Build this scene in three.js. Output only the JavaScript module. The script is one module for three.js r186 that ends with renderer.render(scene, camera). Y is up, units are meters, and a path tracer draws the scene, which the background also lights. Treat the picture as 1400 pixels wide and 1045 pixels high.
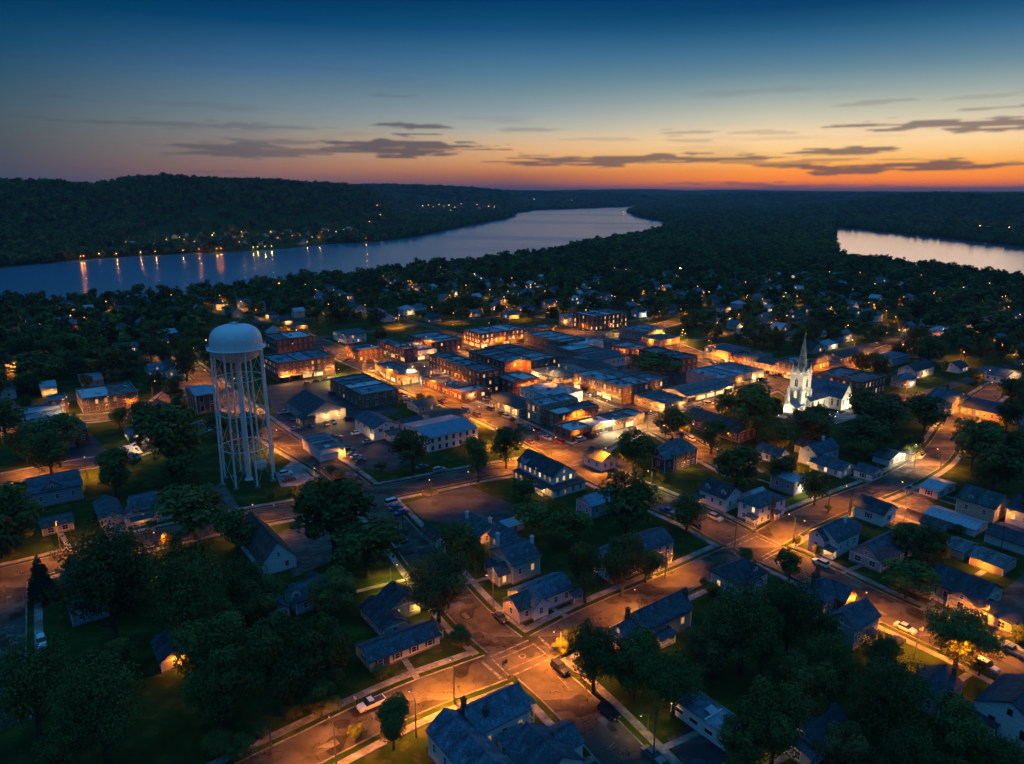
import * as THREE from 'three';
import { mergeGeometries } from 'three/addons/utils/BufferGeometryUtils.js';

// ------------------------------------------------------------------ camera, sky, afterglow, exposure
const F = 1000, CX = 700, CY = 522.5, HORIZON = 263.5, EYE = 100;         // photograph pixels and metres
const PITCH = Math.atan((CY - HORIZON) / F), CP = Math.cos(PITCH), SP = Math.sin(PITCH);
const scene = new THREE.Scene();
const camera = new THREE.PerspectiveCamera(2 * Math.atan(CY / F) * 180 / Math.PI, 1400 / 1045, 1, 40000);
camera.position.set(0, EYE, 0);
camera.rotation.set(-PITCH, 0, 0);
const renderer = new THREE.WebGLRenderer({ antialias: true });
renderer.setSize(1024, 764);
renderer.toneMapping = THREE.LinearToneMapping;
renderer.toneMappingExposure = 1;
renderer.shadowMap.enabled = true;
const FOG_DENSITY = 0.00005;

// deterministic random numbers and noise
function rngOf(seed) { let s = seed | 0; return () => { s = (s + 0x6d2b79f5) | 0; let t = Math.imul(s ^ (s >>> 15), 1 | s); t = (t + Math.imul(t ^ (t >>> 7), 61 | t)) ^ t; return ((t ^ (t >>> 14)) >>> 0) / 4294967296; }; }
const rnd = rngOf(7);
const range = (r, a, b) => a + (b - a) * r();
const pick = (r, a) => a[Math.floor(r() * a.length)];
const clamp = THREE.MathUtils.clamp, lerp = THREE.MathUtils.lerp;
const sstep = (a, b, x) => { const t = clamp((x - a) / (b - a), 0, 1); return t * t * (3 - 2 * t); };
const hash2 = (x, y) => { let h = Math.imul(x | 0, 374761393) + Math.imul(y | 0, 668265263); h = Math.imul(h ^ (h >>> 13), 1274126177); return ((h ^ (h >>> 16)) >>> 0) / 4294967296; };
function vnoise(x, y, wrap = 0) {
  const ix = Math.floor(x), iy = Math.floor(y), fx = x - ix, fy = y - iy, sx = fx * fx * (3 - 2 * fx), sy = fy * fy * (3 - 2 * fy);
  const w = wrap ? (a) => ((a % wrap) + wrap) % wrap : (a) => a;
  return lerp(lerp(hash2(w(ix), w(iy)), hash2(w(ix + 1), w(iy)), sx), lerp(hash2(w(ix), w(iy + 1)), hash2(w(ix + 1), w(iy + 1)), sx), sy);
}
function fbm(x, y, oct = 4, wrap = 0) { let s = 0, a = 0.5, n = 0; for (let i = 0; i < oct; i++) { s += a * vnoise(x + i * 17, y + i * 31, wrap); n += a; a *= 0.5; x *= 2; y *= 2; wrap *= 2; } return s / n; }

// a photograph pixel on the level h above the town's ground
function g(px, py, h = 0) {
  const u = (px - CX) / F, v = (CY - py) / F, dy = v * CP - SP, fw = CP + v * SP, t = -(EYE - h) / dy;
  return new THREE.Vector3(u * t, h, -fw * t);
}
// the height of an upright thing that stands on p and reaches up to pixel row topY
function hTo(p, topY) { const t = (CY - topY) / F, D = -p.z; return EYE + D * (t * CP - SP) / (CP + t * SP); }
function depthOf(p, h = 0) { return -p.z * CP + (EYE - h) * SP; }

// the dusk sky: clear air that goes from orange at the sunset to deep blue overhead, with long thin clouds
const SUN_AZ = 25 * Math.PI / 180;                                          // east of the camera's axis
const S = (r, gg, b, k = 1) => new THREE.Color().setRGB(r / 255, gg / 255, b / 255, THREE.SRGBColorSpace).multiplyScalar(k).toArray();
function gradient(stops, e) {
  let i = 0; while (i < stops.length - 2 && e > stops[i + 1][0]) i++;
  const [e0, a] = stops[i], [e1, b] = stops[i + 1], t = clamp((e - e0) / (e1 - e0), 0, 1);
  return [0, 1, 2].map((c) => lerp(a[c], b[c], t));
}
// colours by height above the horizon, at four bearings from the sunset
const skyColumns = [
  [0.12, [[0, S(92, 70, 84)], [0.25, S(120, 80, 80)], [0.5, S(220, 106, 50, 1.2)], [0.9, S(250, 130, 24, 1.3)], [1.5, S(254, 150, 48, 1.2)], [2.1, S(255, 180, 88, 1.12)], [2.8, S(255, 204, 132, 1.08)], [3.5, S(255, 215, 160, 1.06)], [4.1, S(248, 217, 173)], [5, S(212, 204, 178)], [5.7, S(188, 190, 172)], [6.5, S(158, 172, 168)], [7.2, S(134, 157, 162)], [8.0, S(106, 139, 155)], [8.8, S(84, 125, 150)], [9.7, S(60, 110, 144)], [10.8, S(34, 89, 126)], [11.9, S(12, 67, 110)], [13.2, S(4, 57, 102)], [22, S(24, 96, 156)], [45, S(52, 134, 200)], [90, S(68, 150, 216)]]],
  [0.436, [[0, S(62, 66, 96)], [0.4, S(112, 80, 88)], [0.8, S(150, 94, 82)], [1.25, S(184, 110, 76)], [1.8, S(216, 142, 86)], [2.4, S(228, 164, 106)], [3.2, S(231, 181, 130)], [4.1, S(208, 186, 156)], [4.6, S(180, 180, 166)], [5.9, S(142, 158, 165)], [7.2, S(110, 140, 152)], [8.4, S(84, 125, 150)], [9.6, S(60, 110, 145)], [11.2, S(25, 82, 125)], [12.0, S(14, 74, 112)], [13.2, S(2, 58, 104)], [22, S(24, 96, 156)], [45, S(52, 134, 200)], [90, S(68, 150, 216)]]],
  [0.765, [[0, S(74, 80, 104)], [0.6, S(108, 92, 100)], [1.3, S(146, 104, 96)], [1.9, S(150, 114, 100)], [2.6, S(146, 124, 114)], [3.7, S(140, 131, 125)], [4.8, S(126, 135, 136)], [5.9, S(110, 130, 140)], [7.2, S(90, 118, 140)], [8.4, S(65, 105, 140)], [9.6, S(45, 92, 130)], [11.3, S(6, 68, 110)], [13.2, S(2, 50, 94)], [22, S(24, 92, 152)], [45, S(52, 133, 199)], [90, S(68, 150, 216)]]],
  [1.02, [[0, S(76, 76, 94)], [1, S(78, 77, 92)], [2.2, S(82, 84, 92)], [3.4, S(80, 90, 94)], [4.4, S(77, 92, 100)], [5.4, S(68, 91, 105)], [6.6, S(54, 85, 106)], [7.8, S(39, 80, 108)], [8.8, S(24, 74, 105)], [10.4, S(6, 62, 98)], [13, S(2, 46, 86)], [22, S(24, 90, 150)], [45, S(52, 132, 198)], [90, S(68, 150, 216)]]],
];
// clouds: centre and half size in degrees of bearing and height, density
const deg = Math.PI / 180;
const cloudList = [[430, 205, 210, 10, 0.7], [560, 199, 125, 13, 1], [330, 211, 110, 7, 0.7], [565, 172, 68, 4, 0.9], [250, 169, 210, 6, 0.4], [370, 192, 70, 4, 0.5], [720, 177, 55, 5, 0.35], [937, 181, 55, 6, 0.45], [1040, 182, 55, 4, 0.3],
  [880, 219, 220, 9, 0.95], [1230, 228, 240, 9, 1], [1000, 222, 330, 6, 0.6], [1160, 207, 85, 5, 0.95], [1290, 170, 190, 8, 0.9], [1360, 172, 100, 8, 0.9], [1370, 147, 80, 5, 0.55], [1200, 140, 60, 6, 0.3], [1060, 253, 170, 5, 0.7], [1330, 257, 150, 4, 0.6], [540, 131, 40, 3, 0.3], [300, 235, 40, 3, 0.4], [80, 132, 40, 4, 0.25], [1340, 132, 80, 6, 0.22], [820, 190, 60, 4, 0.22], [700, 256, 160, 3, 0.3], [940, 192, 40, 3, 0.3]]
  .map(([x, y, w, h, d]) => {
    const ang = (px, py) => { const u = (px - CX) / F, v = (CY - py) / F, up = v * CP - SP, fw = CP + v * SP; return [Math.atan2(u, fw), Math.atan2(up, Math.hypot(u, fw))]; };
    const [a, e] = ang(x, y), [a2] = ang(x + w, y), [, e2] = ang(x, y - h); return [a / deg, e / deg, (a2 - a) / deg, (e2 - e) / deg, d];
  });
function skyTexture() {
  const W = 4096, H = 2048, data = new Float32Array(W * H * 4), below = S(20, 34, 48);
  for (let j = 0; j < H; j++) {
    const e = ((j + 0.5) / H - 0.5) * 180, cols = skyColumns.map(([, st]) => gradient(st, Math.max(e, 0)));
    for (let i = 0; i < W; i++) {
      const o = (j * W + i) * 4;
      data[o + 3] = 1;
      if (e < -0.1) { data[o] = below[0]; data[o + 1] = below[1]; data[o + 2] = below[2]; continue; }
      const lon = ((i + 0.5) / W - 0.5) * 2 * Math.PI, x = Math.cos(lon), z = Math.sin(lon);   // direction of this column
      const az = Math.atan2(x, -z);                                                        // 0 along the camera, + to its east
      let d = Math.abs(az - SUN_AZ); if (d > Math.PI) d = 2 * Math.PI - d;
      let q = 0; while (q < 2 && d > skyColumns[q + 1][0]) q++;
      const f = clamp((d - skyColumns[q][0]) / (skyColumns[q + 1][0] - skyColumns[q][0]), 0, 1), w = 1 - sstep(0.1, 0.9, d);
      let r = lerp(cols[q][0], cols[q + 1][0], f), gr = lerp(cols[q][1], cols[q + 1][1], f), b = lerp(cols[q][2], cols[q + 1][2], f);
      if (e < 14) {
        const aDeg = az / deg;
        let c = 0;
        for (const [ca, ce, wa, we, dens] of cloudList) {
          const dx = (aDeg - ca) / wa; if (dx < -1.5 || dx > 1.5) continue;
          const n1 = fbm(aDeg * 0.3 + ca, e * 2.4 + 9, 3) - 0.5, dy = (e - ce - n1 * we * 2.2) / we; if (dy < -2 || dy > 2) continue;
          const n2 = fbm(aDeg * 0.36 + 40 + ce * 3, e * 17, 5);
          const body = 1 - dx * dx * 0.95 - dy * dy * 1.7 + (n2 - 0.5) * 2.1;
          c = Math.max(c, dens * sstep(0.12, 0.62, body));
        }
        const veil = sstep(0.6, 0.85, fbm(aDeg * 0.13 + 3, e * 1.9, 4)) * sstep(0.3, 2, e) * (1 - sstep(6, 11, e)) * 0.2;
        c = Math.max(c, veil);
        const cr = lerp(0.060, 0.125, w), cg = lerp(0.066, 0.085, w), cb = lerp(0.086, 0.085, w);
        r = lerp(r, cr, c * 0.85); gr = lerp(gr, cg, c * 0.85); b = lerp(b, cb, c * 0.8);
      }
      data[o] = r; data[o + 1] = gr; data[o + 2] = b;
    }
  }
  const t = new THREE.DataTexture(data, W, H, THREE.RGBAFormat, THREE.FloatType);
  t.mapping = THREE.EquirectangularReflectionMapping; t.magFilter = THREE.LinearFilter; t.minFilter = THREE.LinearFilter; t.needsUpdate = true;
  return t;
}
const skyMap = skyTexture();
scene.background = skyMap;
scene.environment = skyMap;
const sun = new THREE.DirectionalLight(new THREE.Color(1, 0.62, 0.42), 0.1);   // the last afterglow of the sun that has set
sun.position.set(Math.sin(SUN_AZ) * 3000, 500, -Math.cos(SUN_AZ) * 3000);
sun.target.position.set(0, 0, 0);
sun.castShadow = true; sun.shadow.radius = 40; sun.shadow.mapSize.set(4096, 4096);
Object.assign(sun.shadow.camera, { left: -900, right: 900, top: 900, bottom: -900, near: 10, far: 8000 });
sun.name = 'afterglow';
scene.add(sun, sun.target);

// ------------------------------------------------------------------ helpers
const taken = new Map();
function numbered(name) { const n = taken.get(name) || 0; taken.set(name, n + 1); return n ? name + '_' + String(n).padStart(3, '0') : name; }
function tag(o, label, category, group, kind) { o.userData.label = label; if (category) o.userData.category = category; if (group) o.userData.group = group; if (kind) o.userData.kind = kind; return o; }
function structure(name, geo, mat) { const m = new THREE.Mesh(geo, mat); m.name = numbered(name); m.userData.kind = 'structure'; m.receiveShadow = true; m.castShadow = true; scene.add(m); return m; }
function thing(name, label, category, pos, turn = 0, group) {
  const o = new THREE.Group(); o.name = numbered(name); o.position.copy(pos); o.rotation.y = turn; tag(o, label, category, group); scene.add(o); return o;
}
function part(parent, name, geo, mat) { const m = new THREE.Mesh(geo, mat); m.name = name; m.castShadow = m.receiveShadow = true; parent.add(m); return m; }
// collects faces with uv in metres
class MB {
  constructor() { this.p = []; this.n = []; this.t = []; this.c = null; }
  tri(a, b, c, ua, ub, uc) {
    const e1 = [b[0] - a[0], b[1] - a[1], b[2] - a[2]], e2 = [c[0] - a[0], c[1] - a[1], c[2] - a[2]];
    let n = [e1[1] * e2[2] - e1[2] * e2[1], e1[2] * e2[0] - e1[0] * e2[2], e1[0] * e2[1] - e1[1] * e2[0]];
    const l = Math.hypot(...n) || 1; n = n.map((x) => x / l);
    this.p.push(...a, ...b, ...c); this.n.push(...n, ...n, ...n);
    if (!ua) {
      const f = Math.abs(n[1]) > 0.8 ? (q) => [q[0], q[2]] : Math.abs(n[0]) > Math.abs(n[2]) ? (q) => [q[2], q[1]] : (q) => [q[0], q[1]];
      ua = f(a); ub = f(b); uc = f(c);
    }
    this.t.push(...ua, ...ub, ...uc);
    return this;
  }
  quad(a, b, c, d) { return this.tri(a, b, c).tri(a, c, d); }
  box(x0, x1, y0, y1, z0, z1) {
    this.quad([x0, y0, z1], [x1, y0, z1], [x1, y1, z1], [x0, y1, z1]); this.quad([x1, y0, z0], [x0, y0, z0], [x0, y1, z0], [x1, y1, z0]);
    this.quad([x1, y0, z1], [x1, y0, z0], [x1, y1, z0], [x1, y1, z1]); this.quad([x0, y0, z0], [x0, y0, z1], [x0, y1, z1], [x0, y1, z0]);
    this.quad([x0, y1, z1], [x1, y1, z1], [x1, y1, z0], [x0, y1, z0]); this.quad([x0, y0, z0], [x1, y0, z0], [x1, y0, z1], [x0, y0, z1]);
    return this;
  }
  tube(a, b, ra, rb, sides = 8, caps = true) {
    const d = new THREE.Vector3(b[0] - a[0], b[1] - a[1], b[2] - a[2]).normalize(), s = Math.abs(d.y) > 0.9 ? new THREE.Vector3(1, 0, 0) : new THREE.Vector3(0, 1, 0);
    const e = new THREE.Vector3().crossVectors(s, d).normalize(), f = new THREE.Vector3().crossVectors(d, e);
    const ring = (q, r) => Array.from({ length: sides }, (_, i) => { const t = i / sides * 2 * Math.PI, c = Math.cos(t) * r, w = Math.sin(t) * r; return [q[0] + e.x * c + f.x * w, q[1] + e.y * c + f.y * w, q[2] + e.z * c + f.z * w]; });
    const A = ring(a, ra), B = ring(b, rb);
    for (let i = 0; i < sides; i++) { const k = (i + 1) % sides; this.quad(A[i], A[k], B[k], B[i]); if (caps) { this.tri(b, B[i], B[k]); this.tri(a, A[k], A[i]); } }
    return this;
  }
  path(pts, r, sides = 6) { for (let i = 0; i + 1 < pts.length; i++) this.tube(pts[i], pts[i + 1], Array.isArray(r) ? r[i] : r, Array.isArray(r) ? r[i + 1] : r, sides, i === pts.length - 2 || i === 0); return this; }
  // a sloping slab: four top corners in order, thickness straight down
  slab(a, b, c, d, t) {
    const dn = (q) => [q[0], q[1] - t, q[2]], A = dn(a), B = dn(b), C = dn(c), D = dn(d);
    this.quad(a, b, c, d); this.quad(D, C, B, A); this.quad(A, B, b, a); this.quad(B, C, c, b); this.quad(C, D, d, c); this.quad(D, A, a, d);
    return this;
  }
  geo() {
    const q = new THREE.BufferGeometry();
    q.setAttribute('position', new THREE.Float32BufferAttribute(this.p, 3)); q.setAttribute('normal', new THREE.Float32BufferAttribute(this.n, 3)); q.setAttribute('uv', new THREE.Float32BufferAttribute(this.t, 2));
    if (this.c) q.setAttribute('color', new THREE.Float32BufferAttribute(this.c, 3));
    return q;
  }
}

// ------------------------------------------------------------------ materials
function noiseTexture(size, f, srgb) {
  const d = new Uint8Array(size * size * 4);
  for (let j = 0; j < size; j++) for (let i = 0; i < size; i++) { const v = f(i / size, j / size), o = (j * size + i) * 4, c = Array.isArray(v) ? v : [v, v, v]; for (let k = 0; k < 3; k++) d[o + k] = clamp(Math.round(c[k] * 255), 0, 255); d[o + 3] = 255; }
  const t = new THREE.DataTexture(d, size, size); t.wrapS = t.wrapT = THREE.RepeatWrapping; t.magFilter = THREE.LinearFilter; t.minFilter = THREE.LinearMipmapLinearFilter; t.generateMipmaps = true; if (srgb) t.colorSpace = THREE.SRGBColorSpace; t.needsUpdate = true; return t;
}
const every = (t, mx, my = mx) => { const c = t.clone(); c.repeat.set(1 / mx, 1 / my); c.needsUpdate = true; return c; };
const speckle = noiseTexture(256, (u, v) => 0.6 + 0.4 * fbm(u * 8, v * 8, 5, 8) + (hash2(u * 256 + 5, v * 256) - 0.5) * 0.16, true);
const patchy = noiseTexture(512, (u, v) => { const n = fbm(u * 6, v * 6, 6, 6), m = fbm(u * 16 + 3, v * 16, 3, 16); return 0.45 + 0.5 * n + 0.25 * (m - 0.5) + (hash2(u * 512, v * 512) - 0.5) * 0.1; }, true);
const paleTex = noiseTexture(512, (u, v) => 0.9 + 0.13 * (fbm(u * 6, v * 6, 6, 6) - 0.5) - 0.1 * sstep(0.62, 0.8, fbm(u * 22 + 3, v * 5, 4, 1)) + (hash2(u * 512, v * 512) - 0.5) * 0.03, true);
const asphaltTex = noiseTexture(512, (u, v) => {
  const n = fbm(u * 5, v * 5, 6, 5), crack = Math.abs(fbm(u * 7 + 2, v * 7, 4, 7) - 0.5), tarred = sstep(0.62, 0.66, fbm(u * 4 + 8, v * 4, 2, 4));
  return 0.62 + 0.5 * (n - 0.5) - 0.2 * tarred - (crack < 0.008 ? 0.3 : 0) + (hash2(u * 512, v * 512) - 0.5) * 0.12;
}, true);
const grassTex = noiseTexture(512, (u, v) => {
  const n = fbm(u * 6, v * 6, 6, 6), m = sstep(0.55, 0.75, fbm(u * 9 + 5, v * 9, 4, 9)), s = (hash2(u * 512, v * 512) - 0.5) * 0.14;
  return [0.42 + 0.25 * (n - 0.5) + m * 0.2 + s, 0.5 + 0.25 * (n - 0.5) + m * 0.08 + s, 0.28 + 0.15 * (n - 0.5) + m * 0.08 + s];
}, true);
const sidingTex = noiseTexture(128, (u, v) => { const k = (v * 12) % 1; return 0.86 + 0.1 * fbm(u * 8, v * 8, 3, 8) - (k < 0.14 ? 0.2 : 0); }, true);
const masonryTex = noiseTexture(256, (u, v) => { const n = fbm(u * 8, v * 8, 5, 8), cell = hash2(Math.floor(u * 24 + (Math.floor(v * 48) % 2) * 0.5), Math.floor(v * 48)); return 0.62 + 0.28 * (n - 0.5) * 2 + (cell - 0.5) * 0.24; }, true);
const shingleTex = noiseTexture(256, (u, v) => { const row = Math.floor(v * 24), cell = hash2(Math.floor(u * 20 + row * 0.5), row), n = fbm(u * 5, v * 5, 5, 5); return 0.58 + (cell - 0.5) * 0.22 + (n - 0.5) * 0.5; }, true);
const metalTex = noiseTexture(256, (u, v) => { const n = fbm(u * 3, v * 12, 5, 3), k = (u * 10) % 1; return 0.78 + 0.35 * (n - 0.5) - (k < 0.07 ? 0.22 : 0); }, true);
const mat = (r, gg, b, map, mx, rough = 0.9, extra = {}) => new THREE.MeshPhysicalMaterial({ color: new THREE.Color().setRGB(r, gg, b), map: map ? every(map, mx) : null, roughness: rough, ...extra });
const M = {
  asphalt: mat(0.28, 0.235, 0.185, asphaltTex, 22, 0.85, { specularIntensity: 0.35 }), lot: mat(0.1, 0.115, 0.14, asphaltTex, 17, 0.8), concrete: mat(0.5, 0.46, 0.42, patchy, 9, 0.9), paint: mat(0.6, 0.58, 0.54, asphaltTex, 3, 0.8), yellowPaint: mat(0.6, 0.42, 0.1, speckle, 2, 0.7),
  gravel: mat(0.24, 0.2, 0.16, patchy, 7, 0.95), grass: mat(0.2, 0.24, 0.13, grassTex, 26, 1, { specularIntensity: 0.1 }), bark: mat(0.09, 0.07, 0.05, speckle, 1, 1), wood: mat(0.16, 0.11, 0.075, speckle, 1.5, 0.9),
  towerPaint: mat(0.93, 0.93, 0.93, paleTex, 7, 0.42), steel: mat(0.4, 0.42, 0.44, speckle, 2, 0.5, { metalness: 0.5 }), dark: mat(0.03, 0.03, 0.035, null, 1, 0.6), pole: mat(0.12, 0.12, 0.12, null, 1, 0.6, { metalness: 0.3 }),
  trim: mat(0.75, 0.74, 0.7, null, 1, 0.7), darkTrim: mat(0.05, 0.05, 0.06, null, 1, 0.7), glass: new THREE.MeshPhysicalMaterial({ color: new THREE.Color(0.02, 0.025, 0.03), roughness: 0.12, metalness: 0 }),
  tyre: mat(0.02, 0.02, 0.02, null, 1, 0.9), rim: mat(0.35, 0.35, 0.36, null, 1, 0.4, { metalness: 0.7 }), shutter: mat(0.035, 0.04, 0.045, null, 1, 0.8), copper: mat(0.42, 0.56, 0.46, patchy, 3, 0.6),
};
const WALL = {
  white: mat(0.86, 0.85, 0.82, sidingTex, 2), cream: mat(0.82, 0.72, 0.47, sidingTex, 2), beige: mat(0.62, 0.54, 0.44, sidingTex, 2), grey: mat(0.42, 0.43, 0.46, sidingTex, 2), blue: mat(0.34, 0.5, 0.66, sidingTex, 2), pink: mat(0.8, 0.62, 0.58, sidingTex, 2), tan: mat(0.5, 0.42, 0.32, sidingTex, 2), green: mat(0.28, 0.36, 0.3, sidingTex, 2),
  brick: mat(0.6, 0.22, 0.13, masonryTex, 4), darkBrick: mat(0.4, 0.19, 0.135, masonryTex, 4), brownBrick: mat(0.56, 0.34, 0.215, masonryTex, 4), paleBrick: mat(0.92, 0.76, 0.56, masonryTex, 4), stone: mat(0.8, 0.76, 0.66, paleTex, 6), stucco: mat(0.8, 0.78, 0.73, paleTex, 6), orange: mat(0.66, 0.3, 0.08, sidingTex, 2), block: mat(0.46, 0.44, 0.42, patchy, 5), redwood: mat(0.34, 0.1, 0.07, sidingTex, 2),
};
const ROOF = {
  slate: mat(0.17, 0.23, 0.31, shingleTex, 5, 0.75), dark: mat(0.11, 0.13, 0.17, shingleTex, 5, 0.8), brown: mat(0.24, 0.17, 0.14, shingleTex, 5, 0.85), blue: mat(0.22, 0.37, 0.52, shingleTex, 5, 0.7), green: mat(0.12, 0.23, 0.23, shingleTex, 5, 0.8), grey: mat(0.4, 0.42, 0.47, shingleTex, 5, 0.8),
  metal: mat(0.5, 0.57, 0.66, metalTex, 5, 0.38, { metalness: 0.35 }), blueMetal: mat(0.24, 0.4, 0.56, metalTex, 5, 0.38, { metalness: 0.35 }), darkMetal: mat(0.12, 0.17, 0.22, metalTex, 5, 0.4, { metalness: 0.3 }),
  tar: mat(0.2, 0.23, 0.29, patchy, 13, 0.7), membrane: mat(0.6, 0.68, 0.78, patchy, 13, 0.65), pale: mat(0.66, 0.66, 0.66, paleTex, 11, 0.7), blueFlat: mat(0.24, 0.44, 0.6, patchy, 13, 0.6), redTar: mat(0.32, 0.24, 0.24, patchy, 13, 0.8),
};
const glowing = (r, gg, b, k) => new THREE.MeshStandardMaterial({ color: 0x111111, emissive: new THREE.Color(r, gg, b), emissiveIntensity: k, roughness: 0.6 });
const LIT = [glowing(1, 0.56, 0.18, 1.1), glowing(1, 0.48, 0.13, 0.7), glowing(1, 0.66, 0.28, 1.6), glowing(1, 0.42, 0.1, 0.4)];
const SODIUM = new THREE.Color(1, 0.275, 0.01), WARM = new THREE.Color(1, 0.48, 0.13), WHITE = new THREE.Color(1, 0.8, 0.48), YELLOW = new THREE.Color(1, 0.58, 0.08);
const BULB = { s: glowing(1, 0.38, 0.06, 9), w: glowing(1, 0.5, 0.13, 6), c: glowing(1, 0.85, 0.6, 7), y: glowing(1, 0.6, 0.1, 6) };
const FARBULB = { s: glowing(1, 0.34, 0.05, 14), w: glowing(1, 0.55, 0.18, 14), c: glowing(1, 0.85, 0.6, 16), y: glowing(1, 0.6, 0.1, 14) };
const LIGHT = { s: SODIUM, w: WARM, c: WHITE, y: YELLOW };
const sphereGeo = new THREE.SphereGeometry(1, 10, 8);
function lamp(parent, x, y, z, key, intensity, r = 0.14, name = 'bulb', cone = 0) {    // a glowing bulb with its light inside
  const b = part(parent, name, sphereGeo, (r > 0.2 ? FARBULB : BULB)[key]); b.position.set(x, y, z); b.scale.setScalar(r);
  const ly = r > 0.17 ? y - r - 0.3 : y;
  const l = cone ? new THREE.SpotLight(LIGHT[key], intensity, 0, cone, 0.35, 2) : new THREE.PointLight(LIGHT[key], intensity, 0, 2); l.position.set(x, ly, z); if (cone) { l.target.position.set(x, ly - 5, z); parent.add(l.target); } l.shadow.radius = Math.min(r * 45, 12); l.castShadow = true; l.name = name; parent.add(l);
  return b;
}

// ------------------------------------------------------------------ land, water, far woods
const ring2 = (list, h = 0) => list.map(([x, y]) => { const p = g(x, y, h); return [p.x, p.z]; });
const RIVER_LEVEL = -1.5;
// banks traced from the photograph's ground plane; the near bank lies behind the trees of the town
const riverRing = ring2([[-420, 402], [-120, 378], [0, 366.5], [60, 361], [100, 356.5], [180, 351], [260, 347], [330, 344.5], [372, 342], [450, 334], [515, 331], [570, 324], [640, 309], [690, 299.5], [704, 296], [706, 291], [740, 287], [800, 285], [850, 283.4], [876, 281], [905, 279.2], [935, 278.4], [930, 279.6], [905, 280.6], [884, 282.4], [868, 284.8], [856, 290], [872, 297], [905, 303], [918, 309], [900, 316], [872, 324], [820, 333], [766, 345], [700, 354], [640, 362], [560, 371], [470, 380], [380, 390], [280, 402], [180, 409], [90, 414], [0, 420], [-120, 438], [-420, 478]], RIVER_LEVEL);
const lagoonRing = ring2([[1139, 310.5], [1170, 313], [1205, 317], [1260, 322.5], [1330, 330], [1400, 338.5], [1500, 350], [1700, 372], [1700, 440], [1500, 408], [1400, 385], [1330, 374], [1250, 366], [1190, 359], [1152, 352], [1142, 336], [1146, 322]], RIVER_LEVEL);
const pondRing = ring2([[792, 355], [815, 350.5], [850, 350.2], [858, 352.5], [830, 356], [806, 358]], RIVER_LEVEL);
const sparkleRing = ring2([[922, 313], [940, 310.8], [966, 311.2], [968, 313], [945, 315.5]], RIVER_LEVEL);
const farRing = ring2([[945, 279.3], [985, 278.7], [1004, 279.4], [975, 280.4]], RIVER_LEVEL);
const waters = [riverRing, lagoonRing, pondRing, sparkleRing, farRing];
const boxes2 = waters.map((r) => [Math.min(...r.map((p) => p[0])) - 60, Math.max(...r.map((p) => p[0])) + 60, Math.min(...r.map((p) => p[1])) - 60, Math.max(...r.map((p) => p[1])) + 60]);
function inRing(r, x, z) { let s = false; for (let i = 0, j = r.length - 1; i < r.length; j = i++) if ((r[i][1] > z) !== (r[j][1] > z) && x < (r[j][0] - r[i][0]) * (z - r[i][1]) / (r[j][1] - r[i][1]) + r[i][0]) s = !s; return s; }
function edgeDistance(r, x, z) { let m = 1e9; for (let i = 0, j = r.length - 1; i < r.length; j = i++) { const [ax, az] = r[j], [bx, bz] = r[i], dx = bx - ax, dz = bz - az, t = clamp(((x - ax) * dx + (z - az) * dz) / (dx * dx + dz * dz || 1), 0, 1); m = Math.min(m, Math.hypot(x - ax - dx * t, z - az - dz * t)); } return m; }
function shore(x, z) {                                                       // distance to the water's edge, negative in the water
  let m = 1e9;
  waters.forEach((r, i) => { const b = boxes2[i]; if (x < b[0] || x > b[1] || z < b[2] || z > b[3]) return; const d = edgeDistance(r, x, z) * (inRing(r, x, z) ? -1 : 1); m = Math.min(m, d); });
  return m;
}
// ridges: crest as seen (pixel column, pixel row, distance), the width of the rise before it
const ridges = [
  { rise: 0.42, rough: 0.26, crest: [[-500, 244, 1500], [-200, 249, 1600], [0, 248, 1750], [60, 247, 1800], [130, 250, 1850], [170, 243, 1900], [230, 240, 2000], [300, 245, 2150], [380, 246, 2350], [430, 250, 2500], [480, 256, 2700], [520, 266, 2800], [560, 283, 2900]] },
  { rise: 0.3, rough: 0.1, crest: [[300, 268, 5200], [430, 259, 5200], [500, 255, 5200], [560, 256, 5200], [620, 259, 5300], [690, 263, 5400], [730, 275, 5400]] },
  { rise: 0.22, rough: 0.1, crest: [[350, 260, 9500], [600, 259, 9500], [660, 258.5, 9500], [700, 260, 9500], [760, 261, 9500], [800, 259.5, 9500], [850, 258.5, 9500], [900, 259, 9500], [950, 260.5, 9500], [1000, 259.5, 9500], [1100, 261, 9500], [1200, 262, 9500], [1400, 262, 9500], [1900, 260, 9500]] },
  { rise: 0.2, rough: 0.12, crest: [[560, 270, 7000], [640, 265, 7000], [700, 263.5, 7000], [760, 265, 7000], [850, 267, 7000], [930, 274, 7000]] },
  { rise: 0.2, rough: 0.12, crest: [[880, 274, 6400], [960, 268, 6400], [1040, 266.5, 6400], [1120, 267, 6400], [1200, 266, 6400], [1300, 268, 6400]] },
  { rise: 0.3, rough: 0.12, crest: [[1060, 288, 3700], [1120, 280, 3700], [1160, 275, 3700], [1200, 270, 3700], [1240, 264, 3700], [1290, 263, 3700], [1330, 265, 3700], [1400, 266, 3700], [1500, 260, 3700], [1900, 255, 3700]] },
];
for (const r of ridges) r.pts = r.crest.map(([px, py, D]) => { const a = Math.atan2(px - CX, F * CP + (CY - py) * SP); const t = (CY - py) / F; return [a, Math.max(0, EYE + D * (t * CP - SP) / (CP + t * SP) - (D < 4300 ? 14 : D < 6000 ? 4 : 0)), D]; });
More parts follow.
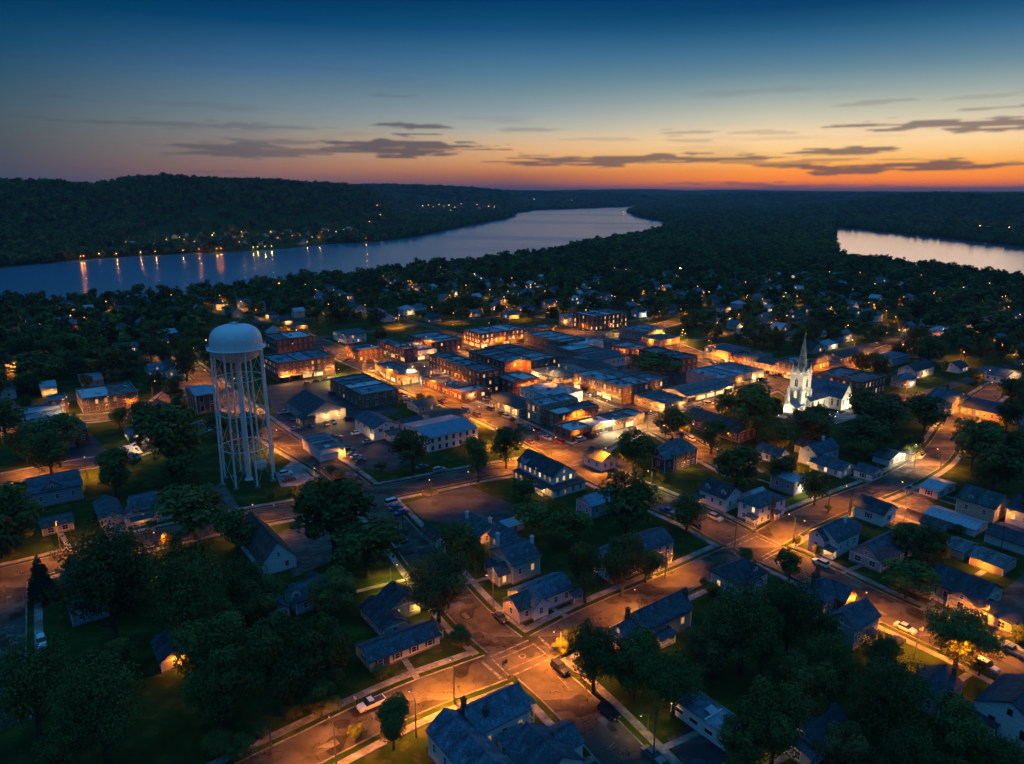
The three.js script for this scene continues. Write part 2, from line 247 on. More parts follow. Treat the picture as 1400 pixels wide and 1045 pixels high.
function land(x, z) {
  const r = Math.hypot(x, z), a = Math.atan2(x, -z);
  let h = 0;
  if (r > 900) for (const d of ridges) {
    const p = d.pts; if (a <= p[0][0] || a >= p[p.length - 1][0]) continue;
    let i = 0; while (a > p[i + 1][0]) i++;
    const t = (a - p[i][0]) / (p[i + 1][0] - p[i][0]), hc = lerp(p[i][1], p[i + 1][1], t), D = lerp(p[i][2], p[i + 1][2], t) / Math.cos(a);
    const n = fbm(x / 420 + 3, z / 420, 4) - 0.5, n2 = fbm(x / 130, z / 130 + 9, 3) - 0.5;
    const s = sstep(1 - d.rise, 1, r / D + n * d.rise * 0.9 * (1 - sstep(0.93, 1, r / D))) * (1 - 0.55 * sstep(1.03, 1.5, r / D));
    const end = sstep(p[0][0], p[0][0] + 0.05, a) * (1 - sstep(p[p.length - 1][0] - 0.05, p[p.length - 1][0], a));
    h = Math.max(h, end * s * hc * (1 + (n * 1.2 + n2 * 0.6) * d.rough));
  }
  if (r > 350) { const s = shore(x, z); if (s < 40) h = Math.min(h, lerp(-5, h, sstep(-14, 8, s))); }
  return h;
}
// a photograph pixel on the land as it rises and falls
function gl(px, py, h = 0) { const u = (px - CX) / F, v = (CY - py) / F, dy = v * CP - SP, fw = CP + v * SP; let t = 300; for (let i = 0; i < 900; i++) { t *= 1.004; if (EYE + dy * t - h < Math.max(0, land(u * t, -fw * t))) break; } return new THREE.Vector3(u * t, Math.max(0, land(u * t, -fw * t)), -fw * t); }
{ // the ground, one sheet from under the camera to behind the last ridge
  const radii = [0]; for (let r = 12; r < 15000; r *= r < 500 ? 1.06 : r < 5200 ? 1.016 : 1.03) radii.push(r);
  const nA = 300, a0 = -1.05, a1 = 1.05, cols = []; for (let i = 0; i <= nA; i++) cols.push(lerp(a0, a1, i / nA));
  for (let a = a1 + 0.12; a < a0 + 2 * Math.PI - 0.05; a += 0.12) cols.push(a);
  const p = [], uv = [], idx = [], n = cols.length;
  for (const r of radii) for (const a of cols) { const x = Math.sin(a) * r, z = -Math.cos(a) * r, h = Math.abs(a) <= 1.051 ? land(x, z) : 0; p.push(x, h, z); uv.push(x, z); }
  for (let j = 0; j + 1 < radii.length; j++) for (let i = 0; i < n; i++) { const k = (i + 1) % n, A = j * n + i, B = j * n + k, C = (j + 1) * n + k, D = (j + 1) * n + i; if (j) idx.push(A, B, C); idx.push(A, C, D); }
  const q = new THREE.BufferGeometry(); q.setAttribute('position', new THREE.Float32BufferAttribute(p, 3)); q.setAttribute('uv', new THREE.Float32BufferAttribute(uv, 2)); q.setIndex(idx); q.computeVertexNormals();
  structure('ground', q, M.grass).userData.label = 'dark grassy ground of the town, river banks and hills';
}
{ // open water
  const N = 256, hgt = (u, v) => fbm(u * 10, v * 16, 5, 2) + 0.6 * fbm(u * 34 + 7, v * 40, 3, 2), ht = new Float32Array(N * N);
  const wv = (u, v) => { let s = 0; for (const [kx, ky, a, ph] of [[3, 7, 1, 0.3], [5, -4, 0.8, 1.9], [-2, 11, 0.7, 4], [9, 6, 0.5, 2.2], [13, -9, 0.35, 5.1], [-17, 14, 0.25, 0.8], [21, 19, 0.2, 3.3], [6, 27, 0.2, 1.1]]) s += a * Math.sin(2 * Math.PI * (kx * u + ky * v) + ph + 1.6 * Math.sin(2 * Math.PI * (v * 2 + u) + ph)); return s; };
  for (let j = 0; j < N; j++) for (let i = 0; i < N; i++) ht[j * N + i] = wv(i / N, j / N);
  const d = new Uint8Array(N * N * 4);
  for (let j = 0; j < N; j++) for (let i = 0; i < N; i++) { const dx = ht[j * N + (i + 1) % N] - ht[j * N + (i + N - 1) % N], dy = ht[((j + 1) % N) * N + i] - ht[((j + N - 1) % N) * N + i], o = (j * N + i) * 4, l = Math.hypot(dx * 0.35, dy * 0.35, 1); d[o] = 127.5 - 127.5 * dx * 0.35 / l; d[o + 1] = 127.5 - 127.5 * dy * 0.35 / l; d[o + 2] = 127.5 + 127.5 / l; d[o + 3] = 255; }
  const nt = new THREE.DataTexture(d, N, N); nt.wrapS = nt.wrapT = THREE.RepeatWrapping; nt.magFilter = THREE.LinearFilter; nt.repeat.set(1 / 37, 1 / 37); nt.needsUpdate = true;
  const rough = noiseTexture(512, (u, v) => 0.8 + 0.2 * sstep(0.34, 0.66, fbm(u * 5, v * 5, 6, 5)), false); rough.rotation = 0.35; rough.repeat.set(1 / 2300, 1 / 900);
  const wet = (ro, n) => new THREE.MeshPhysicalMaterial({ color: new THREE.Color(0.08, 0.17, 0.25), roughness: ro, roughnessMap: rough, normalMap: nt, normalScale: new THREE.Vector2(n, n), ior: 1.33 }), water = wet(0.24, 0.12), still = wet(0.08, 0.1);
  waters.forEach((r, i) => {
    const grown = r.map(([x, z], k) => { const [px, pz] = r[(k + r.length - 1) % r.length], [nx, nz] = r[(k + 1) % r.length]; const tx = nx - px, tz = nz - pz, l = Math.hypot(tx, tz) || 1; let ox = -tz / l, oz = tx / l; if (inRing(r, x + ox * 3, z + oz * 3)) { ox = -ox; oz = -oz; } return new THREE.Vector2(x + ox * 14, -(z + oz * 14)); });
    const q = new THREE.ShapeGeometry(new THREE.Shape(grown)); q.rotateX(-Math.PI / 2); q.translate(0, RIVER_LEVEL, 0);
    const u = q.attributes.position, uv = q.attributes.uv; for (let k = 0; k < u.count; k++) uv.setXY(k, u.getX(k), u.getZ(k));
    structure(i === 0 ? 'river' : i === 1 ? 'lagoon' : 'inlet_water', q, i ? still : water).userData.label = ['wide calm river bending past the town', 'lagoon that mirrors the orange sunset', 'small inlet of water between the trees', 'glint of water in the wooded peninsula', 'distant strip of river below the ridge'][i];
  });
}

// ------------------------------------------------------------------ streets, kerbs, pavements, yards
const GRID = 36 * Math.PI / 180, GC = Math.cos(GRID), GS = Math.sin(GRID);
const toUV = (x, z) => [x * GC - z * GS, x * GS + z * GC];                     // along the cross streets, along the avenues
const fromUV = (u, v) => [u * GC + v * GS, -u * GS + v * GC];
const roadSpecs = [
  ['first_avenue', 9.5, [[960, 1150], [860, 1043], [778, 957], [711, 899], [650, 848], [592, 782], [545, 724], [503, 681], [452, 640], [392, 606], [345, 572], [305, 541], [268, 508], [235, 485]]],
  ['crossing_street', 9.5, [[300, 1085], [420, 1025], [560, 957], [711, 899], [812, 847], [900, 808], [990, 767], [1031, 748], [1090, 714], [1162, 683], [1212, 664], [1245, 647], [1272, 630], [1292, 606], [1312, 575], [1345, 545], [1385, 520]]],
  ['main_avenue', 13, [[1500, 965], [1400, 921], [1340, 892], [1270, 860], [1180, 818], [1090, 773], [1031, 748], [955, 708], [895, 683], [830, 655], [780, 625], [725, 596], [680, 574], [640, 557], [600, 542], [560, 527], [520, 507], [480, 490], [440, 472], [405, 458]]],
  ['tower_street', 11, [[-160, 830], [-60, 803], [30, 783], [130, 756], [220, 734], [330, 710], [420, 694], [500, 678], [590, 660], [650, 648], [720, 636], [780, 622], [840, 596], [885, 580], [935, 567], [990, 551], [1045, 531], [1085, 520], [1140, 505], [1190, 488], [1230, 474]]],
  ['market_avenue', 10, [[1020, 650], [960, 618], [885, 580], [830, 562], [775, 540], [735, 522], [700, 506], [660, 488], [625, 470], [590, 456]]],
  ['church_avenue', 10, [[1120, 560], [1085, 536], [1060, 523], [1020, 508], [975, 494], [940, 480], [905, 466]]],
  ['back_street', 9, [[510, 502], [570, 490], [620, 470], [680, 458], [740, 452], [800, 456], [870, 452], [925, 440]]],
  ['corner_lane', 8, [[12, 790], [8, 850], [4, 910], [-10, 1000]]],
  ['mill_street', 8.5, [[-60, 668], [20, 652], [95, 638], [150, 628], [230, 600], [300, 575]]],
  ['row_street', 8.5, [[-40, 600], [20, 585], [80, 574], [130, 572], [200, 561], [250, 530], [290, 515]]],
];
const roads = [];
function resample(pts, step) { const out = [pts[0]]; for (let i = 0; i + 1 < pts.length; i++) { const [ax, az] = pts[i], [bx, bz] = pts[i + 1], L = Math.hypot(bx - ax, bz - az), n = Math.max(1, Math.round(L / step)); for (let k = 1; k <= n; k++) out.push([lerp(ax, bx, k / n), lerp(az, bz, k / n)]); } return out; }
function smoothed(pts) { return new THREE.CatmullRomCurve3(pts.map(([x, z]) => new THREE.Vector3(x, 0, z)), false, 'centripetal').getPoints(pts.length * 14).map((p) => [p.x, p.z]); }
for (const [name, width, px] of roadSpecs) { const pts = resample(smoothed(px.map(([x, y]) => { const p = g(x, y); return [p.x, p.z]; })), 2.5); roads.push({ name, half: width / 2, pts }); }
// the streets of the houses beyond the centre follow the same grid
const farGrid = [];
{
  const seg = (a, b, fixed, alongU) => { const pts = []; for (let t = a; t <= b; t += 10) { const [x, z] = alongU ? fromUV(t, fixed) : fromUV(fixed, t); const s = Math.hypot(x, z); if (s > 370 && s < 1250 && z < -200 && Math.abs(x) < -z * 0.78 + 30 && (shore(x, z) > 45) && !(s < 560 && x > -190 && x < 190 && z > -470)) pts.push([x, z]); else if (pts.length) { if (pts.length > 6) farGrid.push(pts.slice()); pts.length = 0; } } if (pts.length > 6) farGrid.push(pts); };
  for (let k = -12; k < 16; k++) seg(-200, 1300, -250 - k * 82, true);
  for (let k = -6; k < 16; k++) seg(-1300, 100, -300 + k * 96, false);
}
farGrid.forEach((pts) => roads.push({ name: 'far_street', half: 3.6, pts, far: true }));
// quick lookup of the distance to the streets
const cellOf = new Map(), CELL = 20;
roads.forEach((r, ri) => r.pts.forEach(([x, z]) => { const k = Math.floor(x / CELL) + ',' + Math.floor(z / CELL); if (!cellOf.has(k)) cellOf.set(k, []); cellOf.get(k).push([x, z, ri]); }));
function roadGap(x, z, skip = -1) { let m = 1e9; const cx = Math.floor(x / CELL), cz = Math.floor(z / CELL); for (let i = -1; i <= 1; i++) for (let j = -1; j <= 1; j++) for (const [px, pz, ri] of cellOf.get((cx + i) + ',' + (cz + j)) || []) if (ri !== skip) m = Math.min(m, Math.hypot(px - x, pz - z) - roads[ri].half); return m; }
function normals(pts) { return pts.map((p, i) => { const a = pts[Math.max(0, i - 1)], b = pts[Math.min(pts.length - 1, i + 1)], dx = b[0] - a[0], dz = b[1] - a[1], l = Math.hypot(dx, dz) || 1; return [-dz / l, dx / l]; }); }
function ribbon(pts, nrm, o0, o1, y, mb, thick = 0) {                           // a strip between two offsets from a line
  let run = 0;
  for (let i = 0; i + 1 < pts.length; i++) {
    const P = (k, o) => [pts[k][0] + nrm[k][0] * o, y, pts[k][1] + nrm[k][1] * o];
    const a = P(i, o0), b = P(i, o1), c = P(i + 1, o1), d = P(i + 1, o0);
    mb.quad(b, a, d, c);
    if (thick) { const dn = (q) => [q[0], q[1] - thick, q[2]]; mb.quad(a, dn(a), dn(d), d); mb.quad(dn(b), b, c, dn(c)); if (i === 0) mb.quad(a, b, dn(b), dn(a)); if (i === pts.length - 2) mb.quad(c, d, dn(d), dn(c)); }
  }
  return mb;
}
roads.forEach((r, ri) => {
  const nrm = normals(r.pts), y = 0.03 + Math.min(ri, 12) * 0.005 + (r.far ? (ri % 9) * 0.004 : 0);
  structure(r.far ? 'residential_street' : r.name, ribbon(r.pts, nrm, -r.half, r.half, y, new MB()).geo(), M.asphalt);
  if (r.far) return;
  const kerb = new MB(), walk = new MB(), marks = new MB();
  for (const s of [-1, 1]) {
    for (const [o0, o1, mb, top] of [[r.half - 0.02, r.half + 0.28, kerb, 0.16], [r.half + 1.7, r.half + 3.5, walk, 0.13]]) {
      let run = [], rn = [];
      const flush = () => { if (run.length > 1) ribbon(run, rn, s * (s > 0 ? o0 : o1), s * (s > 0 ? o1 : o0), top, mb, 0.16); run = []; rn = []; };
      r.pts.forEach((p, i) => { const o = s * (o0 + o1) / 2, x = p[0] + nrm[i][0] * o, z = p[1] + nrm[i][1] * o; if (roadGap(x, z, ri) > (o1 - r.half < 1 ? 0.5 : 1.2)) { run.push(p); rn.push(nrm[i]); } else flush(); });
      flush();
    }
  }
  if (kerb.p.length) structure('kerb', kerb.geo(), M.concrete);
  if (walk.p.length) structure('pavement', walk.geo(), M.concrete);
});
// painted lines of the crossings, given by their ends in the photograph
function marking(x0, y0, x1, y1, w, m = M.paint, name = 'crosswalk_line') {
  const a = g(x0, y0), b = g(x1, y1), d = b.clone().sub(a).normalize(), n = new THREE.Vector3(-d.z, 0, d.x).multiplyScalar(w / 2), y = 0.112, q = (p, s) => [p.x + n.x * s, y, p.z + n.z * s];
  structure(name, new MB().quad(q(a, -1), q(a, 1), q(b, 1), q(b, -1)).geo(), m);
}
const v13 = (x, y) => [550 + x / 4, 785 + y / 4], v9 = (x, y) => [800 + x / 4, 600 + y / 4], v8 = (x, y) => [550 + x / 4, 600 + y / 4], v3 = (x, y) => [550 + x / 4, 380 + y / 4];
for (const [a, b, c, d, w] of [[485, 455, 690, 365, 0.45], [520, 472, 722, 386, 0.35], [436, 482, 540, 573, 0.7], [486, 463, 582, 556, 0.4], [746, 346, 824, 418, 0.7], [714, 382, 808, 458, 0.4], [580, 526, 782, 440, 0.3], [608, 556, 812, 466, 0.45]]) marking(...v13(a, b), ...v13(c, d), w);
for (const [a, b, c, d, w] of [[780, 582, 892, 526, 0.45], [808, 596, 930, 540, 0.4], [934, 536, 1050, 590, 0.45], [958, 528, 1072, 582, 0.45], [800, 612, 856, 660, 0.45], [822, 600, 880, 640, 0.4], [962, 650, 1054, 602, 0.4], [972, 668, 1066, 616, 0.45]]) marking(...v9(a, b), ...v9(c, d), w);
for (const [a, b, c, d] of [[925, 132, 1092, 86], [915, 156, 1082, 108], [850, 95, 905, 76]]) marking(...v8(a, b), ...v8(c, d), 0.5);
for (const [a, b, c, d] of [[800, 975, 905, 940], [690, 880, 760, 915], [640, 905, 700, 935]]) marking(...v3(a, b), ...v3(c, d), 0.4);
for (const [a, b, c, d] of [[590, 770, 670, 808], [700, 822, 790, 858], [330, 690, 400, 722], [230, 660, 300, 684]]) marking(...v3(a, b), ...v3(c, d), 0.25, M.yellowPaint, 'centre_line');
for (const [a, b, c, d] of [[850, 562, 910, 628], [1120, 960, 1160, 925]]) marking(...v13(a, b), ...v13(c, d), 0.15, M.paint, 'parking_line');
// paved yards and parking grounds, one sheet each
let yardLevel = 0.008;
const yards = [];
function yard(name, list, m) { const r = list.map(([x, y]) => { const p = g(x, y); return [p.x, p.z]; }); yards.push(r); yardLevel += 0.0011; const q = new THREE.ShapeGeometry(new THREE.Shape(r.map(([x, z]) => new THREE.Vector2(x, -z)))); q.rotateX(-Math.PI / 2); q.translate(0, yardLevel, 0); const u = q.attributes.position, uv = q.attributes.uv; for (let k = 0; k < u.count; k++) uv.setXY(k, u.getX(k), u.getZ(k)); structure(name, q, m); }
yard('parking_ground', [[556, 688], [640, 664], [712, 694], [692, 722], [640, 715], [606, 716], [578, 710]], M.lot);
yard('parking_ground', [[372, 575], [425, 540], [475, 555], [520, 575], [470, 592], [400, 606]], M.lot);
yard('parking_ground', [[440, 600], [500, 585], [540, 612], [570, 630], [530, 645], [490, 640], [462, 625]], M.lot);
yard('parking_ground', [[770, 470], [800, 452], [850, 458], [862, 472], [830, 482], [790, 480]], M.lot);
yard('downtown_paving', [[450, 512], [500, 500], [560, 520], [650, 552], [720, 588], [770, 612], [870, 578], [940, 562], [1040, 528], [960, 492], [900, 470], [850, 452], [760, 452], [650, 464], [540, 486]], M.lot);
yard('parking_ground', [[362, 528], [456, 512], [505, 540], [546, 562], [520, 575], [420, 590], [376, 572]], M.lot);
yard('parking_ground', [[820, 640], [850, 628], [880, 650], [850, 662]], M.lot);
yard('gravel_yard', [[376, 648], [400, 630], [430, 655], [408, 664], [384, 666]], M.concrete);
yard('gravel_yard', [[280, 668], [306, 660], [330, 700], [306, 714]], M.gravel);
yard('gravel_yard', [[1205, 698], [1255, 672], [1290, 700], [1250, 722], [1222, 716]], M.gravel);
yard('driveway', [[1340, 835], [1400, 785], [1470, 830], [1400, 880], [1352, 862]], M.asphalt);
yard('driveway', [[1165, 832], [1205, 845], [1185, 870], [1150, 850]], M.concrete);
yard('driveway', [[140, 722], [172, 715], [178, 730], [150, 740]], M.concrete);
yard('driveway', [[80, 560], [120, 590], [150, 620], [100, 640], [60, 600]], M.lot);
yard('driveway', [[1205, 640], [1270, 622], [1290, 612], [1262, 640], [1230, 650]], M.lot);
yard('driveway', [[1020, 690], [1055, 675], [1080, 690], [1050, 708]], M.lot);
yard('driveway', [[912, 1010], [960, 985], [1000, 1045], [950, 1070]], M.lot);
yard('driveway', [[380, 730], [440, 705], [470, 760], [400, 790]], M.gravel);
yard('forecourt', [[1060, 570], [1100, 556], [1150, 566], [1175, 556], [1190, 566], [1130, 584]], M.concrete);
// the manhole in the middle of the crossing, drawn as a flat pale ring
{ const p = g(714, 898), q = new THREE.RingGeometry(0.55, 0.85, 24); q.rotateX(-Math.PI / 2); q.translate(p.x, 0.114, p.z); structure('manhole_ring', q, M.paint); }

{ // manhole covers and mended patches of the near streets
  const r = rngOf(33), cover = new THREE.CircleGeometry(0.42, 18).rotateX(-Math.PI / 2), patchM = [mat(0.17, 0.15, 0.13, asphaltTex, 9, 0.9), mat(0.38, 0.33, 0.28, asphaltTex, 13, 0.9)];
  for (const rd of roads) { if (rd.far) continue; const nrm = normals(rd.pts); for (let i = 3; i < rd.pts.length - 3; i++) {
    const [x, z] = rd.pts[i]; if (Math.hypot(x, z) > 300) continue; const o = range(r, -0.7, 0.7) * rd.half, px = x + nrm[i][0] * o, pz = z + nrm[i][1] * o, kind = r();
    if (roadGap(px, pz, roads.indexOf(rd)) < 2) continue;
    if (kind < 0.05) structure('manhole_cover', cover.clone().translate(px, 0.104, pz), M.dark);
    else if (kind < 0.22) { const w = range(r, 0.6, 1.8), l = range(r, 1.2, 7), n = nrm[i], t = [n[1], -n[0]], q = (a, b) => [px + n[0] * w / 2 * a + t[0] * l / 2 * b, 0.098 + (i % 5) * 0.0008, pz + n[1] * w / 2 * a + t[1] * l / 2 * b]; structure('asphalt_patch', new MB().quad(q(-1, -1), q(-1, 1), q(1, 1), q(1, -1)).geo(), patchM[r() < 0.6 ? 0 : 1]); }
  } }
}
const centreRing = ring2([[230, 575], [300, 515], [370, 462], [450, 445], [640, 440], [870, 432], [960, 462], [1110, 492], [1235, 535], [1180, 560], [1010, 556], [900, 600], [800, 645], [700, 690], [560, 730], [470, 700], [400, 690], [300, 705]]);
const villageRing = [ring2([[85, 361], [110, 345], [150, 338], [260, 322], [380, 322], [500, 312], [520, 322], [440, 334], [376, 345], [300, 349], [180, 355]]), ring2([[540, 300], [600, 284], [690, 280], [700, 294], [640, 304]]), ring2([[1240, 312], [1300, 300], [1420, 300], [1420, 322]])];
// which side of the river a point lies on: beyond its far bank or on the town's side
function shoreSide(x, z) { const a = Math.atan2(x, -z), D = Math.hypot(x, z); const far = [[-0.8, 900], [-0.61, 1010], [-0.5, 1130], [-0.36, 1290], [-0.2, 1500], [-0.12, 1800], [0.0, 2700], [0.2, 2700]]; if (a > 0.1) return D > 1320; let i = 0; while (i < far.length - 2 && a > far[i + 1][0]) i++; return D > lerp(far[i][1], far[i + 1][1], clamp((a - far[i][0]) / (far[i + 1][0] - far[i][0]), 0, 1)) - 160; }

// ------------------------------------------------------------------ buildings
const footprints = [];                                                          // [x, z, half width, half depth, turn] of all that stands on the ground
const landmarks = [];
function blocked(x, z, m) { for (const [fx, fz, a, b, t] of footprints) { const dx = x - fx, dz = z - fz; if (dx * dx + dz * dz > 3600) continue; const c = Math.cos(t), s = Math.sin(t), lx = dx * c - dz * s, lz = dx * s + dz * c; if (Math.abs(lx) < a + m && Math.abs(lz) < b + m) return true; } return false; }
function nearest(x, z) { let b = null, m = 1e9; for (const l of landmarks) { const d = Math.hypot(l.x - x, l.z - z); if (d < m) { m = d; b = l; } } return [b, m]; }
const windowGeos = new Map();
function windowGeo(w, h, style) {                                               // frame with bars, standing 7 cm off the wall, and its pane
  const k = [w, h, style].join(); if (windowGeos.has(k)) return windowGeos.get(k);
  const f = new MB(), t = style === 'shop' ? 0.1 : 0.11, a = w / 2, b = h / 2;
  f.box(-a - t, a + t, b, b + t * 1.4, -0.02, 0.08); f.box(-a - t * 1.5, a + t * 1.5, -b - t * 1.2, -b, -0.02, 0.13); f.box(-a - t, -a, -b, b, -0.02, 0.07); f.box(a, a + t, -b, b, -0.02, 0.07);
  if (style === 'sash') { f.box(-a, a, -0.03, 0.03, 0, 0.055); f.box(-0.02, 0.02, -b, -0.03, 0, 0.05); f.box(-0.02, 0.02, 0.03, b, 0, 0.05); }
  if (style === 'shop') for (let x = -a + 1.5; x < a - 0.4; x += 1.5) f.box(x - 0.04, x + 0.04, -b, b, 0, 0.06);
  if (style === 'arch') { f.box(-0.05, 0.05, -b, b, 0, 0.05); f.box(-a, a, b * 0.3, b * 0.3 + 0.08, 0, 0.052); f.slab([-a - t, b + t * 1.4, 0.08], [0, b + a * 1.1 + t, 0.08], [0, b + a * 1.1 + t, -0.02], [-a - t, b + t * 1.4, -0.02], 0.12); f.slab([0, b + a * 1.1 + t, 0.08], [a + t, b + t * 1.4, 0.08], [a + t, b + t * 1.4, -0.02], [0, b + a * 1.1 + t, -0.02], 0.12); }
  const p = new MB().quad([-a, -b, 0.025], [a, -b, 0.025], [a, b, 0.025], [-a, b, 0.025]);
  if (style === 'arch') p.tri([-a, b, 0.025], [a, b, 0.025], [0, b + a * 1.1, 0.025]);
  const s = style === 'shuttered' ? new MB().box(-0.22, 0.22, -b - 0.05, b + 0.1, -0.01, 0.05).geo() : null;
  if (style === 'shuttered') f.box(-a, a, -0.03, 0.03, 0, 0.055);
  const out = { frame: f.geo(), pane: p.geo(), shutters: s }; windowGeos.set(k, out); return out;
}
const FACE = { '+z': 0, '-x': -Math.PI / 2, '-z': Math.PI, '+x': Math.PI / 2 };
function onFace(o, face, W, D, off, y, out = 0) {                                // puts o on a face of a W x D block, facing outwards
  if (face === '+z') o.position.set(off, y, D / 2 + out); if (face === '-z') o.position.set(-off, y, -D / 2 - out);
  if (face === '-x') o.position.set(-W / 2 - out, y, off); if (face === '+x') o.position.set(W / 2 + out, y, -off);
  o.rotation.y = FACE[face]; return o;
}
function addWindow(parent, w, h, style, lit, frameMat) {
  const q = windowGeo(w, h, style), f = part(parent, 'window', q.frame, frameMat); part(f, 'pane', q.pane, lit || M.glass); if (q.shutters) for (const k of [-1, 1]) part(f, 'shutter', q.shutters, M.shutter).position.x = k * (w / 2 + 0.39); return f;
}
function wallsGeo(W, D, h, roof, rh) {
  const b = new MB(), x = W / 2, z = D / 2;
  if (roof === 'flat') { const t = 0.28, T = h + rh; b.box(-x, x, 0, T, z - t, z).box(-x, x, 0, T, -z, -z + t).box(-x, -x + t, 0, T, -z + t, z - t).box(x - t, x, 0, T, -z + t, z - t); return b.geo(); }
  b.quad([-x, 0, z], [x, 0, z], [x, h, z], [-x, h, z]).quad([x, 0, -z], [-x, 0, -z], [-x, h, -z], [x, h, -z]).quad([x, 0, z], [x, 0, -z], [x, h, -z], [x, h, z]).quad([-x, 0, -z], [-x, 0, z], [-x, h, z], [-x, h, -z]);
  if (roof === 'gx') b.tri([-x, h, -z], [-x, h, z], [-x, h + rh, 0]).tri([x, h, z], [x, h, -z], [x, h + rh, 0]);
  if (roof === 'gz') b.tri([-x, h, z], [x, h, z], [0, h + rh, z]).tri([x, h, -z], [-x, h, -z], [0, h + rh, -z]);
  if (roof === 'shed') b.tri([-x, h, z], [-x, h + rh, -z], [-x, h, -z]).tri([x, h, z], [x, h, -z], [x, h + rh, -z]).quad([x, h, -z], [-x, h, -z], [-x, h + rh, -z], [x, h + rh, -z]);
  return b.geo();
}
function roofGeo(W, D, h, roof, rh, over = 0.45) {
  const b = new MB(), t = 0.18;
  if (roof === 'flat') return b.box(-W / 2 + 0.29, W / 2 - 0.29, h - 0.3, h, -D / 2 + 0.29, D / 2 - 0.29).geo();
  const x = W / 2 + over, z = D / 2 + over, L = t + 0.02;
  if (roof === 'gx') { const k = rh / (D / 2), e = h - over * k + L, r = h + rh + L; b.slab([-x, e, z], [x, e, z], [x, r, 0], [-x, r, 0], t).slab([x, e, -z], [-x, e, -z], [-x, r, 0], [x, r, 0], t).box(-x - 0.01, x + 0.01, r - 0.08, r + 0.05, -0.12, 0.12); }
  if (roof === 'gz') { const k = rh / (W / 2), e = h - over * k + L, r = h + rh + L; b.slab([x, e, z], [x, e, -z], [0, r, -z], [0, r, z], t).slab([-x, e, -z], [-x, e, z], [0, r, z], [0, r, -z], t).box(-0.12, 0.12, r - 0.08, r + 0.05, -z - 0.01, z + 0.01); }
  if (roof === 'hip') {
    const along = W >= D, half = Math.min(W, D) / 2 + over, run = Math.max(0.4, (along ? x : z) - half * 0.92), e = h + 0.03, r = h + rh, A = along ? [-run, r, 0] : [0, r, -run], B = along ? [run, r, 0] : [0, r, run];
    b.box(-x, x, h - 0.14, e, -z, z);
    if (along) b.quad([-x, e, z], [x, e, z], B, A).quad([x, e, -z], [-x, e, -z], A, B).tri([x, e, z], [x, e, -z], B).tri([-x, e, -z], [-x, e, z], A);
    else b.quad([x, e, z], [x, e, -z], A, B).quad([-x, e, -z], [-x, e, z], B, A).tri([-x, e, z], [x, e, z], B).tri([x, e, -z], [-x, e, -z], A);
  }
  if (roof === 'shed') { const k = rh / D; b.slab([-x, h - over * k + L, z], [x, h - over * k + L, z], [x, h + rh + over * k + L, -z], [-x, h + rh + over * k + L, -z], t); }
  return b.geo();
}
const acGeo = new MB().box(-0.9, 0.9, 0, 1, -0.7, 0.7).tube([0, 1, 0], [0, 1.2, 0], 0.5, 0.5, 10).box(-1.2, -0.9, 0.1, 0.5, -0.3, 0.3).geo();
const ventGeo = new MB().tube([0, 0, 0], [0, 0.9, 0], 0.22, 0.22, 8).tube([0, 0.9, 0], [0, 1.15, 0], 0.36, 0.2, 8).geo();
const skylightGeo = new MB().slab([-1, 0.35, 0.8], [1, 0.35, 0.8], [1, 0.75, -0.8], [-1, 0.75, -0.8], 0.3).geo();
const ventPipe = new MB().tube([0, 0, 0], [0, 0.75, 0], 0.09, 0.09, 7).tube([0, 0.7, 0], [0, 0.82, 0], 0.13, 0.1, 7).geo();
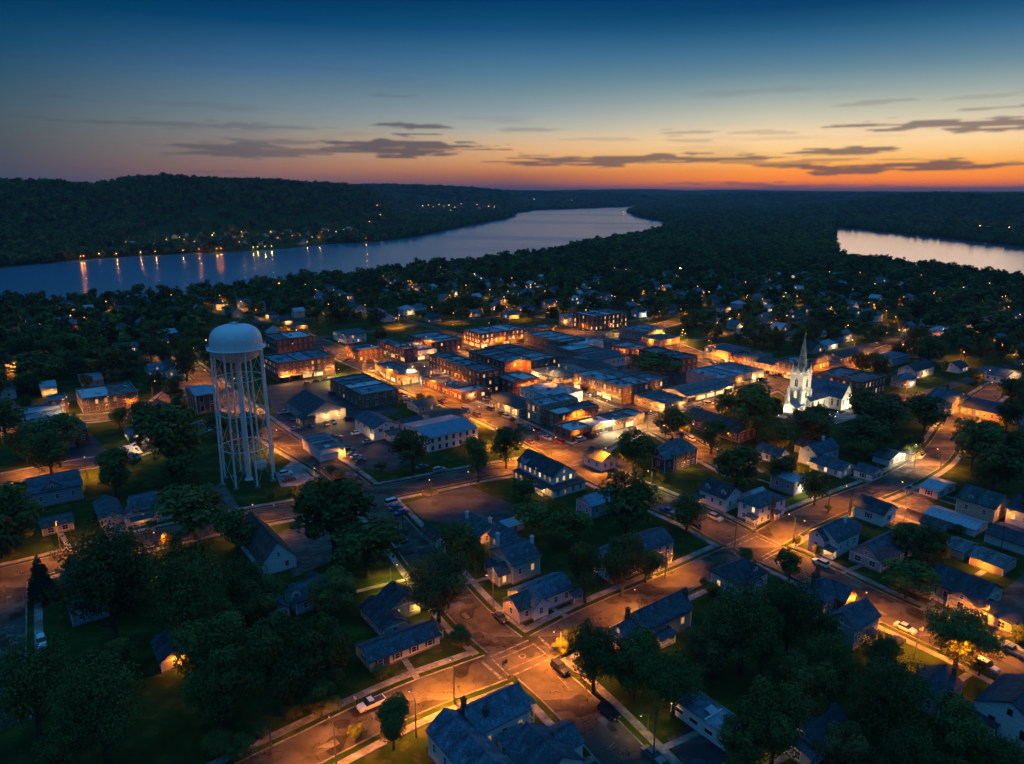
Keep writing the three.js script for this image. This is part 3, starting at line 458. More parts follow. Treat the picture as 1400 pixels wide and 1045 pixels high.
function volume(t, o, s, r) {                                                   // walls, roof and windows of one block of a building
  const { W, D, h, roof, rh } = o, wall = part(t, 'wall', wallsGeo(W, D, h, roof, rh), WALL[o.wall || s.wall]), top = part(t, 'roof', roofGeo(W, D, h, roof, rh, o.over), ROOF[o.roofMat || s.top]);
  wall.position.set(o.x || 0, 0, o.z || 0); top.position.copy(wall.position);
  const w = { st: Math.max(1, Math.floor(h / 2.9)), sp: 3, lit: 0.2, w: 0.95, h: 1.5, style: 'sash', faces: ['+z', '-x'], ...(s.win || {}), ...(o.win || {}) };
  const fm = w.frame === 'dark' ? M.darkTrim : M.trim;
  if (w.st > 0) for (const face of w.faces) {
    const len = face[1] === 'z' ? W : D, n = Math.max(1, Math.floor((len - 0.8) / w.sp));
    for (let f = w.from || 0; f < w.st; f++) for (let i = 0; i < n; i++) {
      if (w.skip && r() < w.skip) continue;
      const off = (i + 0.5 - n / 2) * (len - 0.6) / n, lit = r() < w.lit ? pick(r, LIT) : null, m = addWindow(wall, w.w, w.h, w.style, lit, fm);
      onFace(m, face, W, D, off, (h / w.st) * f + (h / w.st) * 0.56);
    }
    if ((roof === 'gx' && face[1] === 'x' || roof === 'gz' && face[1] === 'z') && rh > 1.6 && !w.noGable) onFace(addWindow(wall, 0.7, 1, 'sash', r() < w.lit * 0.7 ? LIT[1] : null, fm), face, W, D, 0, h + rh * 0.28);
  }
  if (roof !== 'flat' && !s.plain) {
    const tr = new MB(), x = W / 2, z = D / 2, q = 0.09;
    for (const sx of [-1, 1]) for (const sz of [-1, 1]) tr.box(sx * x - q + sx * 0.012, sx * x + q + sx * 0.012, 0.3, h - 0.2, sz * z - q + sz * 0.012, sz * z + q + sz * 0.012);
    tr.box(-x - 0.02, x + 0.02, h - 0.3, h - 0.06, z - 0.02, z + 0.035).box(-x - 0.02, x + 0.02, h - 0.3, h - 0.06, -z - 0.035, -z + 0.02).box(-x - 0.035, -x + 0.02, h - 0.3, h - 0.06, -z + 0.02, z - 0.02).box(x - 0.02, x + 0.035, h - 0.3, h - 0.06, -z + 0.02, z - 0.02);
    part(wall, 'trim', tr.geo(), M.trim);
    part(wall, 'foundation', new MB().box(-x - 0.04, x + 0.04, 0, 0.42, z - 0.03, z + 0.045).box(-x - 0.045, -x + 0.03, 0, 0.42, -z, z - 0.03).geo(), M.concrete);
    if (W * D > 40 && roof !== 'shed') for (let k = 0; k < 2; k++) { const a = range(r, -0.3, 0.3), b = roof === 'gz' ? -0.22 : 0.22, vx = roof === 'gz' ? b * W : a * W, vz = roof === 'gz' ? a * D : b * D; const v = part(top, 'vent_pipe', ventPipe, k ? M.steel : M.dark); v.position.set(vx, h + rh * (roof === 'hip' ? 0.4 : 0.5) - 0.1, vz); }
  }
  if (roof === 'flat') {
    const c = part(t, 'cornice', new MB().box(-W / 2 - 0.12, W / 2 + 0.12, h + rh, h + rh + 0.14, D / 2 - 0.3, D / 2 + 0.12).box(-W / 2 - 0.12, W / 2 + 0.12, h + rh, h + rh + 0.14, -D / 2 - 0.12, -D / 2 + 0.3).box(-W / 2 - 0.12, -W / 2 + 0.3, h + rh, h + rh + 0.14, -D / 2 + 0.3, D / 2 - 0.3).box(W / 2 - 0.3, W / 2 + 0.12, h + rh, h + rh + 0.14, -D / 2 + 0.3, D / 2 - 0.3).geo(), o.corniceMat ? WALL[o.corniceMat] : M.concrete);
    c.position.copy(wall.position);
    const alongX = W > D, len = Math.max(W, D), n = Math.round(len / 10);
    if (n > 1) {                                                                 // party walls, piers and roof coverings of the single shops in a row
      let e = -len / 2; const tones = ['tar', 'membrane', 'blueFlat', 'redTar', 'tar', 'pale', 'membrane'];
      for (let k = 0; k < n; k++) {
        const e1 = k === n - 1 ? len / 2 : e + len / n * range(r, 0.75, 1.25), a = e + (k ? 0.2 : 0.34), b = e1 - (k === n - 1 ? 0.34 : 0.2), hh = 0.05 + 0.02 * (k % 3);
        if (k) {
          const pw = part(top, 'party_wall', alongX ? new MB().box(e - 0.18, e + 0.18, h + 0.001, h + rh - 0.12, -D / 2 + 0.3, D / 2 - 0.3).geo() : new MB().box(-W / 2 + 0.3, W / 2 - 0.3, h + 0.001, h + rh - 0.12, e - 0.18, e + 0.18).geo(), WALL[o.wall || s.wall]);
          for (const side of alongX ? ['+z'] : ['-x']) { const p = part(wall, 'pier', new MB().box(-0.25, 0.25, 0.02, h + rh - 0.02, -0.01, 0.14).geo(), WALL[o.wall || s.wall]); onFace(p, side, W, D, e, 0); }
        }
        if (r() < 0.75 && b - a > 2) part(top, 'roof_covering', alongX ? new MB().box(a, b, h + 0.001, h + hh, -D / 2 + 0.34, D / 2 - 0.34).geo() : new MB().box(-W / 2 + 0.34, W / 2 - 0.34, h + 0.001, h + hh, a, b).geo(), ROOF[pick(r, tones)]);
        e = e1;
      }
    }
    for (let k = Math.min(9, Math.floor(W * D / 45)); k > 0; k--) { const kind = r(), q = part(top, kind < 0.45 ? 'roof_unit' : kind < 0.75 ? 'roof_vent' : 'skylight', kind < 0.45 ? acGeo : kind < 0.75 ? ventGeo : skylightGeo, kind < 0.45 ? M.steel : kind < 0.75 ? M.steel : ROOF.pale); q.position.set(range(r, -W / 2 + 2, W / 2 - 2), h - 0.02, range(r, -D / 2 + 2, D / 2 - 2)); q.rotation.y = pick(r, [0, Math.PI / 2]); }
  }
  return wall;
}
function building(s) {
  const lev = s.lev || 0, P = (q) => { const p = g(q[0], q[1], lev); return toUV(p.x, p.z); }, N = P(s.N), R = P(s.R), L = P(s.L);
  const W = s.W || Math.max(3, R[0] - N[0]), D = s.D || Math.max(3, N[1] - L[1]), [cx, cz] = fromUV(N[0] + W / 2, N[1] - D / 2);
  return buildAt({ ...s, x: cx, z: cz, W, D });
}
function buildAt(s) {
  const r = rngOf(Math.round(s.x * 13 + s.z * 7 + 1000)), turn = GRID + (s.turn || 0);
  const t = thing(s.name || 'house', s.label, s.cat || 'house', new THREE.Vector3(s.x, s.y || 0, s.z), turn, s.group);
  const { W, D, h } = s, roof = s.roof || 'gx', rh = s.rh ?? (roof === 'flat' ? 0.7 : roof === 'gx' ? D * 0.3 : roof === 'gz' ? W * 0.3 : roof === 'shed' ? 1 : Math.min(W, D) * 0.3);
  footprints.push([s.x, s.z, W / 2, D / 2, turn]);
  if (s.ph) landmarks.push({ x: s.x, z: s.z, ph: s.ph });
  const main = volume(t, { W, D, h, roof, rh, over: s.over }, s, r);
  for (const o of s.wings || []) { volume(t, { roof: 'gz', rh: 1.5, ...o, win: { ...(o.win || {}) } }, s, r); }
  for (const [face, off, width, sill] of s.doors || []) { const d = part(main, 'door', new MB().box(-0.5, 0.5, 0, 2.1, -0.02, 0.05).box(-0.62, -0.5, 0, 2.2, -0.02, 0.09).box(0.5, 0.62, 0, 2.2, -0.02, 0.09).box(-0.5, 0.5, 2.1, 2.2, -0.02, 0.09).geo(), M.darkTrim); onFace(d, face, W, D, off, 0.05); }
  for (const [x, z, top, m] of s.chim || []) { const c = part(t, 'chimney', new MB().box(-0.4, 0.4, 0, top, -0.4, 0.4).box(-0.5, 0.5, top, top + 0.18, -0.5, 0.5).box(-0.2, 0.2, top + 0.18, top + 0.5, -0.2, 0.2).geo(), WALL[m || 'brick']); c.position.set(x, 0.02, z); }
  for (const p of s.porch || []) {                                              // [face, off, width, depth, height, light]
    const [face, off, w, d, hh, light, key] = p, q = part(t, 'porch', new MB().box(-w / 2, w / 2, 0.02, 0.35, 0.01, d).geo(), M.concrete); onFace(q, face, W, D, off, 0);
    const rf = part(q, 'porch_roof', new MB().slab([-w / 2 - 0.3, hh, d + 0.3], [w / 2 + 0.3, hh, d + 0.3], [w / 2 + 0.3, hh + 0.6, 0.02], [-w / 2 - 0.3, hh + 0.6, 0.02], 0.16).geo(), ROOF[s.top]);
    const n = Math.max(2, Math.round(w / 2.4) + 1), post = new MB().box(-0.08, 0.08, 0.36, hh - 0.1, -0.08, 0.08).geo(); for (let i = 0; i < n; i++) part(q, 'post', post, M.trim).position.set(-w / 2 + 0.15 + (w - 0.3) * i / (n - 1), 0, d - 0.15);
    part(q, 'railing', new MB().box(-w / 2 + 0.2, w / 2 - 0.2, 1.1, 1.18, d - 0.19, d - 0.11).geo(), M.trim);
    if (light) lamp(q, 0, hh - 0.45, d * 0.45, key || 'w', light, 0.12, 'porch_lamp');
  }
  for (const [face, off, y, w, hh, m] of s.dorm || []) {                         // small gabled windows on the roof slope
    const d = 2.6, q = part(t, 'dormer', new MB().box(-w / 2, w / 2, 0, hh, -d, 0).tri([-w / 2, hh, 0], [w / 2, hh, 0], [0, hh + w * 0.45, 0]).geo(), WALL[m || s.wall]); onFace(q, face, W, D, off, y, -0.9);
    part(q, 'dormer_roof', new MB().slab([-w / 2 - 0.25, hh - 0.05, -d], [-w / 2 - 0.25, hh - 0.05, 0.25], [0, hh + w * 0.45 + 0.15, 0.25], [0, hh + w * 0.45 + 0.15, -d], 0.12).slab([w / 2 + 0.25, hh - 0.05, 0.25], [w / 2 + 0.25, hh - 0.05, -d], [0, hh + w * 0.45 + 0.15, -d], [0, hh + w * 0.45 + 0.15, 0.25], 0.12).geo(), ROOF[s.top]);
    addWindow(q, w * 0.45, hh * 0.6, 'sash', r() < 0.15 ? LIT[1] : null, M.trim).position.set(0, hh * 0.5, 0);
  }
  for (const [face, light, awn] of s.shop || []) {                               // a lit row of shop windows along the ground floor
    const len = face[1] === 'z' ? W : D, n = Math.max(1, Math.round(len / 6.5)), step = len / n;
    for (let i = 0; i < n; i++) {
      const off = (i + 0.5 - n / 2) * step, m = addWindow(main, step - 1.5, 2.1, 'shop', r() < 0.72 ? pick(r, LIT) : null, M.darkTrim); m.name = 'shop_window'; onFace(m, face, W, D, off, 1.55);
      if (awn) { const a = part(main, 'awning', new MB().slab([-step / 2 + 0.3, 2.75, 1.3], [step / 2 - 0.3, 2.75, 1.3], [step / 2 - 0.3, 3.3, 0.02], [-step / 2 + 0.3, 3.3, 0.02], 0.08).geo(), [M.darkTrim, WALL.redwood, WALL.green, WALL.tan][Math.floor(r() * 4)]); onFace(a, face, W, D, off, 0); }
      if (light && (n < 4 || i % 2 === 0 || r() < 0.3)) { const q = new THREE.Group(); q.name = 'shop_lamp'; main.add(q); onFace(q, face, W, D, off, 3.45); lamp(q, 0, 0, 0.55, r() < 0.55 ? 'w' : 's', 3.6 * light * range(r, 0.6, 1.4), 0.13, 'shop_lamp'); part(q, 'bracket', new MB().tube([0, 0.22, 0], [0, 0.22, 0.6], 0.03, 0.03, 5).geo(), M.pole); }
    }
  }
  for (const [face, off, y, I, key] of s.lamps || []) { const q = new THREE.Group(); q.name = 'wall_lamp'; main.add(q); onFace(q, face, W, D, off, y); part(q, 'bracket', new MB().tube([0, 0.2, 0], [0, 0.2, 0.5], 0.035, 0.035, 5).tube([0, 0.2, 0.5], [0, 0.32, 0.5], 0.28, 0.05, 8).geo(), M.pole); lamp(q, 0, 0, 0.5, key || 'w', 3.6 * I, 0.15, 'wall_lamp'); }
  return t;
}

// ------------------------------------------------------------------ the houses around the crossings (corners are photograph pixels)
const com = { name: 'commercial_building', cat: 'building', roof: 'flat' };
const list = [
  { ph: 'cream ranch house', label: 'long cream ranch house with dark shutters and low slate roof', N: [507, 920], R: [598, 880], L: [487, 898], h: 2.7, rh: 1.7, roof: 'gx', wall: 'cream', top: 'slate', win: { st: 1, sp: 3.4, lit: 0, style: 'shuttered', w: 1.1, h: 1.2, noGable: 1 }, doors: [['+z', -4.6]], porch: [['+x', 0, 4, 2.2, 2.6, 0]] },
  { ph: 'lamplit gabled cottage', label: 'dark gabled cottage with two lit gable windows behind the ranch house', N: [533, 854], R: [574, 839], L: [512, 838], h: 4, roof: 'gz', rh: 2.6, wall: 'grey', top: 'dark', win: { st: 1, sp: 3, lit: 0.55 }, chim: [[0, -2, 7.4]], lamps: [['+z', 3.4, 2.2, 8, 'y']], wings: [{ W: 6, D: 12, h: 3, roof: 'gz', rh: 1.6, x: -5.2, z: 2.5, win: { lit: 0 } }] },
  { ph: 'blue-roofed corner farmhouse', label: 'big white corner house with joined blue roofs and lit upper windows', N: [655, 1003], R: [725, 970], L: [636, 966], lev: 5.6, h: 5.6, roof: 'gx', rh: 2.9, wall: 'white', top: 'blue', win: { sp: 3.2, lit: 0.75, h: 1.7 }, chim: [[-5.6, -1.5, 9.4], [-3, 2, 8.6]], porch: [['+x', 0, 5, 2.4, 5, 0]], wings: [{ W: 7.4, D: 15.5, h: 5.6, roof: 'gz', rh: 2.6, x: -9, z: 5.4, win: { lit: 0.22 } }, { W: 5, D: 3.4, h: 2.8, roof: 'shed', rh: 0.8, x: 0.5, z: 6.4, win: { lit: 0 } }] },
  { ph: 'pale gabled house beside the corner farmhouse', label: 'pale gabled house with slate blue roof beside the blue-roofed corner farmhouse', N: [738, 1072], R: [797, 1040], L: [710, 1016], lev: 5, h: 5, roof: 'gz', rh: 3, wall: 'white', top: 'slate', win: { lit: 0.1 }, wings: [{ W: 4, D: 6, h: 4.4, roof: 'gx', rh: 1.8, x: 6, z: -2 }] },
  { ph: 'white bungalow with string-lit yard', label: 'low white bungalow with brown window band and lit yard lamps', N: [1002, 1036], R: [1017, 1022], L: [962, 1001], h: 2.9, roof: 'flat', rh: 0.35, wall: 'white', top: 'tar', D: 15, W: 6, win: { st: 1, sp: 3, lit: 0.15, w: 1.9, h: 0.9, style: 'plain' }, lamps: [['-x', -7, 2.6, 10, 'w'], ['+z', 1.5, 2.6, 16, 'w']] },
  { ph: 'dark metal-roofed cottage', label: 'dark cottage with stepped blue metal roofs under the big trees', N: [1112, 1042], R: [1160, 1012], L: [1082, 1014], h: 3.6, roof: 'gx', rh: 2, wall: 'blue', top: 'darkMetal', win: { lit: 0 }, wings: [{ W: 4.5, D: 5, h: 2.8, roof: 'shed', rh: 0.8, x: -5.5, z: 1 }] },
  { ph: 'dark brown-gabled bungalow', label: 'dark bungalow with hipped roof and pale lit gable end by the avenue', N: [1285, 962], R: [1320, 938], L: [1238, 932], lev: 3.6, h: 3.6, roof: 'gx', rh: 2.4, wall: 'grey', top: 'dark', win: { lit: 0 }, chim: [[4.5, 2, 6.5]] },
  { ph: 'pale blue two-storey house', label: 'pale blue two-storey house with black roof at the avenue end', N: [1428, 1004], R: [1475, 970], L: [1337, 956], lev: 5.6, h: 5.6, roof: 'gx', rh: 3.2, wall: 'white', top: 'dark', win: { sp: 4, lit: 0, frame: 'dark' }, wings: [{ W: 3, D: 7, h: 3, roof: 'shed', rh: 0.6, x: -6.5, z: -5 }] },
  { ph: 'red-brick gabled Victorian', label: 'slate-roofed Victorian house with red brick gable and white window frames', N: [1128, 824], R: [1151, 808], L: [1092, 806], lev: 5.6, h: 5.6, roof: 'hip', rh: 3.4, wall: 'grey', top: 'slate', win: { lit: 0 }, chim: [[-2, -1, 10.5], [3, -3, 10]], wings: [{ W: 4.4, D: 5, h: 5.6, roof: 'gz', rh: 2.6, x: 2.6, z: 3.5, wall: 'brick' }, { W: 4, D: 4, h: 5, roof: 'gx', rh: 2, x: -4, z: 1 }] },
  { ph: 'blue gable-roofed house by the driveway', label: 'tall grey house with plain blue gable roof beside the lit driveway', N: [1170, 861], R: [1200, 840], L: [1140, 838], lev: 5.4, h: 5.4, roof: 'gx', rh: 2.6, wall: 'grey', top: 'slate', win: { lit: 0.05 }, porch: [['+z', 1, 3, 1.6, 2.5, 10, 'w']] },
  { ph: 'long house with twin chimneys', label: 'long brown house with blue-grey roof, end chimney and lit porch', N: [880, 862], R: [955, 836], L: [856, 844], lev: 5.4, h: 5.4, roof: 'gx', rh: 3, wall: 'tan', top: 'slate', win: { lit: 0.08, sp: 4 }, chim: [[-9.5, -0.5, 9.6, 'darkBrick'], [8, 1, 9.2]], porch: [['+z', -2, 5, 2.2, 2.6, 26, 'w']], wings: [{ W: 3.6, D: 4.6, h: 5, roof: 'gx', rh: 2, x: -11, z: 0, wall: 'pink' }] },  // pink siding of the end wing carries the glow on that gable in its colour
  { ph: 'white hipped house at the crossing', label: 'white two-storey hip-roofed house with pink light painted on its walls near the second crossing', N: [1012, 800], R: [1051, 783], L: [980, 778], lev: 5.6, h: 5.6, roof: 'hip', rh: 3.4, wall: 'pink', top: 'dark', win: { lit: 0.16 }, dorm: [['+z', 2, 6.2, 1.5, 1.4, 'white']], porch: [['+z', -2.5, 4.4, 1.8, 2.6, 14, 'w']], wings: [{ W: 3.4, D: 3, h: 5.6, roof: 'gz', rh: 1.8, x: -1, z: 4.6 }] },  // pink light of the front is put into the wall colour
  { ph: 'tree-screened apartment house', label: 'long beige two-storey apartment house with white gable half hidden by trees', N: [838, 772], R: [911, 735], L: [818, 750], lev: 5.8, h: 5.8, roof: 'gx', rh: 2.2, wall: 'beige', top: 'slate', win: { lit: 0.06, frame: 'white' }, porch: [['+z', 6, 7, 1.8, 2.7, 8, 'w']] },
  { ph: 'white house with two dormers', label: 'white house with two gabled dormers beside the side street', N: [991, 702], R: [1011, 692], L: [957, 687], h: 5, roof: 'gz', rh: 2.9, wall: 'white', top: 'dark', win: { lit: 0.04 }, dorm: [['-x', -3, 5, 1.8, 1.9], ['-x', 3.4, 5, 1.8, 1.9]], porch: [['-x', -5, 3, 1.6, 2.5, 9, 's']] },
  { ph: 'white house with brown chimney stack', label: 'white two-storey house with tall brown chimney stack by the second crossing', N: [1036, 719], R: [1068, 703], L: [1006, 709], h: 5.9, roof: 'hip', rh: 2, wall: 'white', top: 'slate', win: { lit: 0.1, frame: 'white', sp: 3 }, chim: [[-0.8, 4.6, 8.6, 'brownBrick']], porch: [['-x', 2, 3.4, 1.6, 2.6, 10, 'w'], ['+z', 1.5, 2.4, 1.3, 2.5, 0]], wings: [{ W: 6, D: 5, h: 5.4, roof: 'gx', rh: 1.5, x: 3, z: -4.5, roofMat: 'metal' }] },
  { ph: 'grey flat-gabled house', label: 'grey house with pale metal roof and bright white door lamp', N: [1085, 679], R: [1098, 672], L: [1054, 667], h: 5, roof: 'gz', rh: 1.2, W: 8, wall: 'grey', top: 'metal', win: { lit: 0.05 }, lamps: [['+z', 0, 2.7, 32, 'c']] },
  { ph: 'white cross-gabled farmhouse', label: 'white cross-gabled farmhouse with lit side windows and chimney', N: [1150, 655], R: [1169, 647], L: [1116, 638], h: 3, roof: 'gz', rh: 2, wall: 'white', top: 'slate', win: { st: 1, lit: 0.5 }, lamps: [['-x', -7, 2.4, 24, 'w']], wings: [{ W: 15, D: 7, h: 5.4, roof: 'gx', rh: 2.6, x: 5, z: -9 }], chim: [[7, -9, 9.4, 'white']] },
  { ph: 'small white shuttered cabin', label: 'small white cabin with black shutters beside the farmhouse yard', N: [1191, 660], R: [1205, 654], L: [1171, 651], h: 3, roof: 'gz', rh: 1.8, wall: 'white', top: 'slate', win: { st: 1, lit: 0, style: 'shuttered' } },
  { ph: 'green-roofed long shed', label: 'long low white shed with green roof and one white lamp', N: [1215, 639], R: [1236, 630], L: [1194, 632], h: 3, roof: 'gz', rh: 1.6, wall: 'white', top: 'green', win: { st: 1, lit: 0, skip: 0.6 }, lamps: [['+z', 1, 2.6, 20, 'c']] },
  { ph: 'dark gabled garage by the lit lane', label: 'dark roofed garage with pale gable beside the lit lane end', N: [1247, 632], R: [1260, 625], L: [1226, 624], h: 3, roof: 'gz', rh: 1.9, wall: 'tan', top: 'dark', win: { st: 1, lit: 0, skip: 0.7 } },
  { ph: 'bright blue-roofed cottage', label: 'small white cottage with bright blue metal roof and black shutters', N: [1281, 684], R: [1303, 672], L: [1252, 679], h: 3, roof: 'gz', rh: 1.3, wall: 'pink', top: 'metal', win: { st: 1, lit: 0, sp: 4.5, style: 'shuttered' } },
  { ph: 'long blue metal-roofed trailer', label: 'long low trailer home with plain blue metal roof', N: [1333, 725], R: [1346, 713], L: [1275, 697], lev: 2.5, h: 2.5, roof: 'gz', rh: 0.9, wall: 'white', top: 'metal', win: { st: 1, lit: 0, sp: 4, h: 0.9 } },
  { ph: 'green-roofed terrace house', label: 'long two-storey house with dark green roof, dormer and one lit window', N: [1361, 696], R: [1376, 682], L: [1310, 680], lev: 5, h: 5, roof: 'gz', rh: 3, wall: 'beige', top: 'green', win: { lit: 0.12, sp: 4.2 }, dorm: [['-x', -2, 5, 1.7, 1.7]] },
  { ph: 'brown-roofed tool shed', label: 'small brown-roofed shed with lamplit yellow wall', N: [1286, 722], R: [1294, 717], L: [1262, 711], lev: 2.3, h: 2.3, roof: 'gz', rh: 1, wall: 'tan', top: 'brown', win: { st: 0 }, W: 6 },
  { ph: 'narrow white house by the gravel yard', label: 'narrow white house with black roof beside the gravel yard', N: [1206, 722], R: [1220, 712], L: [1171, 706], h: 4.4, roof: 'gz', rh: 2.4, wall: 'white', top: 'dark', win: { st: 1, lit: 0, sp: 5, style: 'shuttered' } },
  { ph: 'white house with golden lit porch', label: 'white two-storey house with golden lit porch on the corner lawn', N: [1145, 741], R: [1168, 724], L: [1109, 726], lev: 5.2, h: 5.2, roof: 'gx', rh: 3, wall: 'white', top: 'slate', win: { lit: 0.1 }, chim: [[3, 1, 9, 'white']], porch: [['-x', 1.6, 5.4, 2, 2.7, 42, 'w']], wings: [{ W: 9, D: 5, h: 3, roof: 'gx', rh: 1.6, x: 9, z: -2 }, { W: 4, D: 4.6, h: 5.2, roof: 'gx', rh: 2.2, x: -5.5, z: -1 }] },
  { ph: 'wide blue bungalow', label: 'wide bungalow with spreading blue-grey roof, dormer and stone chimney', N: [1203, 784], R: [1258, 768], L: [1170, 762], h: 3.2, roof: 'gx', rh: 3.6, wall: 'grey', top: 'slate', win: { st: 1, lit: 0.12, w: 1.7 }, dorm: [['-x', 0, 3.6, 4, 1.5, 'beige']], chim: [[8.4, 4.4, 7.6, 'paleBrick']] },
  { ph: 'twin-gabled house with front wing', label: 'dark-roofed house with twin pale gables above a low front wing', N: [1343, 824], R: [1364, 802], L: [1271, 792], lev: 3.8, h: 3.8, roof: 'gz', rh: 3, wall: 'beige', top: 'dark', win: { st: 1, lit: 0, w: 1.4 }, wings: [{ W: 5, D: 6.5, h: 3.8, roof: 'gx', rh: 2.2, x: -5.6, z: -7.4 }, { W: 5, D: 6, h: 3.8, roof: 'gx', rh: 2, x: -5.6, z: 2.8 }, { W: 6, D: 8, h: 2.6, roof: 'shed', rh: 0.9, x: -5, z: 10 }] },
  { ph: 'plain garage behind the twin gables', label: 'plain garage with grey-green roof behind the twin-gabled house', N: [1316, 767], R: [1333, 755], L: [1292, 757], h: 2.6, roof: 'gz', rh: 1.4, wall: 'beige', top: 'grey', win: { st: 0 } },
  { ph: 'lamplit orange garage', label: 'garage glowing orange under its own wall lamp', N: [1370, 789], R: [1385, 776], L: [1329, 770], h: 2.7, roof: 'gz', rh: 1.4, wall: 'tan', top: 'grey', win: { st: 0 }, lamps: [['-x', -0.4, 2.3, 70, 's']] },
  { ph: 'long pink block wall garage', label: 'long low pink block building with dark flat roof beside the yard', N: [1424, 769], R: [1460, 745], L: [1346, 742], h: 3, roof: 'gz', rh: 1, W: 12, wall: 'pink', top: 'dark', win: { st: 0 } },
  { ph: 'lit blue-roofed row at the edge', label: 'two-storey house with lit upper wall behind the pink block building', N: [1424, 732], R: [1450, 712], L: [1381, 712], h: 5.4, roof: 'gz', rh: 2.6, wall: 'white', top: 'dark', win: { lit: 0.3 }, lamps: [['-x', -4, 4.2, 18, 's']] },
  { ph: 'grey Victorian with lit bay', label: 'grey brick Victorian with steep hip roof and brightly lit bay windows', N: [921, 645], R: [957, 637], L: [888, 637], h: 6.4, roof: 'hip', rh: 4.2, wall: 'darkBrick', top: 'grey', win: { lit: 0.38, sp: 2.7 }, lamps: [['+z', -1, 2.6, 26, 'w']], chim: [[6, -3, 10.5]], dorm: [['+z', 0, 7.2, 1.3, 1.1, 'brownBrick']], wings: [{ W: 5, D: 6, h: 5.4, roof: 'gx', rh: 2.2, x: -8, z: 1 }] },
  { ph: 'blue-white cottage behind the Victorian', label: 'small white cottage with orange lamp on its gable end', N: [1064, 637], R: [1077, 632], L: [1031, 627], h: 3.6, roof: 'gz', rh: 2.2, wall: 'white', top: 'slate', win: { st: 1, lit: 0 }, lamps: [['+x', 0, 2.6, 50, 's']] },
  { ph: 'lamplit Victorian inn', label: 'big white Victorian inn with dark skirt roof and lit arched entrance', name: 'inn', cat: 'building', N: [757, 683], R: [797, 669], L: [704, 654], h: 3.3, roof: 'hip', rh: 1.5, over: 0.7, wall: 'white', top: 'dark', win: { st: 1, sp: 2.7, lit: 0.42, h: 1.8 }, porch: [['-x', 6, 4, 2.2, 2.9, 46, 'w']], wings: [{ W: 9.5, D: 20, h: 6.9, roof: 'gz', rh: 3.2, x: -0.5, z: -1, win: { st: 2, from: 1, sp: 2.7, lit: 0.95, h: 1.5 } }], dorm: [['-x', -7, 7.1, 2, 2], ['-x', 0.5, 7.1, 0.9, 0.9]] },
  { ph: 'grey foursquare house', label: 'grey-beige two-storey house with lit upstairs windows and white chimney', N: [701, 773], R: [738, 760], L: [674, 750], lev: 5.7, h: 5.7, roof: 'gx', rh: 2.8, wall: 'beige', top: 'slate', win: { lit: 0.75, sp: 3.4, h: 1.7 }, chim: [[4.8, 1.5, 9.6, 'white'], [-2, -5, 9.8, 'white']], porch: [['-x', -3.4, 3.6, 2, 2.7, 0]], wings: [{ W: 6.4, D: 9, h: 5.8, roof: 'gz', rh: 2.6, x: 4, z: -8.6 }, { W: 3.4, D: 5, h: 3.4, roof: 'gx', rh: 1.8, x: -6.4, z: 1.8 }] },
  { ph: 'small white house with porch gable', label: 'small pale house with blue roof and pink gabled porch on the corner', N: [722, 846], R: [787, 824], L: [692, 827], h: 3.8, roof: 'gx', rh: 2, wall: 'white', top: 'blue', win: { st: 1, lit: 0 }, porch: [['+z', 7.4, 3, 2, 2.4, 0]], wings: [{ W: 4.6, D: 6.4, h: 3.8, roof: 'gx', rh: 2.2, x: -8, z: 1.6, wall: 'pink', roofMat: 'green' }, { W: 4, D: 3.2, h: 4, roof: 'gz', rh: 1.6, x: -4.5, z: 4.4 }] },
  { ph: 'tiny brown-roofed lodge', label: 'tiny tan lodge with brown roof beside the avenue pavement', N: [597, 751], R: [610, 745], L: [575, 737], h: 2.8, roof: 'gz', rh: 1.8, wall: 'tan', top: 'brown', win: { st: 1, lit: 0, sp: 3 } },
  { ph: 'long green-roofed house', label: 'long white house with dark green roof and two white chimneys', N: [657, 733], R: [684, 720], L: [624, 716], lev: 3, h: 3, roof: 'gz', rh: 2, wall: 'white', top: 'green', win: { st: 1, lit: 0.1 }, chim: [[1, 3, 6.2, 'white'], [-2, -5, 6, 'white']], lamps: [['+z', -1, 2.4, 34, 's']], wings: [{ W: 6, D: 4, h: 2.4, roof: 'shed', rh: 0.3, x: 9, z: 3, roofMat: 'metal' }] },
  { ph: 'hidden blue house', label: 'bright blue-roofed house peeping out behind a great dark tree', N: [808, 711], R: [840, 694], L: [790, 700], h: 4.6, roof: 'gx', rh: 2.2, wall: 'blue', top: 'blueMetal', win: { lit: 0 } },
  { ph: 'steep-roofed chapel house', label: 'steep dark-roofed chapel house with small white gable end', N: [360, 790], R: [388, 785], L: [322, 746], h: 4, roof: 'gz', rh: 5.2, wall: 'white', top: 'brown', win: { st: 1, lit: 0, skip: 0.5 }, W: 9 },
  { ph: 'blue house with boxy dormer', label: 'shaded blue-roofed house with a boxy white dormer among trees', N: [406, 842], R: [450, 822], L: [376, 828], h: 3.8, roof: 'gx', rh: 2.6, wall: 'blue', top: 'slate', win: { lit: 0 }, dorm: [['+z', -4, 3.6, 2.4, 2.2, 'white']], wings: [{ W: 4, D: 6, h: 3.4, roof: 'gz', rh: 1.4, x: -8.5, z: 1 }] },
  { ph: 'grey gabled house by the lane', label: 'grey two-storey house with wide central gable and lit side porch', N: [45, 697], R: [114, 683], L: [28, 678], h: 5.3, roof: 'gx', rh: 2.8, wall: 'grey', top: 'slate', win: { sp: 3.4, lit: 0.04 }, wings: [{ W: 7.5, D: 4, h: 5.3, roof: 'gz', rh: 3, x: -1, z: 5, win: { lit: 0 } }], porch: [['-x', 1, 5, 2.2, 2.7, 22, 's']] },
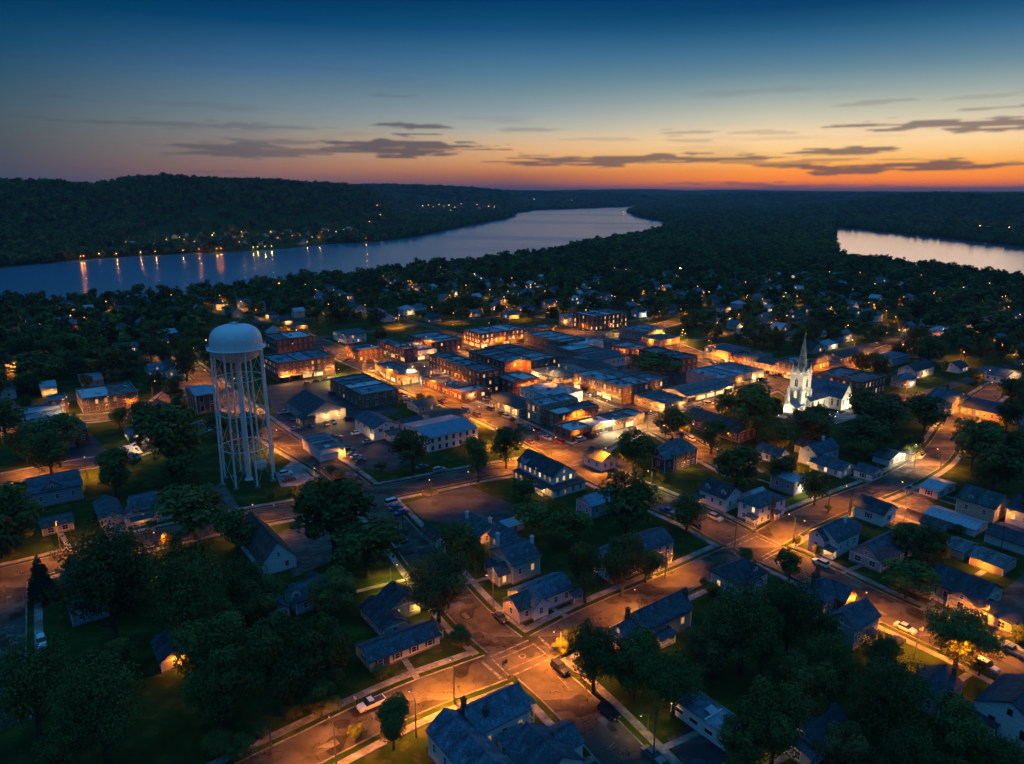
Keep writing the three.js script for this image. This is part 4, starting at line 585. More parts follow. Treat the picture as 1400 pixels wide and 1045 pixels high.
  { ph: 'low grey cottage', label: 'low grey cottage with two pairs of white framed windows', N: [59, 734], R: [101, 724], L: [53, 722], h: 2.7, roof: 'gx', rh: 1.6, wall: 'grey', top: 'green', win: { st: 1, sp: 3.6, lit: 0, w: 1.5, noGable: 1 } },
  { ph: 'white garage with open door', label: 'pale garage with gabled roof and its wide door open', N: [139, 722], R: [171, 715], L: [128, 700], h: 3, roof: 'gz', rh: 1.7, wall: 'beige', top: 'slate', win: { st: 0 }, doors: [] },
  { ph: 'white house with porch lamp', label: 'one-and-a-half storey pale house with white porch posts and lamp', N: [186, 719], R: [220, 708], L: [172, 701], h: 4.6, roof: 'gx', rh: 3, wall: 'beige', top: 'slate', win: { st: 1, lit: 0.2 }, porch: [['+z', -2, 6, 2, 2.5, 14, 'w']], wings: [{ W: 4.5, D: 3, h: 4.6, roof: 'gz', rh: 2, x: -4, z: 5 }], lamps: [['-x', 4, 2.4, 24, 'w']] },
  { ph: 'dark house by the spruce lawn', label: 'dark narrow house with lit side wall beside the spruce lawn', N: [100, 858], R: [157, 843], L: [88, 806], h: 4, roof: 'gz', rh: 3, W: 8, wall: 'blue', top: 'slate', win: { lit: 0 }, wings: [{ W: 7, D: 5, h: 2.8, roof: 'gx', rh: 1.4, x: 6.8, z: 3, wall: 'beige', win: { lit: 0.6 } }], lamps: [['+x', -3, 2.6, 12, 'w']] },
  { ph: 'lamplit wooden garage', label: 'small garage with lamplit orange door in a dark yard', N: [222, 921], R: [260, 911], L: [208, 893], h: 2.8, roof: 'gz', rh: 1.8, wall: 'tan', top: 'slate', win: { st: 1, sp: 2.6, lit: 0.1, noGable: 1 }, lamps: [['+z', 0.6, 2.4, 30, 's']] },
  // ---- west of the water tower
  { ...com, name: 'row_house', ph: 'long brick terrace', label: 'long two-storey brick terrace with rows of white windows and a wall lamp', N: [114, 567], R: [191, 556], L: [106, 552], h: 6.8, wall: 'brownBrick', top: 'tar', win: { sp: 3.4, lit: 0.16, h: 1.8 }, lamps: [['+z', 8.5, 3.4, 60, 's'], ['+z', -2, 3.2, 16, 'w']] },
  { ...com, ph: 'small dark brick shop', label: 'small dark brick two-storey shop with white arched windows', N: [69, 569], R: [95, 565], L: [62, 561], h: 6.4, wall: 'darkBrick', top: 'blueFlat', win: { sp: 3, lit: 0, style: 'arch', h: 1.7 }, lamps: [['+x', 0, 3, 34, 's']] },
  { ...com, ph: 'brick hall with tall white windows', label: 'brick hall with tall white boarded windows and pale metal roof', roof: 'gx', rh: 1.2, N: [270, 567], R: [297, 561], L: [250, 555], h: 9, wall: 'darkBrick', top: 'metal', win: { st: 2, sp: 4, lit: 0, w: 1.6, h: 3.2, style: 'plain' } },
  { ph: 'pale blue cottage by the brick terrace', label: 'pale blue cottage with dark gable roof before the brick terrace', N: [181, 577], R: [205, 568], L: [160, 572], h: 3.4, roof: 'gz', rh: 2.2, wall: 'blue', top: 'slate', win: { st: 1, lit: 0.1 } },
  { ph: 'dark gabled house by the brick hall', label: 'dark gabled house with one lit window beside the brick hall', N: [221, 582], R: [240, 575], L: [209, 566], h: 4.4, roof: 'gz', rh: 2.6, wall: 'green', top: 'dark', win: { lit: 0.15 } },
  { ph: 'pale blue gabled shed', label: 'pale blue gabled shed in the dark yard behind the flat roof', N: [179, 610], R: [201, 602], L: [174, 597], h: 3.4, roof: 'gz', rh: 2, wall: 'blue', top: 'blue', win: { st: 1, lit: 0.1 }, lamps: [['-x', 0, 2.5, 10, 'y']] },
  { ph: 'flat white outbuilding', label: 'flat white outbuilding between two dark trees', N: [172, 632], R: [192, 626], L: [168, 622], h: 2.6, roof: 'shed', rh: 0.6, wall: 'white', top: 'metal', win: { st: 0 } },
  { ...com, ph: 'wide flat-roofed warehouse', label: 'wide low warehouse with dark blue flat roof and red brick end', N: [32, 624], R: [104, 612], L: [22, 574], h: 4.6, wall: 'block', top: 'tar', win: { st: 0 } },
  { ...com, ph: 'red brick annex', label: 'small red brick annex with single tall white window', N: [107, 610], R: [122, 606], L: [100, 600], h: 6, wall: 'brick', top: 'tar', win: { st: 1, sp: 3, lit: 0, h: 2 } },
  { ph: 'white house with lit yard', label: 'white house with warm lamp above its yard beyond the dark brick shop', N: [58, 544], R: [78, 540], L: [49, 536], h: 5, roof: 'gx', rh: 1.6, wall: 'white', top: 'metal', win: { lit: 0.1 }, lamps: [['+z', 0, 2.4, 46, 's'], ['+z', 3, 2.4, 18, 'w']] },
  { ph: 'white gabled house beyond the terrace', label: 'white gabled house with dark roof beyond the brick terrace', N: [45, 520], R: [71, 515], L: [35, 512], h: 5, roof: 'gx', rh: 2.4, wall: 'white', top: 'dark', win: { lit: 0.06 } },
  { ph: 'pale metal-roofed store', label: 'pale store with white metal roof between terrace and woods', N: [114, 532], R: [141, 527], L: [110, 522], h: 4, roof: 'gx', rh: 1.4, wall: 'grey', top: 'metal', win: { st: 1, lit: 0 } },
  { ph: 'twin-dormered house by the woods', label: 'blue-roofed house with a front dormer and lit ground floor by the woods', N: [207, 519], R: [224, 514], L: [201, 511], h: 4.6, roof: 'gx', rh: 2.6, wall: 'grey', top: 'blue', win: { lit: 0.3 }, dorm: [['+z', 0, 4.6, 2, 1.8, 'white']] },
  { ph: 'white gabled house by the woods', label: 'white gabled house with lit porch at the edge of the woods', N: [230, 519], R: [246, 514], L: [224, 510], h: 5, roof: 'gz', rh: 2.8, wall: 'white', top: 'dark', win: { lit: 0.15 } },
  { ph: 'white cottage at the town edge', label: 'white cottage with pale roof standing by the town edge road', N: [3, 548], R: [22, 543], L: [-6, 538], h: 4.6, roof: 'gz', rh: 2.2, wall: 'white', top: 'slate', win: { lit: 0.04 } },
  // ---- the shops and halls of the centre
  { ...com, ph: 'three-storey brick hotel', label: 'three-storey red brick hotel with lit street front and blue flat roof', N: [381, 523], R: [455, 510], L: [363, 511], h: 10, wall: 'brick', top: 'blueFlat', win: { st: 3, from: 1, sp: 3.3, lit: 0.3 }, shop: [['+z', 40, 1]], lamps: [['+z', 15, 4.5, 60, 'y'], ['+z', -9, 4.2, 50, 's']] },
  { ...com, ph: 'brick store behind the hotel', label: 'older brick store with blue roof standing behind the brick hotel', N: [379, 483], R: [421, 473], L: [363, 475], h: 8, wall: 'brick', top: 'blueFlat', win: { st: 2, sp: 3.2, lit: 0.14 } },
  { name: 'fire_hall', cat: 'building', ph: 'grey gabled fire hall', label: 'grey gabled hall with four wall lamps facing its parked cars', N: [422, 582], R: [467, 569], L: [392, 552], h: 5, roof: 'gz', rh: 4.4, wall: 'grey', top: 'dark', win: { st: 1, sp: 5, lit: 0, skip: 0.5 }, D: 26, lamps: [['+z', -6, 3.2, 40, 'w'], ['+z', -0.4, 3.4, 45, 'w'], ['+z', 5.5, 3.6, 60, 'w']], wings: [{ W: 6, D: 7, h: 3.6, roof: 'hip', rh: 1.6, x: -9, z: 10.5, wall: 'paleBrick', win: { lit: 0.5 } }] },
  { ...com, ph: 'long brown-brick warehouse', label: 'long brown brick warehouse with dark flat roof beside the hall', N: [496, 560], R: [547, 552], L: [459, 535], h: 6.6, wall: 'brownBrick', top: 'tar', win: { st: 2, sp: 4.4, lit: 0.02, skip: 0.35 } },
  { name: 'workshop', cat: 'building', ph: 'white gabled workshop', label: 'white gabled workshop with grey-blue roof and lamps over its doors', N: [512, 604], R: [543, 596], L: [489, 588], h: 5.6, roof: 'gz', rh: 2.2, wall: 'white', top: 'slate', win: { st: 2, from: 1, sp: 5, lit: 0.2, w: 1.8, h: 1.4 }, lamps: [['-x', 7, 2.6, 26, 'w'], ['+z', 0, 2.4, 16, 'w']], wings: [{ W: 7, D: 6, h: 3, roof: 'shed', rh: 1, x: 2.6, z: 10.8, win: { lit: 0 } }] },
  { ...com, ph: 'small white corner shop', label: 'small white flat-roofed corner shop with orange door lamp', N: [439, 632], R: [466, 620], L: [416, 613], h: 3.8, wall: 'stucco', top: 'membrane', win: { st: 1, sp: 5, lit: 0, skip: 0.4 }, lamps: [['+z', 4, 2.7, 70, 's']], wings: [{ W: 7, D: 3, h: 2.6, roof: 'shed', rh: 0.7, x: -2, z: 8.6, wall: 'stucco', win: { st: 0 } }] },
  { name: 'workshop', cat: 'building', ph: 'orange wooden workshop', label: 'orange board-clad workshop squeezed behind the white workshop', N: [553, 596], R: [575, 586], L: [541, 588], h: 4.2, roof: 'gx', rh: 1.8, wall: 'orange', top: 'dark', win: { st: 1, lit: 0.2 }, lamps: [['+z', 2, 2.6, 24, 's']] },
  { ...com, ph: 'brightly lit diner', label: 'brown brick diner with brightly lit ground floor windows all round', N: [549, 528], R: [574, 524], L: [514, 512], h: 5.6, wall: 'brownBrick', top: 'membrane', win: { st: 0 }, shop: [['+z', 80, 0], ['-x', 60, 0]] },
  { ...com, ph: 'red brick block beyond the diner', label: 'two-storey red brick block with small windows beyond the diner', N: [554, 496], R: [565, 491], L: [525, 480], h: 7.6, wall: 'brick', top: 'tar', win: { sp: 3.6, lit: 0.12 }, shop: [['-x', 26, 0]] },
  { ...com, ph: 'pink-fronted shop', label: 'low pink-fronted shop with pale roof between two brick blocks', N: [567, 494], R: [592, 488], L: [551, 482], h: 5.4, wall: 'pink', top: 'membrane', win: { st: 1, sp: 3.4, lit: 0.3 }, shop: [['+z', 26, 1]] },
  { ph: 'white house behind the diner', label: 'white two-storey house with bright windows beyond the back street', N: [472, 471], R: [497, 466], L: [461, 464], h: 6, roof: 'gx', rh: 2, wall: 'white', top: 'slate', win: { lit: 0.25 } },
  { ...com, ph: 'dark brown store', label: 'dark brown two-storey store by the back street lamps', N: [490, 495], R: [520, 488], L: [480, 487], h: 6.6, wall: 'darkBrick', top: 'tar', win: { lit: 0.12 }, lamps: [['-x', 0, 3.4, 40, 's']] },
  { name: 'boarding_house', cat: 'building', ph: 'long white boarding house', label: 'long white two-storey boarding house with blue metal roof', N: [586, 620], R: [650, 603], L: [565, 597], h: 6.2, roof: 'gx', rh: 1.4, wall: 'white', top: 'blueMetal', win: { sp: 3.1, lit: 0, frame: 'dark' }, lamps: [['-x', 4, 2.5, 16, 'c']], porch: [['-x', 4, 3, 1.4, 2.3, 0]] },
  { name: 'workshop', cat: 'building', ph: 'brown-roofed barn', label: 'brown-roofed barn behind the white boarding house', N: [602, 592], R: [634, 580], L: [570, 578], h: 4, roof: 'gx', rh: 2, wall: 'beige', top: 'brown', win: { st: 1, lit: 0, skip: 0.5 } },
  { ph: 'green-roofed cottage by the main avenue', label: 'small cottage with green roof beside the main avenue cars', N: [572, 566], R: [590, 558], L: [562, 558], h: 3.2, roof: 'gx', rh: 1.6, wall: 'beige', top: 'green', win: { st: 1, lit: 0.2 } },
  { ...com, ph: 'single-storey brick corner café', label: 'single-storey brick corner building with warm lit windows on the main avenue', N: [632, 551], R: [658, 541], L: [576, 528], h: 4.6, wall: 'brick', top: 'tar', win: { st: 1, sp: 3.6, lit: 0.5, w: 1.6 }, lamps: [['-x', 12, 3.4, 80, 's'], ['-x', 5, 3.4, 50, 's'], ['+z', -2, 3.4, 70, 'w']] },
  { ...com, ph: 'tall brick block', label: 'tall three-storey brick block with stair bay and scattered lit windows', N: [657, 541], R: [681, 535], L: [603, 511], h: 11.6, wall: 'brick', top: 'blueFlat', win: { st: 3, sp: 3.6, lit: 0.16 }, lamps: [['-x', 4, 7, 50, 's'], ['-x', -8, 6.4, 40, 'w'], ['-x', 12, 5, 40, 's']] },
  { ...com, ph: 'two-storey brick annex', label: 'two-storey brick building with twin wall lamps beside the tall block', N: [701, 541], R: [728, 531], L: [681, 531], h: 6.6, wall: 'brick', top: 'blueFlat', win: { st: 2, sp: 4, lit: 0.02 }, lamps: [['+z', -1, 4.4, 70, 's'], ['+z', 4, 4.4, 60, 's']] },
  { ...com, ph: 'pale-roofed store', label: 'brown brick store with broad pale roof in the middle of town', N: [726, 513], R: [751, 503], L: [676, 490], h: 7.4, wall: 'brownBrick', top: 'pale', win: { st: 2, sp: 4, lit: 0.14 } },
  { ph: 'floodlit cream cottage', label: 'cream cottage with hip roof and brightly lit verandah in town', N: [762, 526], R: [785, 519], L: [741, 512], h: 3.8, roof: 'hip', rh: 2.2, wall: 'cream', top: 'slate', win: { st: 1, sp: 2.6, lit: 0.3 }, porch: [['+z', 0, 8, 1.8, 2.8, 60, 'w']], lamps: [['-x', -6, 3.2, 50, 'c']] },
  { name: 'library', cat: 'building', ph: 'lit columned library', label: 'white columned building with lit pediment facing the main avenue', N: [709, 572], R: [732, 562], L: [675, 555], h: 4.4, roof: 'gz', rh: 1.8, wall: 'paleBrick', top: 'dark', win: { st: 1, sp: 2.8, lit: 0.35, h: 2.4 }, porch: [['-x', -7, 5, 1.8, 3.2, 38, 'w']], lamps: [['-x', 2, 3, 36, 'w'], ['-x', 8, 3, 28, 'w']] },
  { ...com, ph: 'tall white-fronted shop', label: 'tall narrow shop with white lit front and pale blue roof', N: [739, 581], R: [775, 564], L: [721, 573], h: 8.2, wall: 'paleBrick', top: 'membrane', win: { st: 2, sp: 2.6, lit: 0.4, h: 2.2, faces: ['-x'] } },
  { ...com, ph: 'brown shop with blue roof', label: 'brown brick shop with dark blue roof next to the tall white-fronted shop', N: [763, 588], R: [796, 567], L: [741, 582], h: 6.4, wall: 'brownBrick', top: 'blueFlat', win: { st: 2, sp: 5, lit: 0.14, skip: 0.3 } },
  { ...com, ph: 'lit single-storey restaurant row', label: 'long single-storey restaurant row with lit terrace along the street', N: [780, 605], R: [862, 573], L: [757, 596], h: 4.2, wall: 'brownBrick', top: 'redTar', win: { st: 0 }, shop: [['+z', 34, 0]], lamps: [['+z', 15, 3.4, 60, 'c'], ['+z', 3, 3.2, 40, 'y']] },
  { ...com, ph: 'low shop behind the library', label: 'low dark-roofed shop with white corner lamp behind the library', N: [752, 558], R: [786, 545], L: [700, 545], h: 4.4, wall: 'stucco', top: 'tar', win: { st: 1, lit: 0.05 }, lamps: [['+z', 7, 3.6, 60, 'c']] },
  { ...com, ph: 'pink-lit shop row', label: 'two-storey shop row with rosy lit fronts along the market avenue', N: [826, 544], R: [858, 530], L: [787, 530], h: 7.6, wall: 'paleBrick', top: 'tar', win: { st: 2, from: 1, sp: 3, lit: 0.35, h: 1.9 }, shop: [['-x', 34, 1]] },
  { ...com, ph: 'dark brick shop row', label: 'dark brick shop row with bright white shop windows and bare side wall', N: [851, 554], R: [904, 537], L: [826, 544], h: 8.4, wall: 'brownBrick', top: 'membrane', win: { st: 2, from: 1, sp: 3.4, lit: 0.45, h: 1.9 }, shop: [['-x', 44, 1]], lamps: [['+x', 3, 5, 60, 's']] },
  { ...com, ph: 'single-storey glowing shop', label: 'single-storey shop glowing orange under a row of lamps', N: [908, 566], R: [933, 556], L: [866, 553], h: 4.2, wall: 'paleBrick', top: 'redTar', win: { st: 1, sp: 4, lit: 0.3 }, lamps: [['-x', -6, 3.2, 60, 's'], ['-x', 2, 3.2, 60, 's'], ['-x', 7.5, 3.2, 90, 'w'], ['+z', 4, 3.2, 40, 'w']] },
  { name: 'market_hall', cat: 'building', ph: 'lit gabled market hall', label: 'long market hall with pale gabled roof and lit open street side', N: [939, 552], R: [992, 534], L: [911, 541], h: 3.8, roof: 'gx', rh: 2, wall: 'cream', top: 'grey', win: { st: 0 }, shop: [['+z', 46, 0], ['-x', 30, 0]] },
  { ...com, ph: 'broad blue-roofed store', label: 'broad store with two pale blue flat roofs behind the market hall', N: [985, 535], R: [1040, 520], L: [936, 523], h: 5.8, wall: 'grey', top: 'membrane', win: { st: 1, sp: 6, lit: 0.1 }, shop: [['+z', 36, 1]] },
  { ...com, ph: 'dark brick block by the trees', label: 'dark brick two-storey block half hidden by downtown trees', N: [930, 511], R: [948, 505], L: [886, 494], h: 8, wall: 'darkBrick', top: 'tar', win: { sp: 4, lit: 0.05 } },
  { ...com, ph: 'cream corner pub', label: 'cream corner building at the head of the lamplit church avenue', N: [999, 498], R: [1016, 491], L: [972, 488], h: 7.4, wall: 'cream', top: 'slate', roof: 'hip', rh: 2, win: { lit: 0.25 }, shop: [['-x', 40, 0]] },
  { ...com, ph: 'red brick pub', label: 'low red brick pub next to the cream corner building', N: [1016, 504], R: [1032, 498], L: [1001, 498], h: 6, wall: 'brick', top: 'tar', win: { lit: 0.2 }, shop: [['-x', 60, 1]], lamps: [['-x', -2, 3.6, 60, 's']] },
  { ...com, ph: 'pale brick chemist', label: 'pale brick shop with three lit upper windows on church avenue', N: [1033, 509], R: [1049, 503], L: [1016, 504], h: 8, wall: 'paleBrick', top: 'tar', win: { lit: 0.3 }, shop: [['-x', 50, 1]] },
  { ...com, ph: 'white gabled shop', label: 'white shop with dark pitched roof on church avenue', roof: 'gz', rh: 2, N: [1058, 515], R: [1074, 508], L: [1033, 509], h: 6.4, wall: 'pink', top: 'green', win: { lit: 0.25 }, shop: [['-x', 40, 0]] },
  { ...com, ph: 'dark arched shop', label: 'dark brick shop with pale arched windows at the church avenue corner', N: [1083, 520], R: [1104, 512], L: [1058, 514], h: 8.6, wall: 'darkBrick', top: 'tar', win: { lit: 0.25, style: 'arch', h: 1.6 }, shop: [['-x', 44, 1]], lamps: [['+z', 3, 3.6, 60, 's']] },
  { ...com, ph: 'lit wooden tavern', label: 'low wooden tavern with orange lamps beyond the church', roof: 'gx', rh: 2, N: [1106, 509], R: [1130, 502], L: [1098, 504], h: 4, wall: 'redwood', top: 'brown', win: { st: 1, lit: 0.5 }, lamps: [['+z', -4, 3, 60, 's'], ['+z', 0, 3, 60, 's'], ['+z', 4, 3, 50, 's']] },
  { ...com, ph: 'dark brick school', label: 'large dark brick school with two rows of arched windows', N: [1175, 547], R: [1210, 537], L: [1135, 527], h: 8.4, wall: 'darkBrick', top: 'redTar', win: { sp: 3.2, lit: 0.14, style: 'arch', h: 1.8, frame: 'white' }, lamps: [['-x', -12, 3, 40, 's']] },
  { ...com, ph: 'large lit brick block', label: 'large three-storey brick block with many lit windows at the north end', N: [657, 477], R: [708, 466], L: [640, 469], h: 9.4, wall: 'brick', top: 'membrane', win: { st: 3, from: 1, sp: 3.4, lit: 0.62 }, shop: [['-x', 60, 0], ['+z', 50, 0]], lamps: [['-x', 6, 4.4, 90, 's'], ['+z', 15, 4, 60, 's']] },
  { ...com, ph: 'orange brick block', label: 'orange brick block adjoining the large lit brick block', N: [711, 468], R: [751, 460], L: [702, 464], h: 7.4, wall: 'brick', top: 'membrane', win: { sp: 3.6, lit: 0.2 }, shop: [['+z', 36, 0]] },
  { ...com, ph: 'three-storey mill', label: 'three-storey brick mill with rows of lit windows by the back street', N: [812, 453], R: [857, 446], L: [795, 445], h: 10.5, wall: 'darkBrick', top: 'redTar', win: { st: 3, sp: 4, lit: 0.5, h: 1.9 }, lamps: [['-x', 0, 3.4, 40, 's'], ['+z', 0, 3.4, 30, 'w']] },
  { ...com, ph: 'pink annex of the mill', label: 'pink two-storey building beside the three-storey mill', N: [782, 447], R: [797, 443], L: [765, 443], h: 7, wall: 'pink', top: 'redTar', win: { sp: 3.6, lit: 0.3 }, lamps: [['-x', 0, 3.4, 50, 's']] },
  { ...com, ph: 'blue-grey depot', label: 'blue-grey depot with flat roof beyond the car park', N: [875, 467], R: [901, 460], L: [851, 460], h: 6, wall: 'block', top: 'membrane', win: { st: 1, lit: 0.1 }, lamps: [['+x', 0, 4, 60, 'y']] },
  { ...com, ph: 'glowing garage shop', label: 'garage shop lit orange along its front beyond the depot', N: [902, 474], R: [921, 468], L: [882, 468], h: 4.6, wall: 'paleBrick', top: 'slate', roof: 'hip', rh: 1.6, win: { st: 1, lit: 0.3 }, lamps: [['-x', 0, 3, 90, 's'], ['+z', 0, 3, 80, 's']] },
  { ...com, ph: 'long dark store roof', label: 'long dark flat-roofed store in the block behind the market', N: [803, 498], R: [830, 490], L: [752, 480], h: 5, wall: 'block', top: 'tar', win: { st: 0 } },
  { ...com, ph: 'blue store roof', label: 'store with pale blue sheet roof in the middle of the block', N: [790, 486], R: [816, 478], L: [766, 476], h: 6, wall: 'stucco', top: 'membrane', win: { st: 0 } },
  { ...com, ph: 'white walled store', label: 'white walled store with sloping dark roof beside the car park', roof: 'gx', rh: 2, N: [812, 508], R: [846, 498], L: [797, 498], h: 6, wall: 'stucco', top: 'slate', win: { st: 1, lit: 0.05 } },
  { ...com, ph: 'white-roofed lit shop', label: 'small shop with white roof and lit orange front by the car park', N: [862, 488], R: [880, 482], L: [842, 480], h: 4.4, wall: 'brick', top: 'pale', win: { st: 1, sp: 3, lit: 0.4 }, lamps: [['-x', 2, 3.2, 70, 's'], ['+z', 0, 3.2, 60, 's']] },
  { ...com, ph: 'lit alley store', label: 'store with lit orange side in the alley behind the cream cottage', roof: 'gx', rh: 1.6, N: [812, 520], R: [836, 512], L: [772, 503], h: 4.6, wall: 'stucco', top: 'dark', win: { st: 1, lit: 0.1 }, lamps: [['+z', 4, 3.2, 70, 's']] },
  { ...com, ph: 'big tarred block roof', label: 'wide brown store with tarred flat roof beyond the pale-roofed store', N: [766, 484], R: [790, 476], L: [722, 470], h: 7, wall: 'brownBrick', top: 'membrane', win: { st: 1, sp: 6, lit: 0.05 } },
  { ...com, ph: 'low dark block', label: 'low dark block between the tall brick block and the pale-roofed store', N: [690, 516], R: [714, 506], L: [650, 498], h: 8, wall: 'brick', top: 'blueFlat', win: { sp: 4, lit: 0.1 } },
  { ...com, ph: 'blue-roofed block on the back street', label: 'blue-roofed brick block with lit parapet on the back street', N: [592, 484], R: [624, 476], L: [572, 470], h: 6.8, wall: 'brick', top: 'blueFlat', win: { sp: 4, lit: 0.12 }, lamps: [['-x', 4, 4, 40, 's']] },
  // ---- east side
  { ph: 'stone gabled house', label: 'stone gabled house with tall chimney and orange lit windows', N: [1300, 568], R: [1318, 558], L: [1276, 556], h: 6.2, roof: 'gz', rh: 3, wall: 'paleBrick', top: 'slate', win: { lit: 0.3 }, chim: [[3, -2, 11]] },
  { ...com, ph: 'lamplit roadside diner', label: 'low roadside building with orange lamps along its verandah', roof: 'gz', rh: 2, N: [1383, 582], R: [1412, 570], L: [1322, 561], h: 3.8, wall: 'tan', top: 'dark', win: { st: 1, lit: 0.3 }, lamps: [['-x', -8, 2.8, 70, 's'], ['-x', 0, 2.8, 60, 's'], ['-x', 7, 2.8, 70, 's']] },
  { ph: 'white gabled house with lit porch', label: 'pale gabled house with lit porch amid dark trees east of the school', N: [1250, 520], R: [1268, 511], L: [1229, 515], h: 5, roof: 'gx', rh: 3, wall: 'white', top: 'dark', win: { lit: 0.2 }, lamps: [['+z', 1, 2.6, 50, 'w']] },
  { ph: 'row of lit cottages', label: 'long lit cottage along the lane beyond the school', N: [1152, 498], R: [1182, 485], L: [1135, 490], h: 4, roof: 'gx', rh: 2, wall: 'paleBrick', top: 'dark', win: { st: 1, lit: 0.4 }, lamps: [['+z', -4, 2.8, 60, 's'], ['+z', 6, 2.8, 60, 's']] },
  { ph: 'small blue-white house by the roundwood', label: 'pale house with wide roof among the eastern trees', N: [1218, 502], R: [1234, 494], L: [1205, 492], h: 4.6, roof: 'hip', rh: 2, wall: 'blue', top: 'blue', win: { lit: 0.05 } },
  { ph: 'white garage by the parked truck', label: 'white garage with dark gable roof beside a parked white truck', N: [1374, 526], R: [1392, 518], L: [1358, 512], h: 4, roof: 'gz', rh: 2.2, wall: 'white', top: 'slate', win: { st: 1, lit: 0 } },
  { ph: 'white corner cottage by the stop lamp', label: 'white cottage with lamplit wall beside the third crossing', N: [822, 646], R: [842, 634], L: [806, 634], h: 4, roof: 'gz', rh: 2.4, wall: 'white', top: 'dark', win: { st: 1, lit: 0.05 }, W: 7 },
  { ph: 'brown-roofed hall among trees', label: 'long brown-roofed hall among the trees below the market', N: [1010, 606], R: [1028, 596], L: [950, 578], h: 4.6, roof: 'gz', rh: 2.6, wall: 'brick', top: 'brown', win: { st: 1, lit: 0.1 } },
  { ph: 'small cottage with amber lamp', label: 'small cottage with amber porch lamp under the eastern trees', N: [1104, 624], R: [1118, 618], L: [1094, 616], h: 3.4, roof: 'gz', rh: 1.8, wall: 'grey', top: 'dark', win: { st: 1, lit: 0.1 }, lamps: [['-x', 0, 2.6, 34, 's']] },
];
list.forEach((s) => building(s));

